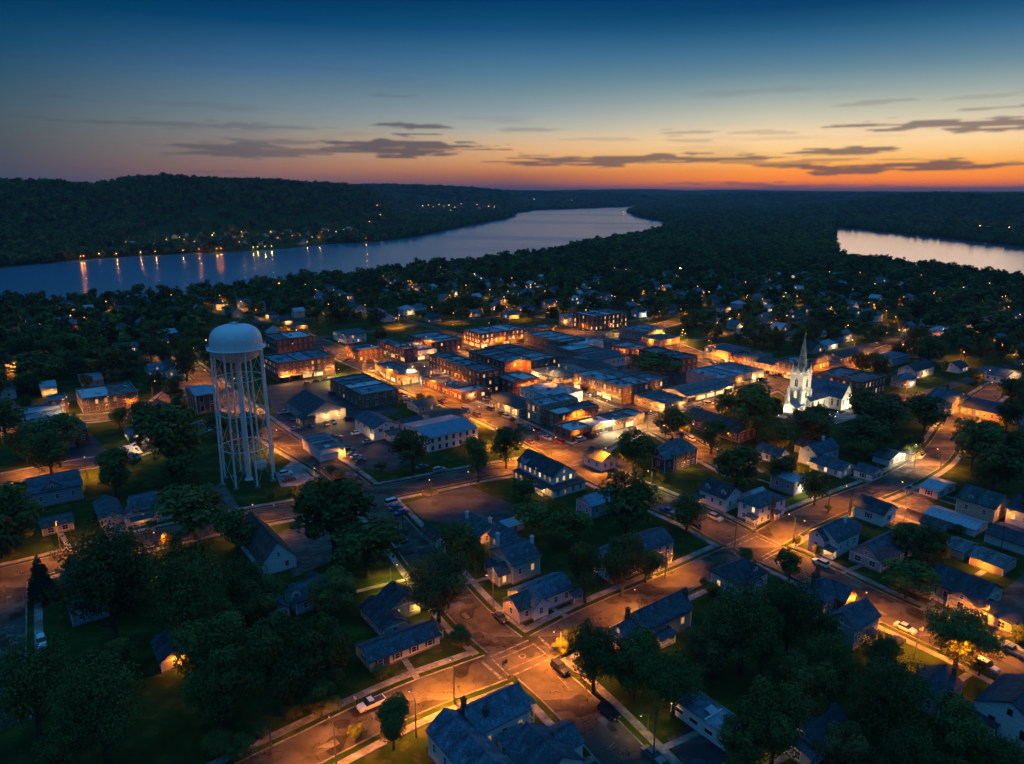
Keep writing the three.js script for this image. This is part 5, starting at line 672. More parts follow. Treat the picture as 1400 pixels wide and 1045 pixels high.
// ------------------------------------------------------------------ the water tower
{
  const p = g(340.5, 656), H = hTo(p, 443), ringY = hTo(p, 474.5), bowlY = hTo(p, 491), wide = 70 * depthOf(p, ringY) / F, R = wide / 2;
  const t = thing('water_tower', 'tall white steel water tower with domed tank on eight legs', 'water tower', p, 0.25); landmarks.push({ x: p.x, z: p.z, ph: 'water tower' }); footprints.push([p.x, p.z, R + 1, R + 1, 0]);
  const pts = [], seg = 14, domeH = H - ringY - 1.6;
  const sag = ringY - bowlY + 1.2;
  for (let i = 0; i <= seg; i++) { const a = i / seg * Math.PI / 2; pts.push(new THREE.Vector2(Math.max(0.001, Math.sin(a) * R * 0.985), ringY - sag * Math.cos(a))); }
  pts.push(new THREE.Vector2(R * 0.985, ringY + 1.8));
  for (let i = 1; i <= seg; i++) { const a = i / seg * Math.PI / 2; pts.push(new THREE.Vector2(Math.max(0.001, Math.pow(Math.max(0, Math.cos(a)), 0.62) * R * 0.985), ringY + 1.8 + Math.pow(Math.sin(a), 0.92) * (domeH - 0.4))); }
  const tank = part(t, 'tank', new THREE.LatheGeometry(pts, 48), M.towerPaint);
  const seams = new MB(); for (let k = 0; k < 24; k++) { const a = k / 24 * 2 * Math.PI; seams.path(pts.slice(seg + 1, seg * 2 - 1).map((q) => [Math.cos(a) * (q.x + 0.01), q.y, Math.sin(a) * (q.x + 0.01)]), 0.025, 3); } part(tank, 'weld_seams', seams.geo(), M.towerPaint);
  // balcony with rail, manway, vent and ladder
  const ring = (r0, r1, y0, y1) => new THREE.LatheGeometry([[r0, y0], [r1, y0], [r1, y1], [r0, y1], [r0, y0]].map(([x, y]) => new THREE.Vector2(x, y)), 48);
  part(t, 'balcony', ring(R * 0.96, R + 0.95, ringY - 0.25, ringY - 0.05), M.towerPaint);
  const rail = part(t, 'railing', mergeGeometries([1, 0.55].map((y) => { const q = new THREE.TorusGeometry(R + 0.9, 0.035, 5, 48); q.rotateX(Math.PI / 2); q.translate(0, ringY + y, 0); return q; })), M.towerPaint);
  const bal = new MB().tube([0, 0, 0], [0, 1.05, 0], 0.03, 0.03, 5).geo(); for (let k = 0; k < 32; k++) { const a = k / 32 * 2 * Math.PI; part(rail, 'baluster', bal, M.towerPaint).position.set(Math.cos(a) * (R + 0.9), ringY - 0.05, Math.sin(a) * (R + 0.9)); }
  part(t, 'roof_vent', new MB().tube([0, H - 0.5, 0], [0, H + 0.4, 0], 0.5, 0.5, 12).tube([0, H + 0.4, 0], [0, H + 0.7, 0], 0.75, 0.2, 12).geo(), M.towerPaint);
  part(t, 'top_rail', new THREE.TorusGeometry(1.5, 0.04, 5, 20).rotateX(Math.PI / 2).translate(0, H + 0.55, 0), M.towerPaint);
  for (let k = 0; k < 6; k++) part(t, 'antenna', new MB().tube([0, 0, 0], [0, range(rnd, 0.9, 1.8), 0], 0.035, 0.03, 5).geo(), M.steel).position.set(Math.cos(k * 1.05) * 1.5, H - 0.35, Math.sin(k * 1.05) * 1.5);
  const lad = new MB(), la = -0.75, LX = (r) => [Math.cos(la) * r, Math.sin(la) * r]; for (let i = 0; i <= 16; i++) { const q = pts[seg + 1 + Math.min(seg, i)] || pts[pts.length - 1]; } { const path = pts.slice(seg + 1).map((q) => [Math.cos(la) * (q.x + 0.15), q.y + 0.1, Math.sin(la) * (q.x + 0.15)]); lad.path(path, 0.05, 4); lad.path(path.map((q) => [q[0] + 0.35, q[1], q[2] + 0.35]), 0.05, 4); } part(t, 'dome_ladder', lad.geo(), M.steel);
  // central riser and eight legs with struts and tie rods between them
  part(t, 'riser', new MB().tube([0, 0.3, 0], [0, bowlY + 0.6, 0], 0.95, 0.95, 20).tube([0, 0.02, 0], [0, 0.5, 0], 1.5, 1.4, 16).tube([0, bowlY - 1.6, 0], [0, bowlY + 0.5, 0], 0.95, 1.7, 20).geo(), M.towerPaint);
  const legTop = R * 0.975, legFoot = R * 1.05, at = (k, y) => { const a = (k + 0.5) / 8 * 2 * Math.PI, r = lerp(legFoot, legTop, y / ringY); return [Math.cos(a) * r, y, Math.sin(a) * r]; };
  for (let k = 0; k < 8; k++) { const L = part(t, 'leg', new MB().tube(at(k, 0.5), at(k, ringY + 0.9), 0.33, 0.33, 12).geo(), M.towerPaint); const f = at(k, 0); part(L, 'foot', new MB().box(f[0] - 0.85, f[0] + 0.85, 0.02, 0.5, f[2] - 0.85, f[2] + 0.85).tube([f[0], 0.5, f[2]], [f[0], 0.8, f[2]], 0.55, 0.36, 10).geo(), M.concrete); }
  const tiers = [0.6, ringY * 0.27, ringY * 0.53, ringY * 0.78, ringY - 0.6];
  for (let i = 0; i < 4; i++) for (let k = 0; k < 8; k++) {
    const a0 = at(k, tiers[i]), b0 = at(k + 1, tiers[i]), a1 = at(k, tiers[i + 1]), b1 = at(k + 1, tiers[i + 1]);
    part(t, 'tie_rod', new MB().tube(a0, b1, 0.045, 0.045, 5).geo(), M.towerPaint); part(t, 'tie_rod', new MB().tube(b0, a1, 0.045, 0.045, 5).geo(), M.towerPaint);
    if (i) { part(t, 'strut', new MB().tube(a0, b0, 0.13, 0.13, 6).geo(), M.towerPaint); if (k % 2 === 0) part(t, 'riser_strut', new MB().tube(a0, [0, tiers[i], 0], 0.045, 0.045, 5).geo(), M.towerPaint); }
  }
  // things at the foot of the tower
  const hut = g(356, 640); buildAt({ name: 'pump_hut', cat: 'hut', label: 'small pale pump hut with flat roof between the tower legs', x: hut.x, z: hut.z, W: 3.6, D: 3, h: 2.4, roof: 'hip', rh: 0.8, wall: 'stucco', top: 'metal', win: { st: 0 } });
  const pipe = g(320, 655), v = thing('valve_stand', 'small white valve stand with pipe loop under the water tower', 'valve', pipe); part(v, 'pipe', new MB().path([[-1, 0.02, 0], [-1, 1.1, 0], [1, 1.1, 0], [1, 0.02, 0]], 0.12, 8).geo(), M.towerPaint); part(v, 'wheel', new THREE.TorusGeometry(0.3, 0.05, 6, 16).rotateX(Math.PI / 2).translate(0, 1.45, 0), M.towerPaint); part(v, 'stem', new MB().tube([0, 1.1, 0], [0, 1.5, 0], 0.05, 0.05, 6).geo(), M.steel);
}
// ------------------------------------------------------------------ the floodlit church
{
  const base = g(1090.5, 564), u = GRID, t = thing('church', 'floodlit pale stone church with slender green spire and blue slate nave roof', 'church', base, u);
  landmarks.push({ x: base.x, z: base.z, ph: 'floodlit church' });
  const tw = 24 * depthOf(base) / F * 0.8, a = tw / 2, topY = hTo(base, 511), spireTip = hTo(base, 452);
  const belt = (y, o, hh) => new MB().box(-a - o, a + o, y, y + hh, -a - o, a + o);
  const tower = part(t, 'tower', new MB().box(-a, a, 0, topY, -a, a).geo(), WALL.stone);
  for (const f of [0.36, 0.62, 0.97]) part(tower, 'string_course', belt(topY * f, 0.16, 0.35).geo(), WALL.stone);
  for (const sx of [-1, 1]) for (const sz of [-1, 1]) {
    part(tower, 'buttress', new MB().box(-0.55, 0.55, 0.02, topY * 0.62, -0.55, 0.55).slab([-0.55, topY * 0.62 + 0.9, -0.55], [-0.55, topY * 0.62, 0.55], [0.55, topY * 0.62, 0.55], [0.55, topY * 0.62 + 0.9, -0.55], 0.1).geo(), WALL.stone).position.set(sx * (a + 0.1), 0, sz * (a + 0.1));
    const pn = part(tower, 'pinnacle', new MB().box(-0.55, 0.55, 0, 1.6, -0.55, 0.55).tube([0, 1.6, 0], [0, 4.2, 0], 0.75, 0.03, 4).geo(), WALL.stone); pn.position.set(sx * (a - 0.5), topY + 0.35, sz * (a - 0.5));
  }
  for (const f of ['+z', '-x', '+x', '-z']) {
    onFace(addWindow(tower, tw * 0.24, 3.2, 'arch', null, WALL.stone), f, tw, tw, 0, topY * 0.78);
    onFace(addWindow(tower, tw * 0.2, 2.6, 'arch', f === '-x' ? LIT[2] : null, WALL.stone), f, tw, tw, 0, topY * 0.48);
    const gb = part(tower, 'gablet', new MB().tri([-a * 0.5, 0, 0], [a * 0.5, 0, 0], [0, 2.6, 0]).tri([a * 0.5, 0, -0.4], [-a * 0.5, 0, -0.4], [0, 2.6, -0.4]).quad([-a * 0.5, 0, -0.4], [-a * 0.5, 0, 0], [0, 2.6, 0], [0, 2.6, -0.4]).quad([a * 0.5, 0, 0], [a * 0.5, 0, -0.4], [0, 2.6, -0.4], [0, 2.6, 0]).geo(), WALL.stone); onFace(gb, f, tw, tw, 0, topY + 0.36, -0.05);
  }
  const sp = new MB(), sr = a * 0.86; sp.tube([0, topY + 0.34, 0], [0, topY + 2.2, 0], sr, sr * 0.86, 8); sp.tube([0, topY + 2.2, 0], [0, spireTip - 1.6, 0], sr * 0.86, 0.1, 8);
  const spire = part(t, 'spire', sp.geo(), M.copper);
  part(spire, 'finial_cross', new MB().tube([0, spireTip - 1.7, 0], [0, spireTip + 1, 0], 0.1, 0.07, 6).tube([-0.7, spireTip + 0.1, 0], [0.7, spireTip + 0.1, 0], 0.08, 0.08, 6).tube([0, spireTip - 1.7, 0], [0, spireTip - 1.3, 0], 0.3, 0.3, 8).geo(), WALL.paleBrick);
  // nave, transept and entrance porch; x runs away from the tower
  const NV = (o) => volume(t, o, { wall: 'stone', top: 'blue', win: { st: 1, sp: 4.2, lit: 0, w: 1.1, h: 3, style: 'arch' } }, rngOf(3));
  NV({ W: 24, D: 13, h: 6.6, roof: 'gx', rh: 6.4, x: 13, z: -1.5 });
  NV({ W: 9.5, D: 21, h: 6.6, roof: 'gz', rh: 5.6, x: 22.5, z: 0.5, win: { sp: 2.7, h: 3.2, noGable: 0 } });
  NV({ W: 6.5, D: 6, h: 5, roof: 'gx', rh: 1, x: -5.6, z: 1.5, wall: 'paleBrick', roofMat: 'membrane' });
  part(t, 'step', new MB().box(27.4, 29, 0.02, 0.3, 2, 8).box(19, 26, 0.02, 0.28, 11.1, 13).geo(), M.concrete);
  footprints.push([base.x, base.z, a + 3, a + 3, u]); { const [nx, nz] = [12, -1.5], c = Math.cos(u), s = Math.sin(u); footprints.push([base.x + nx * c + nz * s, base.z - nx * s + nz * c, 13, 10, u]); }
  // floodlights on the lawn, each with its own lamp
  const flood = (x, z, tx, ty, tz, I, ang = 0.7) => {
    const c = Math.cos(u), s = Math.sin(u), W = (q, w) => [base.x + q * c + w * s, base.z - q * s + w * c], [wx, wz] = W(x, z), [ax, az] = W(tx, tz);
    const fl = thing('floodlight', 'small floodlight on the lawn that lights the church walls', 'floodlight', new THREE.Vector3(wx, 0, wz), 0, 'floodlights round the church');
    part(fl, 'stake', new MB().tube([0, 0.02, 0], [0, 0.5, 0], 0.05, 0.05, 6).geo(), M.pole); part(fl, 'housing', new MB().tube([0, 0.42, 0], [0, 0.66, 0], 0.2, 0.26, 8).geo(), M.pole); const b = part(fl, 'bulb', sphereGeo, BULB.c); b.scale.setScalar(0.13); b.position.y = 0.74;
    const l = new THREE.SpotLight(WHITE, I, 0, ang, 0.6, 2); l.position.set(0, 0.92, 0); l.target.position.set(ax - wx, ty, az - wz); l.castShadow = true; l.shadow.radius = 6; l.name = 'floodlight'; fl.add(l, l.target);
  };
  flood(-7, a + 7, 0, topY * 0.75, 0, 900); flood(-a - 10, -1, 0, topY * 0.68, 0, 1100); flood(-a - 4, a + 10, -1, topY * 0.95, 0, 900, 0.5); flood(7, 12, 7, 4, 4, 260, 0.95); flood(13.5, 12, 13, 5, 4, 240, 0.95); flood(22.5, 17.5, 22.5, 6, 10, 520, 0.95); flood(30, 15, 26, 5, 9, 260, 0.9); flood(-a - 3, 10, -1, topY * 1.6, 0, 1500, 0.36); flood(6, a + 12, 0, topY * 1.6, 0, 1300, 0.36);
  const wl = (x, y, z, I) => { const q = new THREE.Group(); q.name = 'wall_lamp'; t.add(q); q.position.set(x, y, z); lamp(q, 0, 0, 0, 'c', I, 0.14, 'wall_lamp'); };
  wl(-9.2, 2.6, 3, 22); wl(19, 2.8, 11.6, 26); wl(26, 2.8, 11.6, 26); wl(5, 3.2, 5.2, 18);
  for (const [x, y, z] of [[-a + 0.6, topY + 0.75, a - 1.7], [a - 1.7, topY + 0.75, a - 0.5], [-a + 0.5, topY + 0.75, -a + 1.7]]) wl(x, y, z, 9);
}

// ------------------------------------------------------------------ trees
const leafColors = { dark: [0.07, 0.085, 0.02], mid: [0.098, 0.115, 0.025], light: [0.135, 0.15, 0.032], olive: [0.135, 0.128, 0.03], rust: [0.14, 0.105, 0.03] };
function crownGeo(seed, clumps, leaves, size, shape = 'round') {                  // unit tree: height 1, crown width 1
  const r = rngOf(seed), C = [], p = new Float32Array(leaves * 12), c = new Float32Array(leaves * 12), idx = new Uint32Array(leaves * 6), nn = new Float32Array(leaves * 12);
  const V = new THREE.Vector3(), A = new THREE.Vector3(), B = new THREE.Vector3(), low = shape === 'tall' ? 0.16 : 0.2, mid = (1 + low) / 2;
  for (let i = 0; i < clumps; i++) {
    V.set(r() - 0.5, r() - 0.5, r() - 0.5).normalize(); const q = i < clumps * 0.75 ? range(r, 0.62, 0.84) : range(r, 0.1, 0.55);
    let y = mid + V.y * (1 - low) / 2 * q, w = q * 0.5; if (shape === 'tall') w *= 0.9; if (V.y < -0.4) w *= 0.82;
    C.push([V.x * w * range(r, 0.78, 1.12), y, V.z * w * range(r, 0.78, 1.12), range(r, 0.07, 0.2) * (i < clumps * 0.75 ? 1 : 1.3), range(r, 0.72, 1.28), range(r, -0.1, 0.1)]);
  }
  const weights = []; let sum = 0; for (const q of C) { sum += q[3] * q[3]; weights.push(sum); }
  for (let i = 0; i < leaves; i++) {
    const pickAt = r() * sum; let k = 0; while (weights[k] < pickAt) k++; const [cx, cy, cz, rad, tone, hue] = C[k];
    V.set(r() - 0.5, r() - 0.5, r() - 0.5).normalize(); if (V.y < -0.2 && r() < 0.5) V.y = -V.y;
    const q = rad * (r() < 0.72 ? range(r, 0.82, 1.12) : range(r, 0.3, 0.85)), x = cx + V.x * q, y = cy + V.y * q * 0.82, z = cz + V.z * q;
    A.set(V.x + (r() - 0.5) * 1.3, V.y + (r() - 0.5) * 1.3 + 0.25, V.z + (r() - 0.5) * 1.3).normalize(); B.set(r() - 0.5, r() - 0.5, r() - 0.5).cross(A).normalize(); V.crossVectors(A, B);
    const s = size * range(r, 0.6, 1.35), t = s * range(r, 0.55, 0.95), j = i * 12;
    [[-1, -0.4], [0.15, -1], [1, 0.3], [-0.2, 1]].forEach(([e, f], m) => { p[j + m * 3] = x + B.x * e * s + V.x * f * t; p[j + m * 3 + 1] = y + (B.y * e * s + V.y * f * t) * 0.8; p[j + m * 3 + 2] = z + B.z * e * s + V.z * f * t; nn[j + m * 3] = A.x; nn[j + m * 3 + 1] = A.y; nn[j + m * 3 + 2] = A.z; const l = tone * range(r, 0.8, 1.2); c[j + m * 3] = l * (1 + hue); c[j + m * 3 + 1] = l; c[j + m * 3 + 2] = l * (1 - hue); });
    idx.set([i * 4, i * 4 + 1, i * 4 + 2, i * 4, i * 4 + 2, i * 4 + 3], i * 6);
  }
  const q = new THREE.BufferGeometry(); q.setAttribute('position', new THREE.BufferAttribute(p, 3)); q.setAttribute('normal', new THREE.BufferAttribute(nn, 3)); q.setAttribute('color', new THREE.BufferAttribute(c, 3)); q.setIndex(new THREE.BufferAttribute(idx, 1)); return q;
}
function trunkGeo(seed, slim = 1) {
  const r = rngOf(seed), b = new MB(), k = 0.028 * slim; b.path([[0, -0.01, 0], [range(r, -0.01, 0.01), 0.16, 0], [range(r, -0.02, 0.02), 0.34, range(r, -0.02, 0.02)], [range(r, -0.03, 0.03), 0.7, 0]], [k * 1.35, k, k * 0.8, k * 0.25], 7);
  for (let i = 0; i < 7; i++) { const a = i * 0.9 + r(), y0 = range(r, 0.16, 0.4), l = range(r, 0.2, 0.36), y1 = y0 + range(r, 0.12, 0.34); b.path([[0, y0, 0], [Math.cos(a) * l * 0.5, lerp(y0, y1, 0.42), Math.sin(a) * l * 0.5], [Math.cos(a) * l, y1, Math.sin(a) * l]], [k * 0.55, k * 0.36, k * 0.12], 5); }
  return b.geo();
}
const leafMat = (key) => new THREE.MeshPhysicalMaterial({ color: new THREE.Color().setRGB(...leafColors[key]), vertexColors: true, roughness: 0.85, specularIntensity: 0.2, side: THREE.DoubleSide });
const LEAF = { rust: leafMat('rust'), dark: leafMat('dark'), mid: leafMat('mid'), light: leafMat('light'), olive: leafMat('olive') };
const leafKeys = ['dark', 'dark', 'mid', 'mid', 'light', 'olive', 'rust'];
const nearCrowns = [1, 2, 3, 4, 5, 6].map((k) => crownGeo(100 + k, [30, 62, 40, 80, 24, 52][k - 1], 11000, [0.017, 0.015, 0.018, 0.014, 0.019, 0.016][k - 1], k === 5 ? 'tall' : 'round')), midCrowns = [1, 2, 3, 4, 5, 6].map((k) => crownGeo(200 + k, [20, 34, 52, 28, 44, 24][k - 1], 2300, 0.034, k % 3 === 0 ? 'tall' : 'round')), farCrowns = [1, 2, 3, 4, 5, 6].map((k) => crownGeo(300 + k, [10, 16, 24, 12, 30, 18][k - 1], 420, 0.078, k % 3 === 0 ? 'tall' : 'round'));
const trunks = [1, 2, 3].map((k) => trunkGeo(400 + k));
let nTrees = 0;
function tree(x, z, h, w, o = {}) {
  const r = rngOf(Math.round(x * 31 + z * 17)), D = Math.hypot(x, z), [lm, dist] = nearest(x, z), size = h > 19 ? 'towering' : h > 13 ? 'tall' : h > 6 ? 'middling' : 'small', key = o.key || pick(r, leafKeys);
  const tone = { rust: 'rusty green', dark: 'deep green', mid: 'dark green', light: 'lighter green', olive: 'olive green' }[key];
  const near = dist < 26 ? 'close beside' : dist < 60 ? 'a short way from' : 'well beyond';
  const label = o.label || size + ' ' + tone + ' ' + (o.kind || 'tree') + ' ' + near + ' the ' + lm.ph;
  const t = thing(o.name || 'leafy_tree', label, o.cat || 'tree', new THREE.Vector3(x, o.y || 0, z), r() * 6.28, o.group || (o.name === 'bush' ? 'bushes of the gardens' : size + ' ' + tone + ' trees ' + near + ' the ' + lm.ph)); nTrees++;
  const tr = part(t, 'trunk', pick(r, trunks), M.bark), cr = part(t, 'crown', pick(r, D < 175 ? nearCrowns : midCrowns), LEAF[key]);
  tr.scale.set(Math.min(w, h * 1.1), h, Math.min(w, h * 1.1)); cr.scale.set(w, h, w * range(r, 0.9, 1.08));
  return t;
}
// the trees one can tell apart: crown edges, crown top and foot as photograph pixels
const nearTrees = [
  [262, 342, 898, 1012], [1060, 1135, 892, 1000], [1190, 1262, 1000, 1105], [975, 1040, 985, 1065], [1108, 1182, 990, 1085], [300, 372, 768, 850],
  [96, 225, 722, 892], [205, 318, 742, 905], [250, 372, 846, 985], [340, 452, 842, 985], [415, 492, 845, 960], [0, 112, 880, 1020], [90, 205, 905, 1055], [-30, 62, 664, 762], [-40, 30, 700, 800], [398, 518, 656, 772], [452, 552, 708, 795], [557, 643, 757, 858], [598, 658, 716, 786], [188, 286, 556, 662], [128, 191, 615, 684], [218, 316, 668, 742],
  [536, 592, 588, 648], [630, 677, 596, 664], [668, 716, 586, 644], [811, 902, 645, 738], [914, 963, 678, 728], [837, 895, 586, 648], [990, 1080, 525, 608], [892, 946, 560, 608], [948, 996, 576, 624], [970, 1042, 607, 680], [1044, 1084, 579, 622], [1293, 1361, 570, 648], [1316, 1397, 611, 680], [1093, 1133, 644, 694], [1057, 1101, 750, 797], [962, 1062, 800, 930], [1030, 1118, 788, 905],
  [934, 1016, 848, 932], [772, 850, 856, 955], [828, 908, 865, 965], [880, 960, 900, 985], [1008, 1100, 932, 1060], [1100, 1150, 838, 895], [1150, 1252, 910, 1040], [1248, 1340, 958, 1075], [1330, 1400, 1010, 1100], [702, 762, 690, 742], [748, 806, 694, 752], [768, 832, 740, 830], [815, 886, 726, 822], [1214, 1262, 716, 768], [1245, 1292, 722, 772], [1204, 1272, 768, 822], [422, 493, 783, 852], [510, 566, 952, 1030], [262, 326, 815, 880], [140, 190, 872, 930],
  [1168, 1242, 538, 594], [1234, 1292, 543, 596], [1078, 1148, 563, 616], [1146, 1222, 570, 622], [1172, 1228, 868, 925], [858, 934, 484, 520], [40, 102, 588, 655], [282, 332, 560, 600], [640, 668, 740, 790], [860, 905, 750, 800], [1040, 1090, 620, 664], [1370, 1420, 590, 650], [1228, 1262, 592, 630], [1150, 1190, 600, 640], [1395, 1440, 860, 930], [60, 130, 990, 1080], [410, 470, 930, 985], [1020, 1060, 850, 925], [330, 392, 790, 860], [300, 350, 700, 765], [128, 190, 470, 520], [236, 276, 470, 525], [20, 90, 480, 530], [1385, 1420, 660, 720],
];
for (const [x0, x1, y0, y1] of nearTrees) { const p = g((x0 + x1) / 2, y1 - (y1 - y0) * 0.06), h = hTo(p, y0), w = (x1 - x0) * depthOf(p, h * 0.6) / F; footprints.push([p.x, p.z, w * 0.28, w * 0.28, 0]); tree(p.x, p.z, h, w * 1.06, y1 - y0 > 110 ? { key: pick(rnd, ['dark', 'mid', 'mid']) } : {}); }
// garden bushes
for (const [x, y, h, w] of [[487, 1015, 3.6, 4], [300, 1035, 5, 6], [332, 1040, 4.5, 6], [358, 1012, 4, 4], [402, 985, 4.5, 5], [430, 978, 4, 5], [520, 930, 3.6, 4], [371, 684, 3.4, 4.4], [402, 677, 3.2, 4], [709, 685, 4.4, 5], [768, 894, 4, 4.6], [785, 880, 4.5, 5], [962, 806, 3.4, 2.6], [975, 816, 4, 5], [1020, 770, 4.6, 5], [1088, 748, 4, 3], [1115, 760, 3, 3.4], [1133, 700, 2.6, 3], [575, 550, 5, 6], [588, 553, 5, 5.4], [850, 578, 4, 4.4], [858, 576, 3.6, 4], [1135, 925, 4, 5], [905, 660, 5, 5], [1338, 925, 4, 4], [1330, 800, 3, 3], [452, 650, 4, 5], [465, 655, 3.4, 5], [520, 645, 4, 5], [735, 575, 3, 3.4], [700, 578, 2.6, 3], [792, 592, 3, 3.6], [1395, 880, 4, 6], [640, 885, 2, 2.4], [1290, 770, 5, 6], [1180, 745, 3.4, 4], [1310, 730, 3, 4], [60, 690, 3, 4], [205, 725, 3, 4]]) { const p = g(x, y); const [lm] = nearest(p.x, p.z); tree(p.x, p.z, h, w, { name: 'bush', cat: 'bush', label: 'rounded ' + (h > 3.9 ? 'tall' : 'low') + ' garden bush beside the ' + lm.ph, key: pick(rnd, ['mid', 'light', 'olive']) }); }
{ // the spruce on the corner lawn
  const p = g(60, 823), h = hTo(p, 756), w = 44 * depthOf(p) / F, t = thing('spruce_tree', 'dark spruce standing alone on the corner lawn', 'tree', p), r = rngOf(77), b = new MB();
  part(t, 'trunk', new MB().tube([0, 0, 0], [0, h * 0.96, 0], 0.24, 0.03, 8).geo(), M.bark);
  for (let i = 0; i < 46; i++) { const f = i / 46, y = h * lerp(0.14, 0.97, f), n = Math.round(lerp(13, 4, f)), R = w / 2 * Math.pow(1 - f, 0.85) + 0.15; for (let k = 0; k < n; k++) { const a = r() * 6.28, L = R * range(r, 0.7, 1.1), c = Math.cos(a), s = Math.sin(a), d = range(r, 0.12, 0.34) * L; for (let m = 0; m < 3; m++) { const e0 = L * m / 3, e1 = L * (m + 1.3) / 3, ww = 0.32 * (1 - m * 0.22) * (0.4 + R * 0.25), y0 = y - d * m / 3, y1 = y - d * (m + 1.3) / 3; b.tri([c * e0 - s * ww, y0 - 0.1, s * e0 + c * ww], [c * e0 + s * ww, y0 - 0.1, s * e0 - c * ww], [c * e1, y1, s * e1]); b.tri([c * e0, y0 + 0.2, s * e0], [c * e0 * 1.02, y0 - 0.35, s * e0], [c * e1, y1, s * e1]); } } }
  part(t, 'crown', b.geo(), new THREE.MeshStandardMaterial({ color: new THREE.Color().setRGB(0.035, 0.06, 0.035), roughness: 0.9, side: THREE.DoubleSide }));
}

// ------------------------------------------------------------------ the houses and trees beyond the centre
const farHouses = [];
const hr = rngOf(42);
{
  const keyed = new Map(), cand = [];
  farGrid.forEach((pts) => { const nrm = normals(pts); for (let i = 1; i < pts.length - 1; i += 2) for (const s of [-1, 1]) { const o = s * range(hr, 11, 15), x = pts[i][0] + nrm[i][0] * o, z = pts[i][1] + nrm[i][1] * o; cand.push([x, z, nrm[i]]); } });
  cand.sort((a, b) => Math.hypot(a[0], a[1]) - Math.hypot(b[0], b[1]));
  for (const [x, z, n] of cand) {
    const D = Math.hypot(x, z); if (farHouses.length >= 330 || D > 960 || hr() < (D < 560 ? 0.42 : 0.5) || blocked(x, z, 8) || inRing(centreRing, x, z) || roadGap(x, z) < 5 || shore(x, z) < 30 || Math.abs(x) > -z * 0.76) continue;
    const wall = pick(hr, ['white', 'white', 'grey', 'beige', 'blue', 'pink', 'tan', 'brick']), top = pick(hr, ['slate', 'dark', 'dark', 'blue', 'grey', 'brown', 'metal']), roof = pick(hr, ['gx', 'gz', 'gx', 'hip']), h = pick(hr, [3, 3.2, 5.2, 5.4]);
    const lit = hr() < 0.68, [lm] = nearest(x, z);
    const roofWord = { slate: 'slate', dark: 'black', blue: 'blue', grey: 'grey', brown: 'brown', metal: 'pale metal' }[top], wallWord = { white: 'white', grey: 'grey', beige: 'beige', blue: 'pale blue', pink: 'rosy', tan: 'tan', brick: 'brick' }[wall];
    const label = (h > 4 ? 'two-storey ' : 'low ') + wallWord + ' house with ' + roofWord + (roof === 'hip' ? ' hip' : ' gable') + ' roof ' + (D < 480 ? 'beyond the ' + lm.ph : 'among the trees of the outer streets');
    const W = range(hr, 8, 12), Dp = range(hr, 7.5, 10);
    buildAt({ name: h > 4 ? 'house' : 'cottage', plain: D > 480, label, group: label, x, z, W, D: Dp, h, roof, wall, top, win: { st: h > 4 ? 2 : 1, sp: D < 500 ? 3.2 : 4.5, lit: lit ? 0.5 : 0.04, w: D > 480 ? 1.3 : 0.95, skip: D < 500 ? 0.2 : 0.4 }, lamps: hr() < 0.34 ? [[pick(hr, ['+z', '-x']), 1, 2.5, range(hr, 16, 60), pick(hr, ['w', 's', 'w', 'c'])]] : [] });
    farHouses.push([x, z]);
  }
}
// trees of the town: the nearest as individuals, the rest one wood of many copies
{
  const r = rngOf(11), spots = [];
  for (let a = -1020; a < 1020; a += 9.6) for (let b = -1320; b < -110; b += 9.6) {
    const x = a + range(r, -4.4, 4.4), z = b + range(r, -4.4, 4.4), D = Math.hypot(x, z), keep = r(), hh = r(), ww = r();
    if (Math.abs(x) > -z * 0.8 + 25) continue;
    const s = D > 330 ? shore(x, z) : 1e9; if (s < 5) continue;
    const centre = inRing(centreRing, x, z);
    const bank = s < 130;
    const patch = fbm(x / 70 + 5, z / 70, 3); let dens = centre ? 0.02 : D < 300 ? (x > 70 ? 0.06 : 0.16) : D < 420 ? 0.3 : D < 620 ? 0.36 : D < 800 ? 0.44 : 0.8; dens *= 0.55 + 0.9 * patch; if (bank) dens = 0.85; if (x < -170 && D > 340) dens = Math.max(dens, 0.5);
    if (keep > dens || roadGap(x, z) < (D < 450 ? 4 : 1.5) || blocked(x, z, D < 450 ? 3.6 : 2.2) || yards.some((q) => inRing(q, x, z))) continue;
    const h = lerp(7, 19, hh * hh * 0.6 + hh * 0.4) * (D < 300 ? 0.8 : 1); spots.push([x, z, h, h * lerp(0.7, 1.25, ww), D]);
  }
  spots.sort((p, q) => p[4] - q[4]);
  const left = 296 - nTrees; let made = 0; const rest = [];
  for (const s of spots) { if (made < left) { tree(s[0], s[1], s[2], s[3]); made++; } else rest.push([s[0], land(s[0], s[1]), s[1], s[2], s[3]]); }
  wood('town_wood', 'dense dark leafy wood that hides the outer streets of the town', rest, r);
}
function wood(name, label, spots, r, mat2) {
  const groups = farCrowns.map(() => []); spots.forEach((s) => groups[Math.floor(r() * groups.length)].push(s));
  const m4 = new THREE.Matrix4(), q = new THREE.Quaternion(), up = new THREE.Vector3(0, 1, 0), col = new THREE.Color();
  groups.forEach((gs, k) => {
    if (!gs.length) return;
    const im = new THREE.InstancedMesh(farCrowns[k], mat2 || LEAF.mid, gs.length); im.name = numbered(name); tag(im, label, 'woodland', null, 'stuff'); im.castShadow = im.receiveShadow = true;
    gs.forEach(([x, y, z, h, w], i) => { q.setFromAxisAngle(up, r() * 6.28); m4.compose(new THREE.Vector3(x, y - h * 0.14, z), q, new THREE.Vector3(w, h, w)); im.setMatrixAt(i, m4); const l = range(r, 0.5, 1.6), hu = range(r, -0.14, 0.24); im.setColorAt(i, col.setRGB(l * (1 + hu), l, l * (1 - hu * 0.6))); });
    scene.add(im);
  });
}
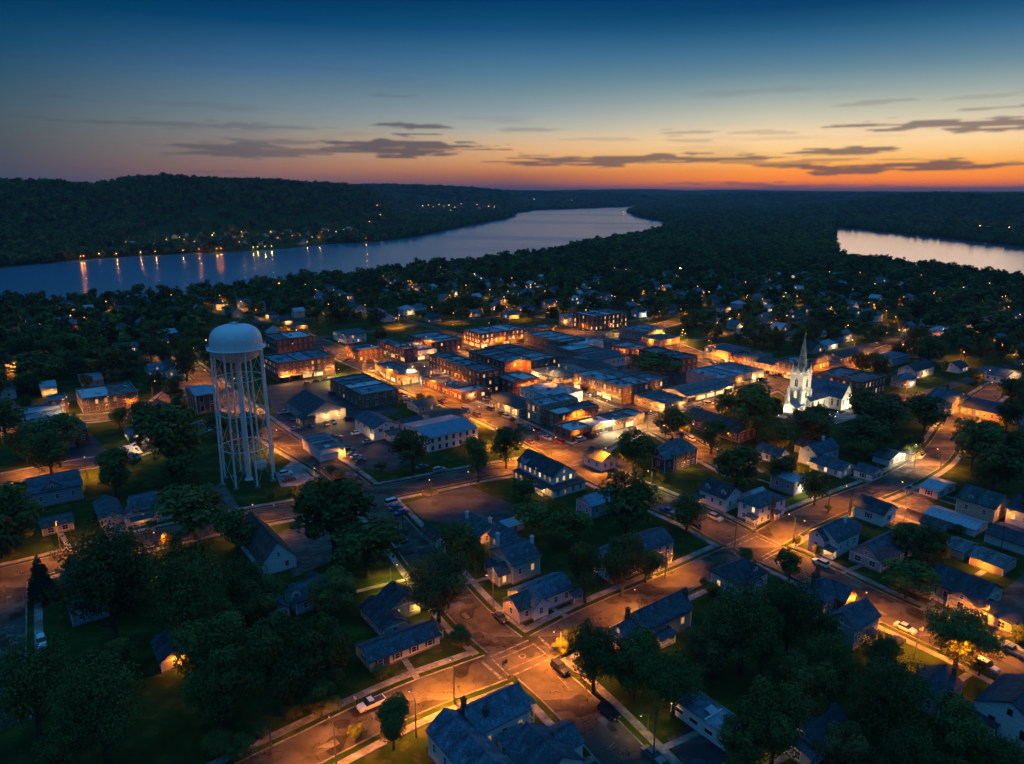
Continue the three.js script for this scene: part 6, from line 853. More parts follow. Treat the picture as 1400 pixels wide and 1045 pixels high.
{ // woods on the far bank, the peninsula and the hills
  const r = rngOf(19), spots = [], strips = [];
  for (let D = 700; D < 4300;) {
    const step = D < 1500 ? 10.5 : D < 2400 ? 13 : 18;
    for (let a = -0.68; a < 0.68; a += step / D) {
      const aa = a + range(r, -0.5, 0.5) * step / D, dd = D + range(r, -0.5, 0.5) * step, x = Math.sin(aa) * dd, z = -Math.cos(aa) * dd, keep = r();
      if (z > -1320 && Math.abs(x) < 1020 && Math.abs(x) < -z * 0.8 && dd < 1330) { const nearSide = z > -1320; if (nearSide && !(shoreSide(x, z))) continue; }
      const s = shore(x, z); if (s < 4) continue;
      if (villageRing.some((q) => inRing(q, x, z)) && (s < 75 || keep < 0.74)) continue;
      const h = lerp(8, 21, r()) * (D > 2400 ? 1.25 : 1); spots.push([x, land(x, z), z, h, h * lerp(0.75, 1.1, r()) * (D > 2400 ? 1.25 : 1)]);
    }
    D += step * (D < 1500 ? 0.95 : 1.05);
  }
  for (let D = 4300; D < 8200; D += 34) for (let a = -0.4; a < 0.66; a += 36 / D) { const aa = a + range(r, -0.5, 0.5) * 34 / D, dd = D + range(r, -17, 17), x = Math.sin(aa) * dd, z = -Math.cos(aa) * dd; if (fbm(x / 600, z / 380 + 4, 3) < 0.44 || shore(x, z) < 20) continue; const h = range(r, 20, 34); spots.push([x, land(x, z), z, h, h * range(r, 1.3, 2)]); }
  wood('hill_forest', 'forest that covers the far bank, the peninsula and the hills', spots, r, LEAF.light);
}

// ------------------------------------------------------------------ street lamps and poles
function roadDir(x, z) { let m = 1e9, b = [1, 0]; const cx = Math.floor(x / CELL), cz = Math.floor(z / CELL); for (let i = -1; i <= 1; i++) for (let j = -1; j <= 1; j++) for (const [px, pz] of cellOf.get((cx + i) + ',' + (cz + j)) || []) { const d = Math.hypot(px - x, pz - z); if (d < m && d > 0.5) { m = d; b = [(px - x) / d, (pz - z) / d]; } } return b; }
// the kerb of the street beside a point, and the way across that street
function kerbSpot(x, z) { let m = 1e9, b = null; roads.forEach((rd) => { rd.pts.forEach(([px, pz]) => { const d = Math.hypot(px - x, pz - z); if (d - rd.half < m && d > 0.5) { const e = rd.half + 0.9, qx = px + (x - px) / d * e, qz = pz + (z - pz) / d * e; if (!blocked(qx, qz, 0.3)) { m = d - rd.half; b = [qx, qz, (px - x) / d, (pz - z) / d]; } } }); }); return m < 40 ? b : null; }
const poleGeo = (h) => new MB().tube([0, 0, 0], [0, 0.5, 0], 0.2, 0.17, 10).tube([0, 0.5, 0], [0, h, 0], 0.13, 0.08, 10).geo(), headGeo = new MB().slab([-0.42, 0.18, 0.2], [0.42, 0.12, 0.17], [0.42, 0.12, -0.17], [-0.42, 0.18, -0.2], 0.12).tube([-0.1, 0.04, 0], [-0.1, 0.2, 0], 0.22, 0.12, 10).geo();
const poleGeos = new Map();
const lampWord = { s: 'orange', w: 'warm', c: 'white', y: 'yellow' };
function streetLamp(px, py, I, key = 's', h = 8.8, o = {}) {                     // the photograph pixel of the glowing head
  let p = o.at ? new THREE.Vector3(px, 0, py) : o.far ? gl(px, py, h) : g(px, py, h), [dx, dz] = o.dir || roadDir(p.x, p.z), arm = o.arm ?? 1.9, bx = p.x - dx * arm, bz = p.z - dz * arm, y0 = o.far ? p.y : 0;
  if (!o.far && (blocked(bx, bz, 0.6) || blocked(p.x, p.z, 0.5))) { const q = kerbSpot(p.x, p.z); if (q) { [bx, bz, dx, dz] = q; } }
  const [lm, dist] = nearest(bx, bz), yaw = Math.atan2(-dz, dx);
  const label = o.label || (lampWord[key] + ' street lamp ' + (o.where || (dist < 30 ? 'beside the ' : 'in the streets past the ') + lm.ph));
  const t = thing('street_lamp', label, 'street lamp', new THREE.Vector3(bx, y0, bz), yaw, 'street lamps: ' + label);
  const k = h.toFixed(1); if (!poleGeos.has(k)) poleGeos.set(k, poleGeo(h - 0.6));
  part(t, 'pole', poleGeos.get(k), M.pole);
  const pts = []; for (let i = 0; i <= 6; i++) { const a = i / 6 * Math.PI / 2; pts.push([Math.sin(a) * arm * 0.92, h - 0.62 + 0.85 * Math.sin(a * 1.0), 0]); } part(t, 'arm', new MB().path(pts, 0.05, 6).geo(), M.pole);
  const hd = part(t, 'head', headGeo, M.pole); hd.position.set(arm, h + 0.06, 0);
  lamp(t, arm - 0.05, h, 0, key, I, o.r || 0.17, 'bulb', o.r > 0.3 ? 0 : 1.25);
  footprints.push([bx, bz, 0.4, 0.4, 0]);
  return t;
}
for (const [x, y, I, key, h, o] of [
  [616, 902, 2000, 's', 9, { arm: 1.2 }], [757, 864, 1900, 's', 9, { label: 'street lamp with curved arm above the first crossing' }], [1079, 703, 1900, 's', 9], [919, 757, 620, 's', 6], [821, 612, 1500, 's', 9], [655, 556, 1500, 's', 8], [679, 586, 1300, 's', 8], [715, 610, 1300, 's', 8], [587, 656, 420, 's', 7], [543, 772, 420, 'y', 6], [60, 619, 800, 's', 8.5], [886, 644, 420, 'y', 7],
  [612, 517, 800, 's', 8], [580, 501, 620, 'c', 8], [600, 497, 420, 'c', 8], [841, 565, 700, 'c', 7], [989, 533, 800, 's', 8], [1037, 520, 900, 's', 8], [1046, 526, 900, 's', 8], [463, 505, 800, 'y', 8], [499, 494, 1300, 's', 8], [455, 500, 500, 'y', 7], [1234, 659, 700, 's', 7], [1262, 858, 1000, 's', 7], [1349, 828, 1900, 's', 9], [1185, 810, 1500, 's', 8], [1253, 608, 300, 'c', 8], [1282, 614, 700, 's', 7], [1230, 692, 500, 's', 5],
  [1085, 627, 420, 's', 5], [1200, 680, 700, 's', 8.5], [1100, 712, 600, 's', 8.5], [868, 806, 900, 's', 8], [955, 690, 300, 's', 8], [345, 690, 620, 's', 8.5], [430, 640, 500, 's', 8.5], [470, 672, 420, 's', 8.5], [378, 588, 800, 's', 8.5], [330, 540, 800, 's', 8.5], [280, 506, 800, 's', 8.5], [210, 728, 560, 's', 8.5], [115, 625, 700, 's', 8], [640, 645, 260, 's', 8], [760, 598, 1000, 's', 8], [730, 588, 700, 's', 8], [560, 518, 800, 's', 8], [530, 502, 600, 's', 8], [795, 560, 700, 's', 8], [830, 548, 600, 's', 8], [890, 562, 700, 'w', 8], [940, 560, 700, 's', 8], [985, 490, 800, 's', 8], [1020, 500, 800, 's', 8], [1090, 512, 800, 's', 8], [650, 465, 900, 's', 8], [700, 452, 700, 's', 8], [760, 446, 700, 's', 8], [860, 446, 700, 'y', 8], [905, 446, 900, 'y', 8], [1300, 560, 700, 's', 8], [1150, 492, 700, 's', 8], [1183, 484, 900, 's', 8], [1132, 487, 800, 's', 8], [560, 945, 500, 's', 9], [450, 980, 900, 's', 9, {}], [1320, 876, 700, 's', 9], [876, 979, 40, 'y', 4], [400, 470, 420, 's', 8],
]) streetLamp(x, y, I * (y > 440 && y < 640 ? 2.6 : 1.6), key, h, o);
// the lamps between, every forty metres or so along the streets of the town
{
  const r = rngOf(51), heads = []; scene.traverse((q) => { if (q.isSpotLight) heads.push(q.getWorldPosition(new THREE.Vector3())); });
  for (const [name, from, to, gap, I] of [['first_avenue', 0.08, 1, 26, 1000], ['crossing_street', 0.05, 1, 28, 800], ['main_avenue', 0.05, 1, 22, 1700], ['tower_street', 0.05, 1, 26, 1300], ['market_avenue', 0, 1, 22, 1900], ['church_avenue', 0, 1, 20, 2000], ['back_street', 0, 1, 22, 1900], ['mill_street', 0, 1, 28, 1100], ['row_street', 0, 1, 26, 1200]]) {
    const rd = roads.find((q) => q.name === name), nrm = normals(rd.pts); let side = 1;
    for (let i = Math.floor(rd.pts.length * from); i < rd.pts.length * to; i += 2) { const [x, z] = rd.pts[i], s = side * (rd.half - 1), hx = x + nrm[i][0] * s, hz = z + nrm[i][1] * s; if (heads.some((q) => Math.hypot(q.x - hx, q.z - hz) < gap) || roadGap(hx, hz, roads.indexOf(rd)) < 3 || Math.hypot(x, z) < 70) continue; heads.push({ x: hx, z: hz }); side = -side; streetLamp(hx, hz, 1.0 * I * range(r, 0.75, 1.3), r() < 0.88 ? 's' : 'w', 10.4, { at: 1, dir: [-nrm[i][0] * Math.sign(s), -nrm[i][1] * Math.sign(s)] }); }
  }
}
// lamps of the outer streets
for (const [x, y, I = 520, key = 's'] of [[287, 407, 900], [294, 411, 900], [300, 404, 500], [417, 389], [431, 396], [449, 416], [499, 417], [541, 435, 800], [546, 431], [561, 384], [637, 390], [657, 412], [712, 424, 700], [761, 412], [689, 406], [801, 424, 700], [860, 412], [936, 422], [981, 441, 800], [937, 456, 800], [1022, 404], [1055, 441, 700], [924, 390], [902, 445, 600, 'y'], [1195, 416, 600], [1212, 425, 600], [1277, 401], [1349, 394], [1332, 440, 800], [1315, 474, 700], [1235, 471, 900], [1205, 399], [1137, 420], [1329, 399], [1375, 405], [1238, 526, 600], [1256, 516, 500], [380, 386], [340, 412], [610, 402], [670, 396, 500, 'w'], [745, 398], [830, 396], [590, 420], [620, 428, 600], [345, 425], [520, 400], [472, 402], [885, 372, 400], [840, 366, 300], [1060, 372, 400], [1100, 380, 300], [1180, 372, 400], [1260, 376, 400], [990, 372, 400], [930, 366, 300, 'c'], [1010, 430], [1090, 405], [1160, 445], [1290, 450], [1370, 470, 500], [20, 485, 600], [5, 495, 700], [115, 434, 300], [880, 398], [960, 405], [1395, 430], [775, 380, 400], [700, 380, 400], [650, 374, 300, 'c']]) streetLamp(x, y, I * 1.8, key, 8, { r: 0.24, where: 'among the trees of the outer streets' });
{ const r = rngOf(63); let n = 0; farGrid.forEach((pts) => { for (let i = 3; i < pts.length - 2; i += 6) { if (r() < 0.55 || n > 75) continue; const [x, z] = pts[i]; if (Math.hypot(x, z) > 980) continue; n++; streetLamp(x + 4, z, range(r, 500, 1100), pick(r, ['s', 's', 's', 'w', 'y']), 7.5, { r: 0.24, at: 1, where: 'among the trees of the outer streets' }); } }); }
// the far bank
for (const [x, y, I, key = 's', where] of [[110, 350.5, 1000], [114, 350, 1000], [159, 347, 900], [192, 345, 500, 'w'], [212, 344, 900], [272, 341, 1200], [296, 340, 1200], [302, 339.5, 700], [346, 338, 500, 'y'], [352, 337.6, 400, 'y'], [362, 337, 500, 'y'], [371, 336.5, 400, 'y'], [135, 347, 300, 'w'], [250, 342.5, 300, 'w'], [420, 331, 300, 'w'], [500, 326, 300], [192, 328, 600, 'y'], [317, 316, 700], [275, 320, 500, 'y'], [330, 317, 400, 'w'], [290, 322, 500, 'c'], [245, 325, 300, 'w'], [440, 318, 400], [470, 314, 400, 'w'], [500, 313, 400], [410, 322, 400], [455, 308, 400]]) streetLamp(x, y, I * 0.3, key, 6, { r: 0.42, where: 'in the village on the far bank', far: 1 });
{ const r = rngOf(8); for (let i = 0; i < 26; i++) streetLamp(lerp(150, 510, (i + r()) / 26), lerp(333, 314, i / 26) + range(r, -8, 7), range(r, 80, 200), pick(r, ['w', 's', 'c', 'y']), 6, { r: 0.36, where: 'in the village on the far bank', far: 1 }); for (let i = 0; i < 22; i++) streetLamp(range(r, 515, 690), range(r, 281, 299), 200, pick(r, ['w', 's', 'c']), 8, { r: 0.75, where: 'in the distant town up the river', far: 1 }); for (let i = 0; i < 14; i++) streetLamp(range(r, 720, 1180), range(r, 271, 300), 200, pick(r, ['w', 's']), 8, { r: 0.8, where: 'in the farmland below the ridges', far: 1 }); }
for (const [x, y, key = 'w'] of [[570, 284], [578, 282, 'c'], [586, 281], [592, 283, 's'], [600, 280], [607, 282], [614, 281, 'c'], [622, 284, 's'], [630, 279], [636, 281], [645, 283, 's'], [652, 280], [660, 284], [668, 282], [676, 282, 's'], [583, 290], [560, 292, 's'], [540, 297], [610, 290], [640, 292, 's'], [525, 300], [505, 303, 's'], [665, 289]]) streetLamp(x, y, 500, key, 8, { r: 0.85, where: 'in the distant town up the river', far: 1 });
for (const [x, y, key = 'w', r = 1] of [[730, 273], [742, 275, 's'], [760, 273], [768, 274], [782, 274, 's'], [795, 276], [800, 275], [812, 277, 'c'], [880, 280.5, 's'], [920, 278.5], [1096, 296, 'c', 0.7], [1321, 301, 'c', 1.7], [1340, 309], [1352, 309, 's'], [1367, 308], [1380, 311, 's'], [1394, 308], [1121, 314, 's', 0.6], [1270, 300], [1255, 305], [960, 279, 'w', 1.4], [985, 279.5, 'w', 1.4], [1060, 300, 'w', .7]]) streetLamp(x, y, 500, key, 8, { r, where: 'in the farmland below the ridges', far: 1 });
// wooden poles with crossarms
const poleM = M.wood, armGeo = new MB().box(-1.25, 1.25, 0, 0.14, -0.07, 0.07).tube([-1.1, 0.14, 0], [-1.1, 0.3, 0], 0.05, 0.04, 6).tube([1.1, 0.14, 0], [1.1, 0.3, 0], 0.05, 0.04, 6).tube([-0.4, 0.14, 0], [-0.4, 0.3, 0], 0.05, 0.04, 6).geo(), canGeo = new MB().tube([0.35, 0, 0], [0.35, 0.9, 0], 0.25, 0.25, 10).geo();
const poles = [[372, 1036, 990], [909, 793, 735], [893, 1043, 960], [1286, 893, 825], [1345, 872, 828], [1162, 706, 668], [1132, 702, 680], [491, 668, 640], [440, 664, 646], [322, 730, 695], [774, 691, 660], [739, 607, 560], [768, 602, 576], [1004, 754, 708], [1369, 750, 720], [551, 728, 706], [960, 567, 552], [1250, 640, 610]];
const poleTops = poles.map(([x, y, top]) => { const p = g(x, y), h = clamp(hTo(p, top), 7, 12), [lm] = nearest(p.x, p.z), t = thing('utility_pole', 'wooden utility pole with crossarm beside the ' + lm.ph, 'utility pole', p, GRID + (x % 2 ? 0 : Math.PI / 2), 'utility poles beside the ' + lm.ph); part(t, 'pole', new MB().tube([0, 0, 0], [0, h, 0], 0.16, 0.11, 8).geo(), poleM); part(t, 'crossarm', armGeo, poleM).position.y = h - 0.9; if (x % 3 === 0) part(t, 'transformer', canGeo, M.steel).position.y = h - 2.6; return new THREE.Vector3(p.x, h - 0.65, p.z); });
for (const [a, b] of [[4, 3], [3, 13], [13, 5], [5, 6], [1, 13], [7, 8], [12, 11], [7, 15]]) { const A = poleTops[a], B = poleTops[b], pts = []; for (let i = 0; i <= 12; i++) { const f = i / 12, q = A.clone().lerp(B, f); q.y -= 4 * f * (1 - f) * A.distanceTo(B) * 0.018; pts.push(q.toArray()); } const m = new THREE.Mesh(new MB().path(pts, 0.022, 4).geo(), M.dark); m.name = numbered('power_line'); tag(m, 'thin sagging power line between two wooden utility poles', 'power line', 'power lines between the utility poles'); scene.add(m); }
// the signals and signs of the first crossing
{ const p = g(690, 926), t = thing('traffic_signal', 'small traffic signal post at the first crossing corner', 'traffic signal', p, GRID); part(t, 'post', new MB().tube([0, 0, 0], [0, 4.2, 0], 0.08, 0.07, 8).geo(), M.pole); for (const k of [0, 1]) { const b = part(t, 'signal_head', new MB().box(-0.18, 0.18, 0, 1, -0.16, 0.16).geo(), M.dark); b.position.set(k ? 0.4 : -0.4, 3 + k * 0.2, 0); part(b, 'visor', new MB().box(-0.14, 0.14, 0.66, 0.9, 0.17, 0.34).geo(), M.dark); } }
for (const [x, y] of [[375, 700], [486, 968], [1258, 873], [443, 648]]) { const p = g(x, y), [lm] = nearest(p.x, p.z), t = thing('road_sign', 'small road sign on a thin post beside the ' + lm.ph, 'road sign', p, GRID + 2); part(t, 'post', new MB().tube([0, 0, 0], [0, 2.6, 0], 0.04, 0.04, 6).geo(), M.steel); part(t, 'plate', new MB().box(-0.35, 0.35, 2, 2.6, -0.02, 0.03).geo(), M.trim); }

// ------------------------------------------------------------------ cars
const carPaint = (r, gg, b) => new THREE.MeshPhysicalMaterial({ color: new THREE.Color().setRGB(r, gg, b), roughness: 0.35, metalness: 0.2, clearcoat: 0.8, clearcoatRoughness: 0.1 });
const PAINT = { white: carPaint(0.75, 0.75, 0.74), black: carPaint(0.015, 0.015, 0.018), silver: carPaint(0.45, 0.46, 0.48), blue: carPaint(0.05, 0.12, 0.3), red: carPaint(0.3, 0.03, 0.03), grey: carPaint(0.14, 0.15, 0.16), maroon: carPaint(0.13, 0.03, 0.035) };
const carShapes = {
  sedan: { L: 4.7, w: 1.8, body: [[-2.35, 0.35], [-2.3, 0.85], [-1.5, 0.95], [1.0, 0.98], [2.2, 0.8], [2.35, 0.5], [2.3, 0.32]], cab: [[-1.65, 0.93], [-1.0, 1.42], [0.45, 1.44], [1.15, 0.96]] },
  suv: { L: 4.8, w: 1.9, body: [[-2.35, 0.4], [-2.38, 1.05], [-2.2, 1.1], [1.05, 1.1], [2.2, 0.98], [2.38, 0.6], [2.3, 0.38]], cab: [[-2.25, 1.08], [-2.0, 1.72], [0.3, 1.76], [1.1, 1.08]] },
  van: { L: 5.3, w: 2, body: [[-2.6, 0.4], [-2.62, 1.15], [1.5, 1.15], [2.5, 1.0], [2.65, 0.6], [2.6, 0.38]], cab: [[-2.58, 1.13], [-2.5, 2.05], [1.0, 2.05], [1.75, 1.12]] },
  pickup: { L: 5.6, w: 1.95, body: [[-2.8, 0.5], [-2.8, 1.12], [-0.6, 1.12], [1.2, 1.12], [2.6, 1.02], [2.8, 0.6], [2.75, 0.45]], cab: [[-0.55, 1.1], [-0.4, 1.8], [0.75, 1.82], [1.4, 1.1]] },
};
const extrude = (pts, w, bevel) => { const q = new THREE.ExtrudeGeometry(new THREE.Shape(pts.map(([x, y]) => new THREE.Vector2(x, y))), { depth: w - 2 * bevel, bevelEnabled: true, bevelSize: bevel, bevelThickness: bevel, bevelSegments: 2, curveSegments: 1 }); q.translate(0, 0, -(w - 2 * bevel) / 2); return q; };
const tyreGeo = new THREE.CylinderGeometry(0.34, 0.34, 0.24, 16).rotateX(Math.PI / 2), rimGeo = new THREE.CylinderGeometry(0.2, 0.2, 0.26, 12).rotateX(Math.PI / 2);
for (const k of Object.keys(carShapes)) { const s = carShapes[k]; s.bodyGeo = extrude(s.body, s.w, 0.08); s.cabGeo = extrude(s.cab, s.w - 0.16, 0.1); const top = s.cab.slice(1, 3), x0 = top[0][0] + 0.05, x1 = top[1][0] - 0.05, y = Math.max(top[0][1], top[1][1]) + 0.08; s.roofGeo = new MB().box(x0, x1, y, y + 0.05, -s.w / 2 + 0.2, s.w / 2 - 0.2).geo(); s.lampGeo = new MB().box(-0.05, 0.05, -0.08, 0.08, -0.2, 0.2).geo(); s.bedGeo = k === 'pickup' ? new MB().box(-2.7, -0.7, 1.205, 1.22, -0.8, 0.8).geo() : null; }
const redLens = new THREE.MeshStandardMaterial({ color: new THREE.Color().setRGB(0.35, 0.02, 0.015), roughness: 0.3 }), clearLens = new THREE.MeshStandardMaterial({ color: new THREE.Color().setRGB(0.6, 0.6, 0.6), roughness: 0.2 });
const tailGlow = glowing(1, 0.05, 0.03, 1.6);
function car(px, py, kind, colour, along = 'v', o = {}) {
  const p = o.world ? new THREE.Vector3(px, 0, py) : g(px, py), s = carShapes[kind], [lm] = nearest(p.x, p.z), turn = o.world ? o.heading : (along === 'u' ? GRID : GRID - Math.PI / 2) + (o.flip ? Math.PI : 0) + (o.turn || 0);
  const word = { sedan: 'sedan', suv: 'SUV', van: 'van', pickup: 'pickup truck' }[kind], label = o.label || colour + ' ' + word + ' parked ' + (o.where || 'beside') + ' the ' + lm.ph;
  const t = thing(kind === 'pickup' ? 'pickup_truck' : kind === 'van' ? 'van' : 'parked_car', label, kind === 'pickup' ? 'truck' : kind === 'van' ? 'van' : 'car', new THREE.Vector3(p.x, o.y ?? 0.09, p.z), turn, 'cars: ' + label);
  const b = part(t, 'body', s.bodyGeo, PAINT[colour]); part(t, 'windows', s.cabGeo, M.glass); part(t, 'car_roof', s.roofGeo, PAINT[colour]); if (s.bedGeo) part(t, 'cargo_bed', s.bedGeo, M.dark);
  for (const ax of [-1, 1]) for (const az of [-1, 1]) { const w = part(t, 'wheel', tyreGeo, M.tyre); w.position.set(ax * s.L * 0.31, 0.34, az * (s.w / 2 - 0.1)); part(w, 'rim', rimGeo, M.rim); }
  for (const az of [-1, 1]) { part(b, 'headlight', s.lampGeo, clearLens).position.set(s.L / 2 + 0.03, 0.78, az * (s.w / 2 - 0.35)); part(b, 'taillight', s.lampGeo, o.lit ? tailGlow : redLens).position.set(-s.L / 2 - 0.06, 0.85, az * (s.w / 2 - 0.35)); }
  return t;
}
const carData = [[508, 967, 'pickup', 'white', 'u', { flip: 1, label: 'white pickup truck parked at the kerb beside the cream ranch house' }], [684, 848, 'sedan', 'black', 'v', { lit: 1 }], [766, 918, 'suv', 'black', 'v'], [832, 978, 'suv', 'black', 'v', { lit: 1 }], [893, 1037, 'sedan', 'grey', 'v'], [978, 711, 'suv', 'silver', 'v'], [601, 645, 'suv', 'silver', 'u', {}], [577, 641, 'sedan', 'grey', 'u'], [537, 690, 'van', 'white', 'u'], [541, 697, 'sedan', 'blue', 'u'], [549, 703, 'sedan', 'blue', 'u', {}], [550, 739, 'sedan', 'black', 'v'], [516, 731, 'sedan', 'silver', 'v'], [391, 650, 'suv', 'white', 'u'], [395, 658, 'sedan', 'black', 'u'],
  [388, 566, 'pickup', 'white', 'u'], [398, 575, 'sedan', 'black', 'v'], [403, 588, 'sedan', 'silver', 'u'], [426, 584, 'sedan', 'grey', 'v'], [445, 582, 'sedan', 'black', 'v'], [455, 579, 'sedan', 'blue', 'v'], [477, 575, 'suv', 'black', 'u'], [487, 594, 'sedan', 'white', 'u'], [503, 606, 'sedan', 'silver', 'u'], [470, 613, 'sedan', 'black', 'u'], [476, 618, 'suv', 'grey', 'u'], [481, 623, 'sedan', 'blue', 'u'], [487, 627, 'sedan', 'silver', 'u'], [493, 632, 'sedan', 'grey', 'u'], [460, 600, 'sedan', 'grey', 'u'], [555, 546, 'suv', 'white', 'u'], [558, 551, 'sedan', 'silver', 'u'], [548, 541, 'sedan', 'red', 'u'], [597, 556, 'sedan', 'grey', 'v'], [686, 568, 'sedan', 'black', 'v'], [693, 572, 'suv', 'silver', 'v'], [702, 578, 'sedan', 'grey', 'v'], [712, 584, 'sedan', 'black', 'v'], [666, 547, 'sedan', 'silver', 'u'], [737, 597, 'sedan', 'grey', 'v'], [748, 601, 'sedan', 'silver', 'v'], [794, 603, 'suv', 'white', 'u'], [812, 598, 'suv', 'maroon', 'u'], [824, 593, 'sedan', 'grey', 'u'], [840, 587, 'sedan', 'black', 'u'], [852, 583, 'sedan', 'silver', 'u'], [862, 580, 'sedan', 'blue', 'u'],
  [804, 541, 'sedan', 'white', 'v'], [814, 545, 'sedan', 'grey', 'v'], [808, 553, 'suv', 'black', 'v'], [884, 567, 'sedan', 'black', 'v'], [960, 573, 'van', 'white', 'u'], [950, 576, 'sedan', 'maroon', 'u'], [955, 559, 'sedan', 'silver', 'u'], [970, 554, 'suv', 'silver', 'u'], [980, 551, 'sedan', 'black', 'u'], [985, 502, 'sedan', 'black', 'v'], [994, 505, 'sedan', 'silver', 'v'], [1004, 508, 'suv', 'grey', 'v'], [1014, 511, 'sedan', 'white', 'v'], [1026, 515, 'sedan', 'black', 'v'], [1036, 518, 'sedan', 'red', 'v'], [1046, 522, 'suv', 'silver', 'v'], [1115, 514, 'sedan', 'black', 'u'], [1226, 882, 'suv', 'black', 'u', {}], [57, 882, 'suv', 'white', 'v'], [151, 727, 'suv', 'silver', 'v', { flip: 1 }], [1393, 524, 'pickup', 'white', 'u'], [795, 465, 'sedan', 'grey', 'v'], [803, 467, 'sedan', 'silver', 'v'], [812, 464, 'sedan', 'black', 'v'], [820, 466, 'suv', 'white', 'v'], [828, 468, 'sedan', 'blue', 'v'], [836, 470, 'sedan', 'grey', 'v'], [826, 460, 'sedan', 'silver', 'v'], [843, 465, 'sedan', 'white', 'v'], [420, 526, 'sedan', 'grey', 'u'], [432, 523, 'sedan', 'black', 'u'], [445, 520, 'suv', 'grey', 'u'], [430, 542, 'sedan', 'black', 'u'], [455, 540, 'suv', 'blue', 'u'], [800, 452, 'sedan', 'grey', 'u'], [1340, 760, 'sedan', 'grey', 'u'], [1195, 640, 'sedan', 'black', 'u'], [640, 480, 'sedan', 'black', 'v'], [1045, 690, 'sedan', 'grey', 'u']];
for (const a of carData) car(...a);
{ // more cars along the kerbs of the centre
  const r = rngOf(91), used = carData.map((a) => g(a[0], a[1]));
  for (const [name, from, to, prob] of [['main_avenue', 0.5, 0.95, 0.34], ['market_avenue', 0.15, 0.9, 0.3], ['church_avenue', 0.1, 0.9, 0.3], ['tower_street', 0.62, 0.9, 0.26], ['back_street', 0, 0.9, 0.22], ['crossing_street', 0.45, 0.75, 0.06], ['first_avenue', 0.05, 0.5, 0.06], ['main_avenue', 0.05, 0.4, 0.08]]) {
    const rd = roads.find((q) => q.name === name), nrm = normals(rd.pts); for (let i = Math.floor(rd.pts.length * from); i < rd.pts.length * to; i += 3) for (const s of [-1, 1]) {
      if (r() > prob) continue; const o = s * (rd.half - 1.2), x = rd.pts[i][0] + nrm[i][0] * o, z = rd.pts[i][1] + nrm[i][1] * o; if (roadGap(x, z, roads.indexOf(rd)) < 5 || used.some((q) => Math.hypot(q.x - x, q.z - z) < 6.5)) continue; used.push({ x, z });
      car(x, z, pick(r, ['sedan', 'sedan', 'suv', 'pickup', 'van']), pick(r, ['white', 'black', 'silver', 'grey', 'blue', 'red', 'maroon']), 'v', { world: 1, heading: Math.atan2(-nrm[i][0], -nrm[i][1]) + (s > 0 ? Math.PI : 0), y: 0.11 });
    }
  }
}
// benches, bins and the island lamp bed of the square
{ const p = g(588, 675), t = thing('planter_island', 'low round kerbed planter under the square lamp', 'planter', new THREE.Vector3(p.x, 0.06, p.z)); part(t, 'kerb', new THREE.LatheGeometry([[2.6, 0], [2.9, 0], [2.9, 0.3], [2.6, 0.3], [2.6, 0]].map(([x, y]) => new THREE.Vector2(x, y)), 28), M.gravel); part(t, 'soil', new THREE.CylinderGeometry(2.6, 2.6, 0.2, 24).translate(0, 0.11, 0), M.gravel); part(t, 'plants', crownGeo(901, 14, 500, 0.05).scale(4.6, 1.6, 4.6).translate(0, -0.1, 0), LEAF.dark); }
for (const [x, y] of [[708, 589], [640, 551], [836, 573], [900, 565], [1010, 540]]) { const p = g(x, y), [lm] = nearest(p.x, p.z), t = thing('street_bench', 'wooden street bench on the pavement beside the ' + lm.ph, 'bench', new THREE.Vector3(p.x, 0.05, p.z), GRID, 'benches beside the ' + lm.ph); part(t, 'seat', new MB().box(-0.9, 0.9, 0.42, 0.48, -0.22, 0.22).geo(), M.wood); part(t, 'backrest', new MB().box(-0.9, 0.9, 0.6, 0.95, -0.26, -0.21).geo(), M.wood); for (const s of [-0.75, 0.75]) part(t, 'leg', new MB().box(s - 0.04, s + 0.04, 0, 0.42, -0.2, 0.2).box(s - 0.04, s + 0.04, 0.42, 0.95, -0.3, -0.26).geo(), M.pole); }
// pale houses of the village across the river and of the distant town
{
  const r = rngOf(5), put = (n, x0, x1, y0, y1, where) => { for (let i = 0; i < n; i++) { const px = lerp(x0, x1, (i + r()) / n), py = lerp(y0, y1, (i + 0.5) / n) + range(r, -5, 4); const p = gl(px, py); if (shore(p.x, p.z) < 12) continue; const wall = pick(r, ['white', 'white', 'pink', 'beige', 'grey']), top = pick(r, ['slate', 'dark', 'metal', 'grey']); const label = { white: 'white', pink: 'rosy', beige: 'beige', grey: 'grey' }[wall] + ' house with ' + { slate: 'slate', dark: 'black', metal: 'pale', grey: 'grey' }[top] + ' roof ' + where; buildAt({ plain: 1, label, group: label, x: p.x, z: p.z, y: p.y - 0.4, W: range(r, 9, 16), D: 9, h: pick(r, [3.4, 5.6]), roof: pick(r, ['gx', 'gz']), wall, top, turn: range(r, -0.5, 0.5), win: { st: 1, sp: 6, lit: 0.4, skip: 0.5, w: 1.4 } }); } };
  put(14, 100, 240, 346, 337, 'in the village on the far bank'); put(13, 215, 400, 330, 322, 'in the village on the far bank'); put(10, 260, 480, 341, 326, 'in the village on the far bank'); put(6, 400, 520, 322, 314, 'in the village on the far bank'); put(8, 560, 690, 291, 288, 'in the distant town up the river');
}

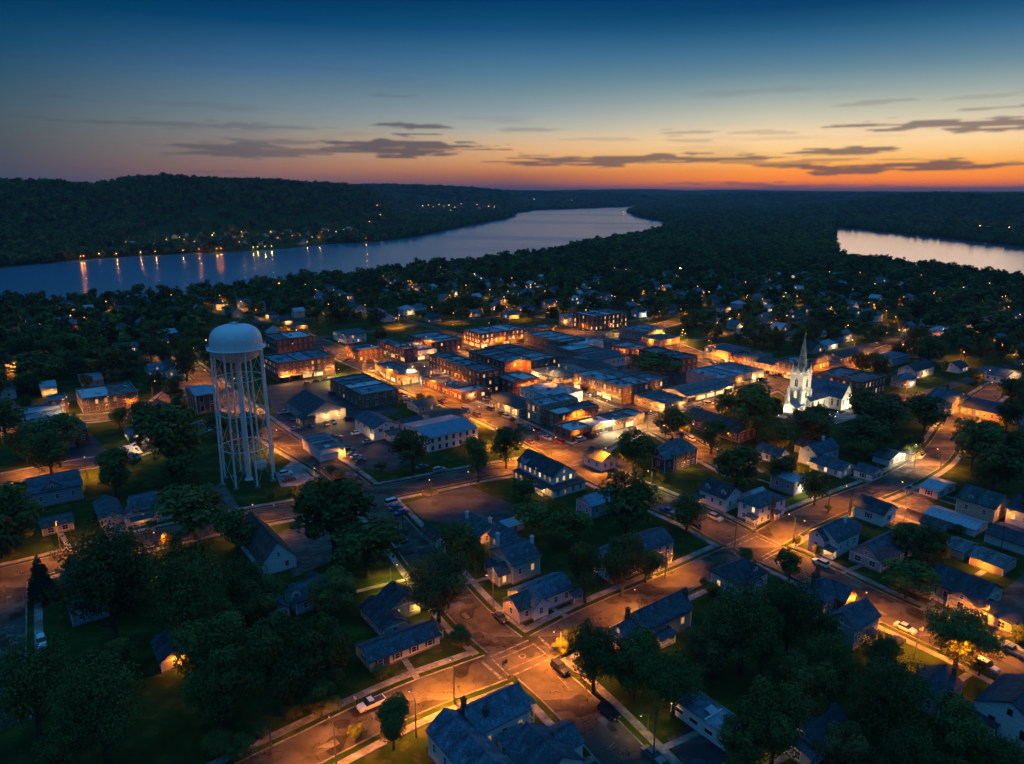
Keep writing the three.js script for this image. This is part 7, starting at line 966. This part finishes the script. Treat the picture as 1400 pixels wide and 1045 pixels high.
// ------------------------------------------------------------------ garden fences, paths and sheds
{
  const r = rngOf(29), board = new MB().box(-0.07, 0.07, 0.12, 1.35, -0.015, 0.015).geo();
  for (const [x0, y0, x1, y1, white] of [[1060, 768, 1085, 782, 1], [1262, 812, 1305, 836, 1], [690, 832, 660, 808, 1], [1120, 760, 1160, 780, 0], [840, 822, 800, 842, 0], [215, 715, 240, 708, 1], [1240, 700, 1262, 708, 0], [1182, 665, 1210, 676, 1], [430, 838, 470, 822, 0]]) {
    const a = g(x0, y0), b = g(x1, y1); if ([0, 0.25, 0.5, 0.75, 1].some((f) => roadGap(lerp(a.x, b.x, f), lerp(a.z, b.z, f)) < 4)) continue; const L = a.distanceTo(b), [lm] = nearest((a.x + b.x) / 2, (a.z + b.z) / 2), t = thing('garden_fence', (white ? 'white picket' : 'brown board') + ' garden fence beside the ' + lm.ph, 'fence', a, Math.atan2(-(b.z - a.z), b.x - a.x), 'garden fences beside the ' + lm.ph), m = white ? M.trim : M.wood;
    part(t, 'rail', new MB().box(0, L, 0.4, 0.5, 0.02, 0.06).geo(), m); part(t, 'rail', new MB().box(0, L, 1.05, 1.15, 0.02, 0.06).geo(), m);
    for (let d = 0; d <= L; d += 2.4) part(t, 'post', new MB().box(-0.06, 0.06, 0, 1.45, 0.06, 0.18).geo(), m).position.x = d;
    for (let d = 0.1; d < L; d += white ? 0.3 : 0.19) part(t, 'board', board, m).position.x = d;
  }
  // concrete paths from the doors to the pavements
  for (const s of landmarks.slice(0, 46)) {
    const p = [s.x, s.z]; if (Math.hypot(...p) > 300) continue; let best = null, m = 40;
    roads.forEach((rd) => { if (!rd.far) rd.pts.forEach(([x, z]) => { const d = Math.hypot(x - p[0], z - p[1]) - rd.half; if (d < m) { m = d; best = [x, z]; } }); });
    if (!best || m < 9) continue; const d = [best[0] - p[0], best[1] - p[1]], l = Math.hypot(...d), n = [-d[1] / l * 0.7, d[0] / l * 0.7], e = [p[0] + d[0] / l * (m + 0.1), p[1] + d[1] / l * (m + 0.1)]; yardLevel += 0.0005;
    structure('garden_path', new MB().quad([p[0] - n[0], yardLevel, p[1] - n[1]], [p[0] + n[0], yardLevel, p[1] + n[1]], [e[0] + n[0], yardLevel, e[1] + n[1]], [e[0] - n[0], yardLevel, e[1] - n[1]]).geo(), M.concrete);
  }
  for (const [x, y] of [[560, 875], [1180, 800], [760, 840], [1240, 740], [640, 790], [1030, 690], [1330, 735], [240, 690], [430, 800], [1270, 830]]) { const p = g(x, y); if (roadGap(p.x, p.z) < 3 || blocked(p.x, p.z, 1.5)) continue; const [lm] = nearest(p.x, p.z); buildAt({ name: 'garden_shed', cat: 'shed', label: 'small garden shed behind the ' + lm.ph, group: 'garden sheds behind the ' + lm.ph, x: p.x, z: p.z, W: 2.8, D: 3.4, h: 2.1, roof: 'gz', rh: 0.8, wall: pick(r, ['grey', 'redwood', 'tan', 'white']), top: 'dark', win: { st: 0 } }); }
}

scene.fog = new THREE.FogExp2(new THREE.Color(0.62, 0.74, 0.95), FOG_DENSITY);
renderer.render(scene, camera);
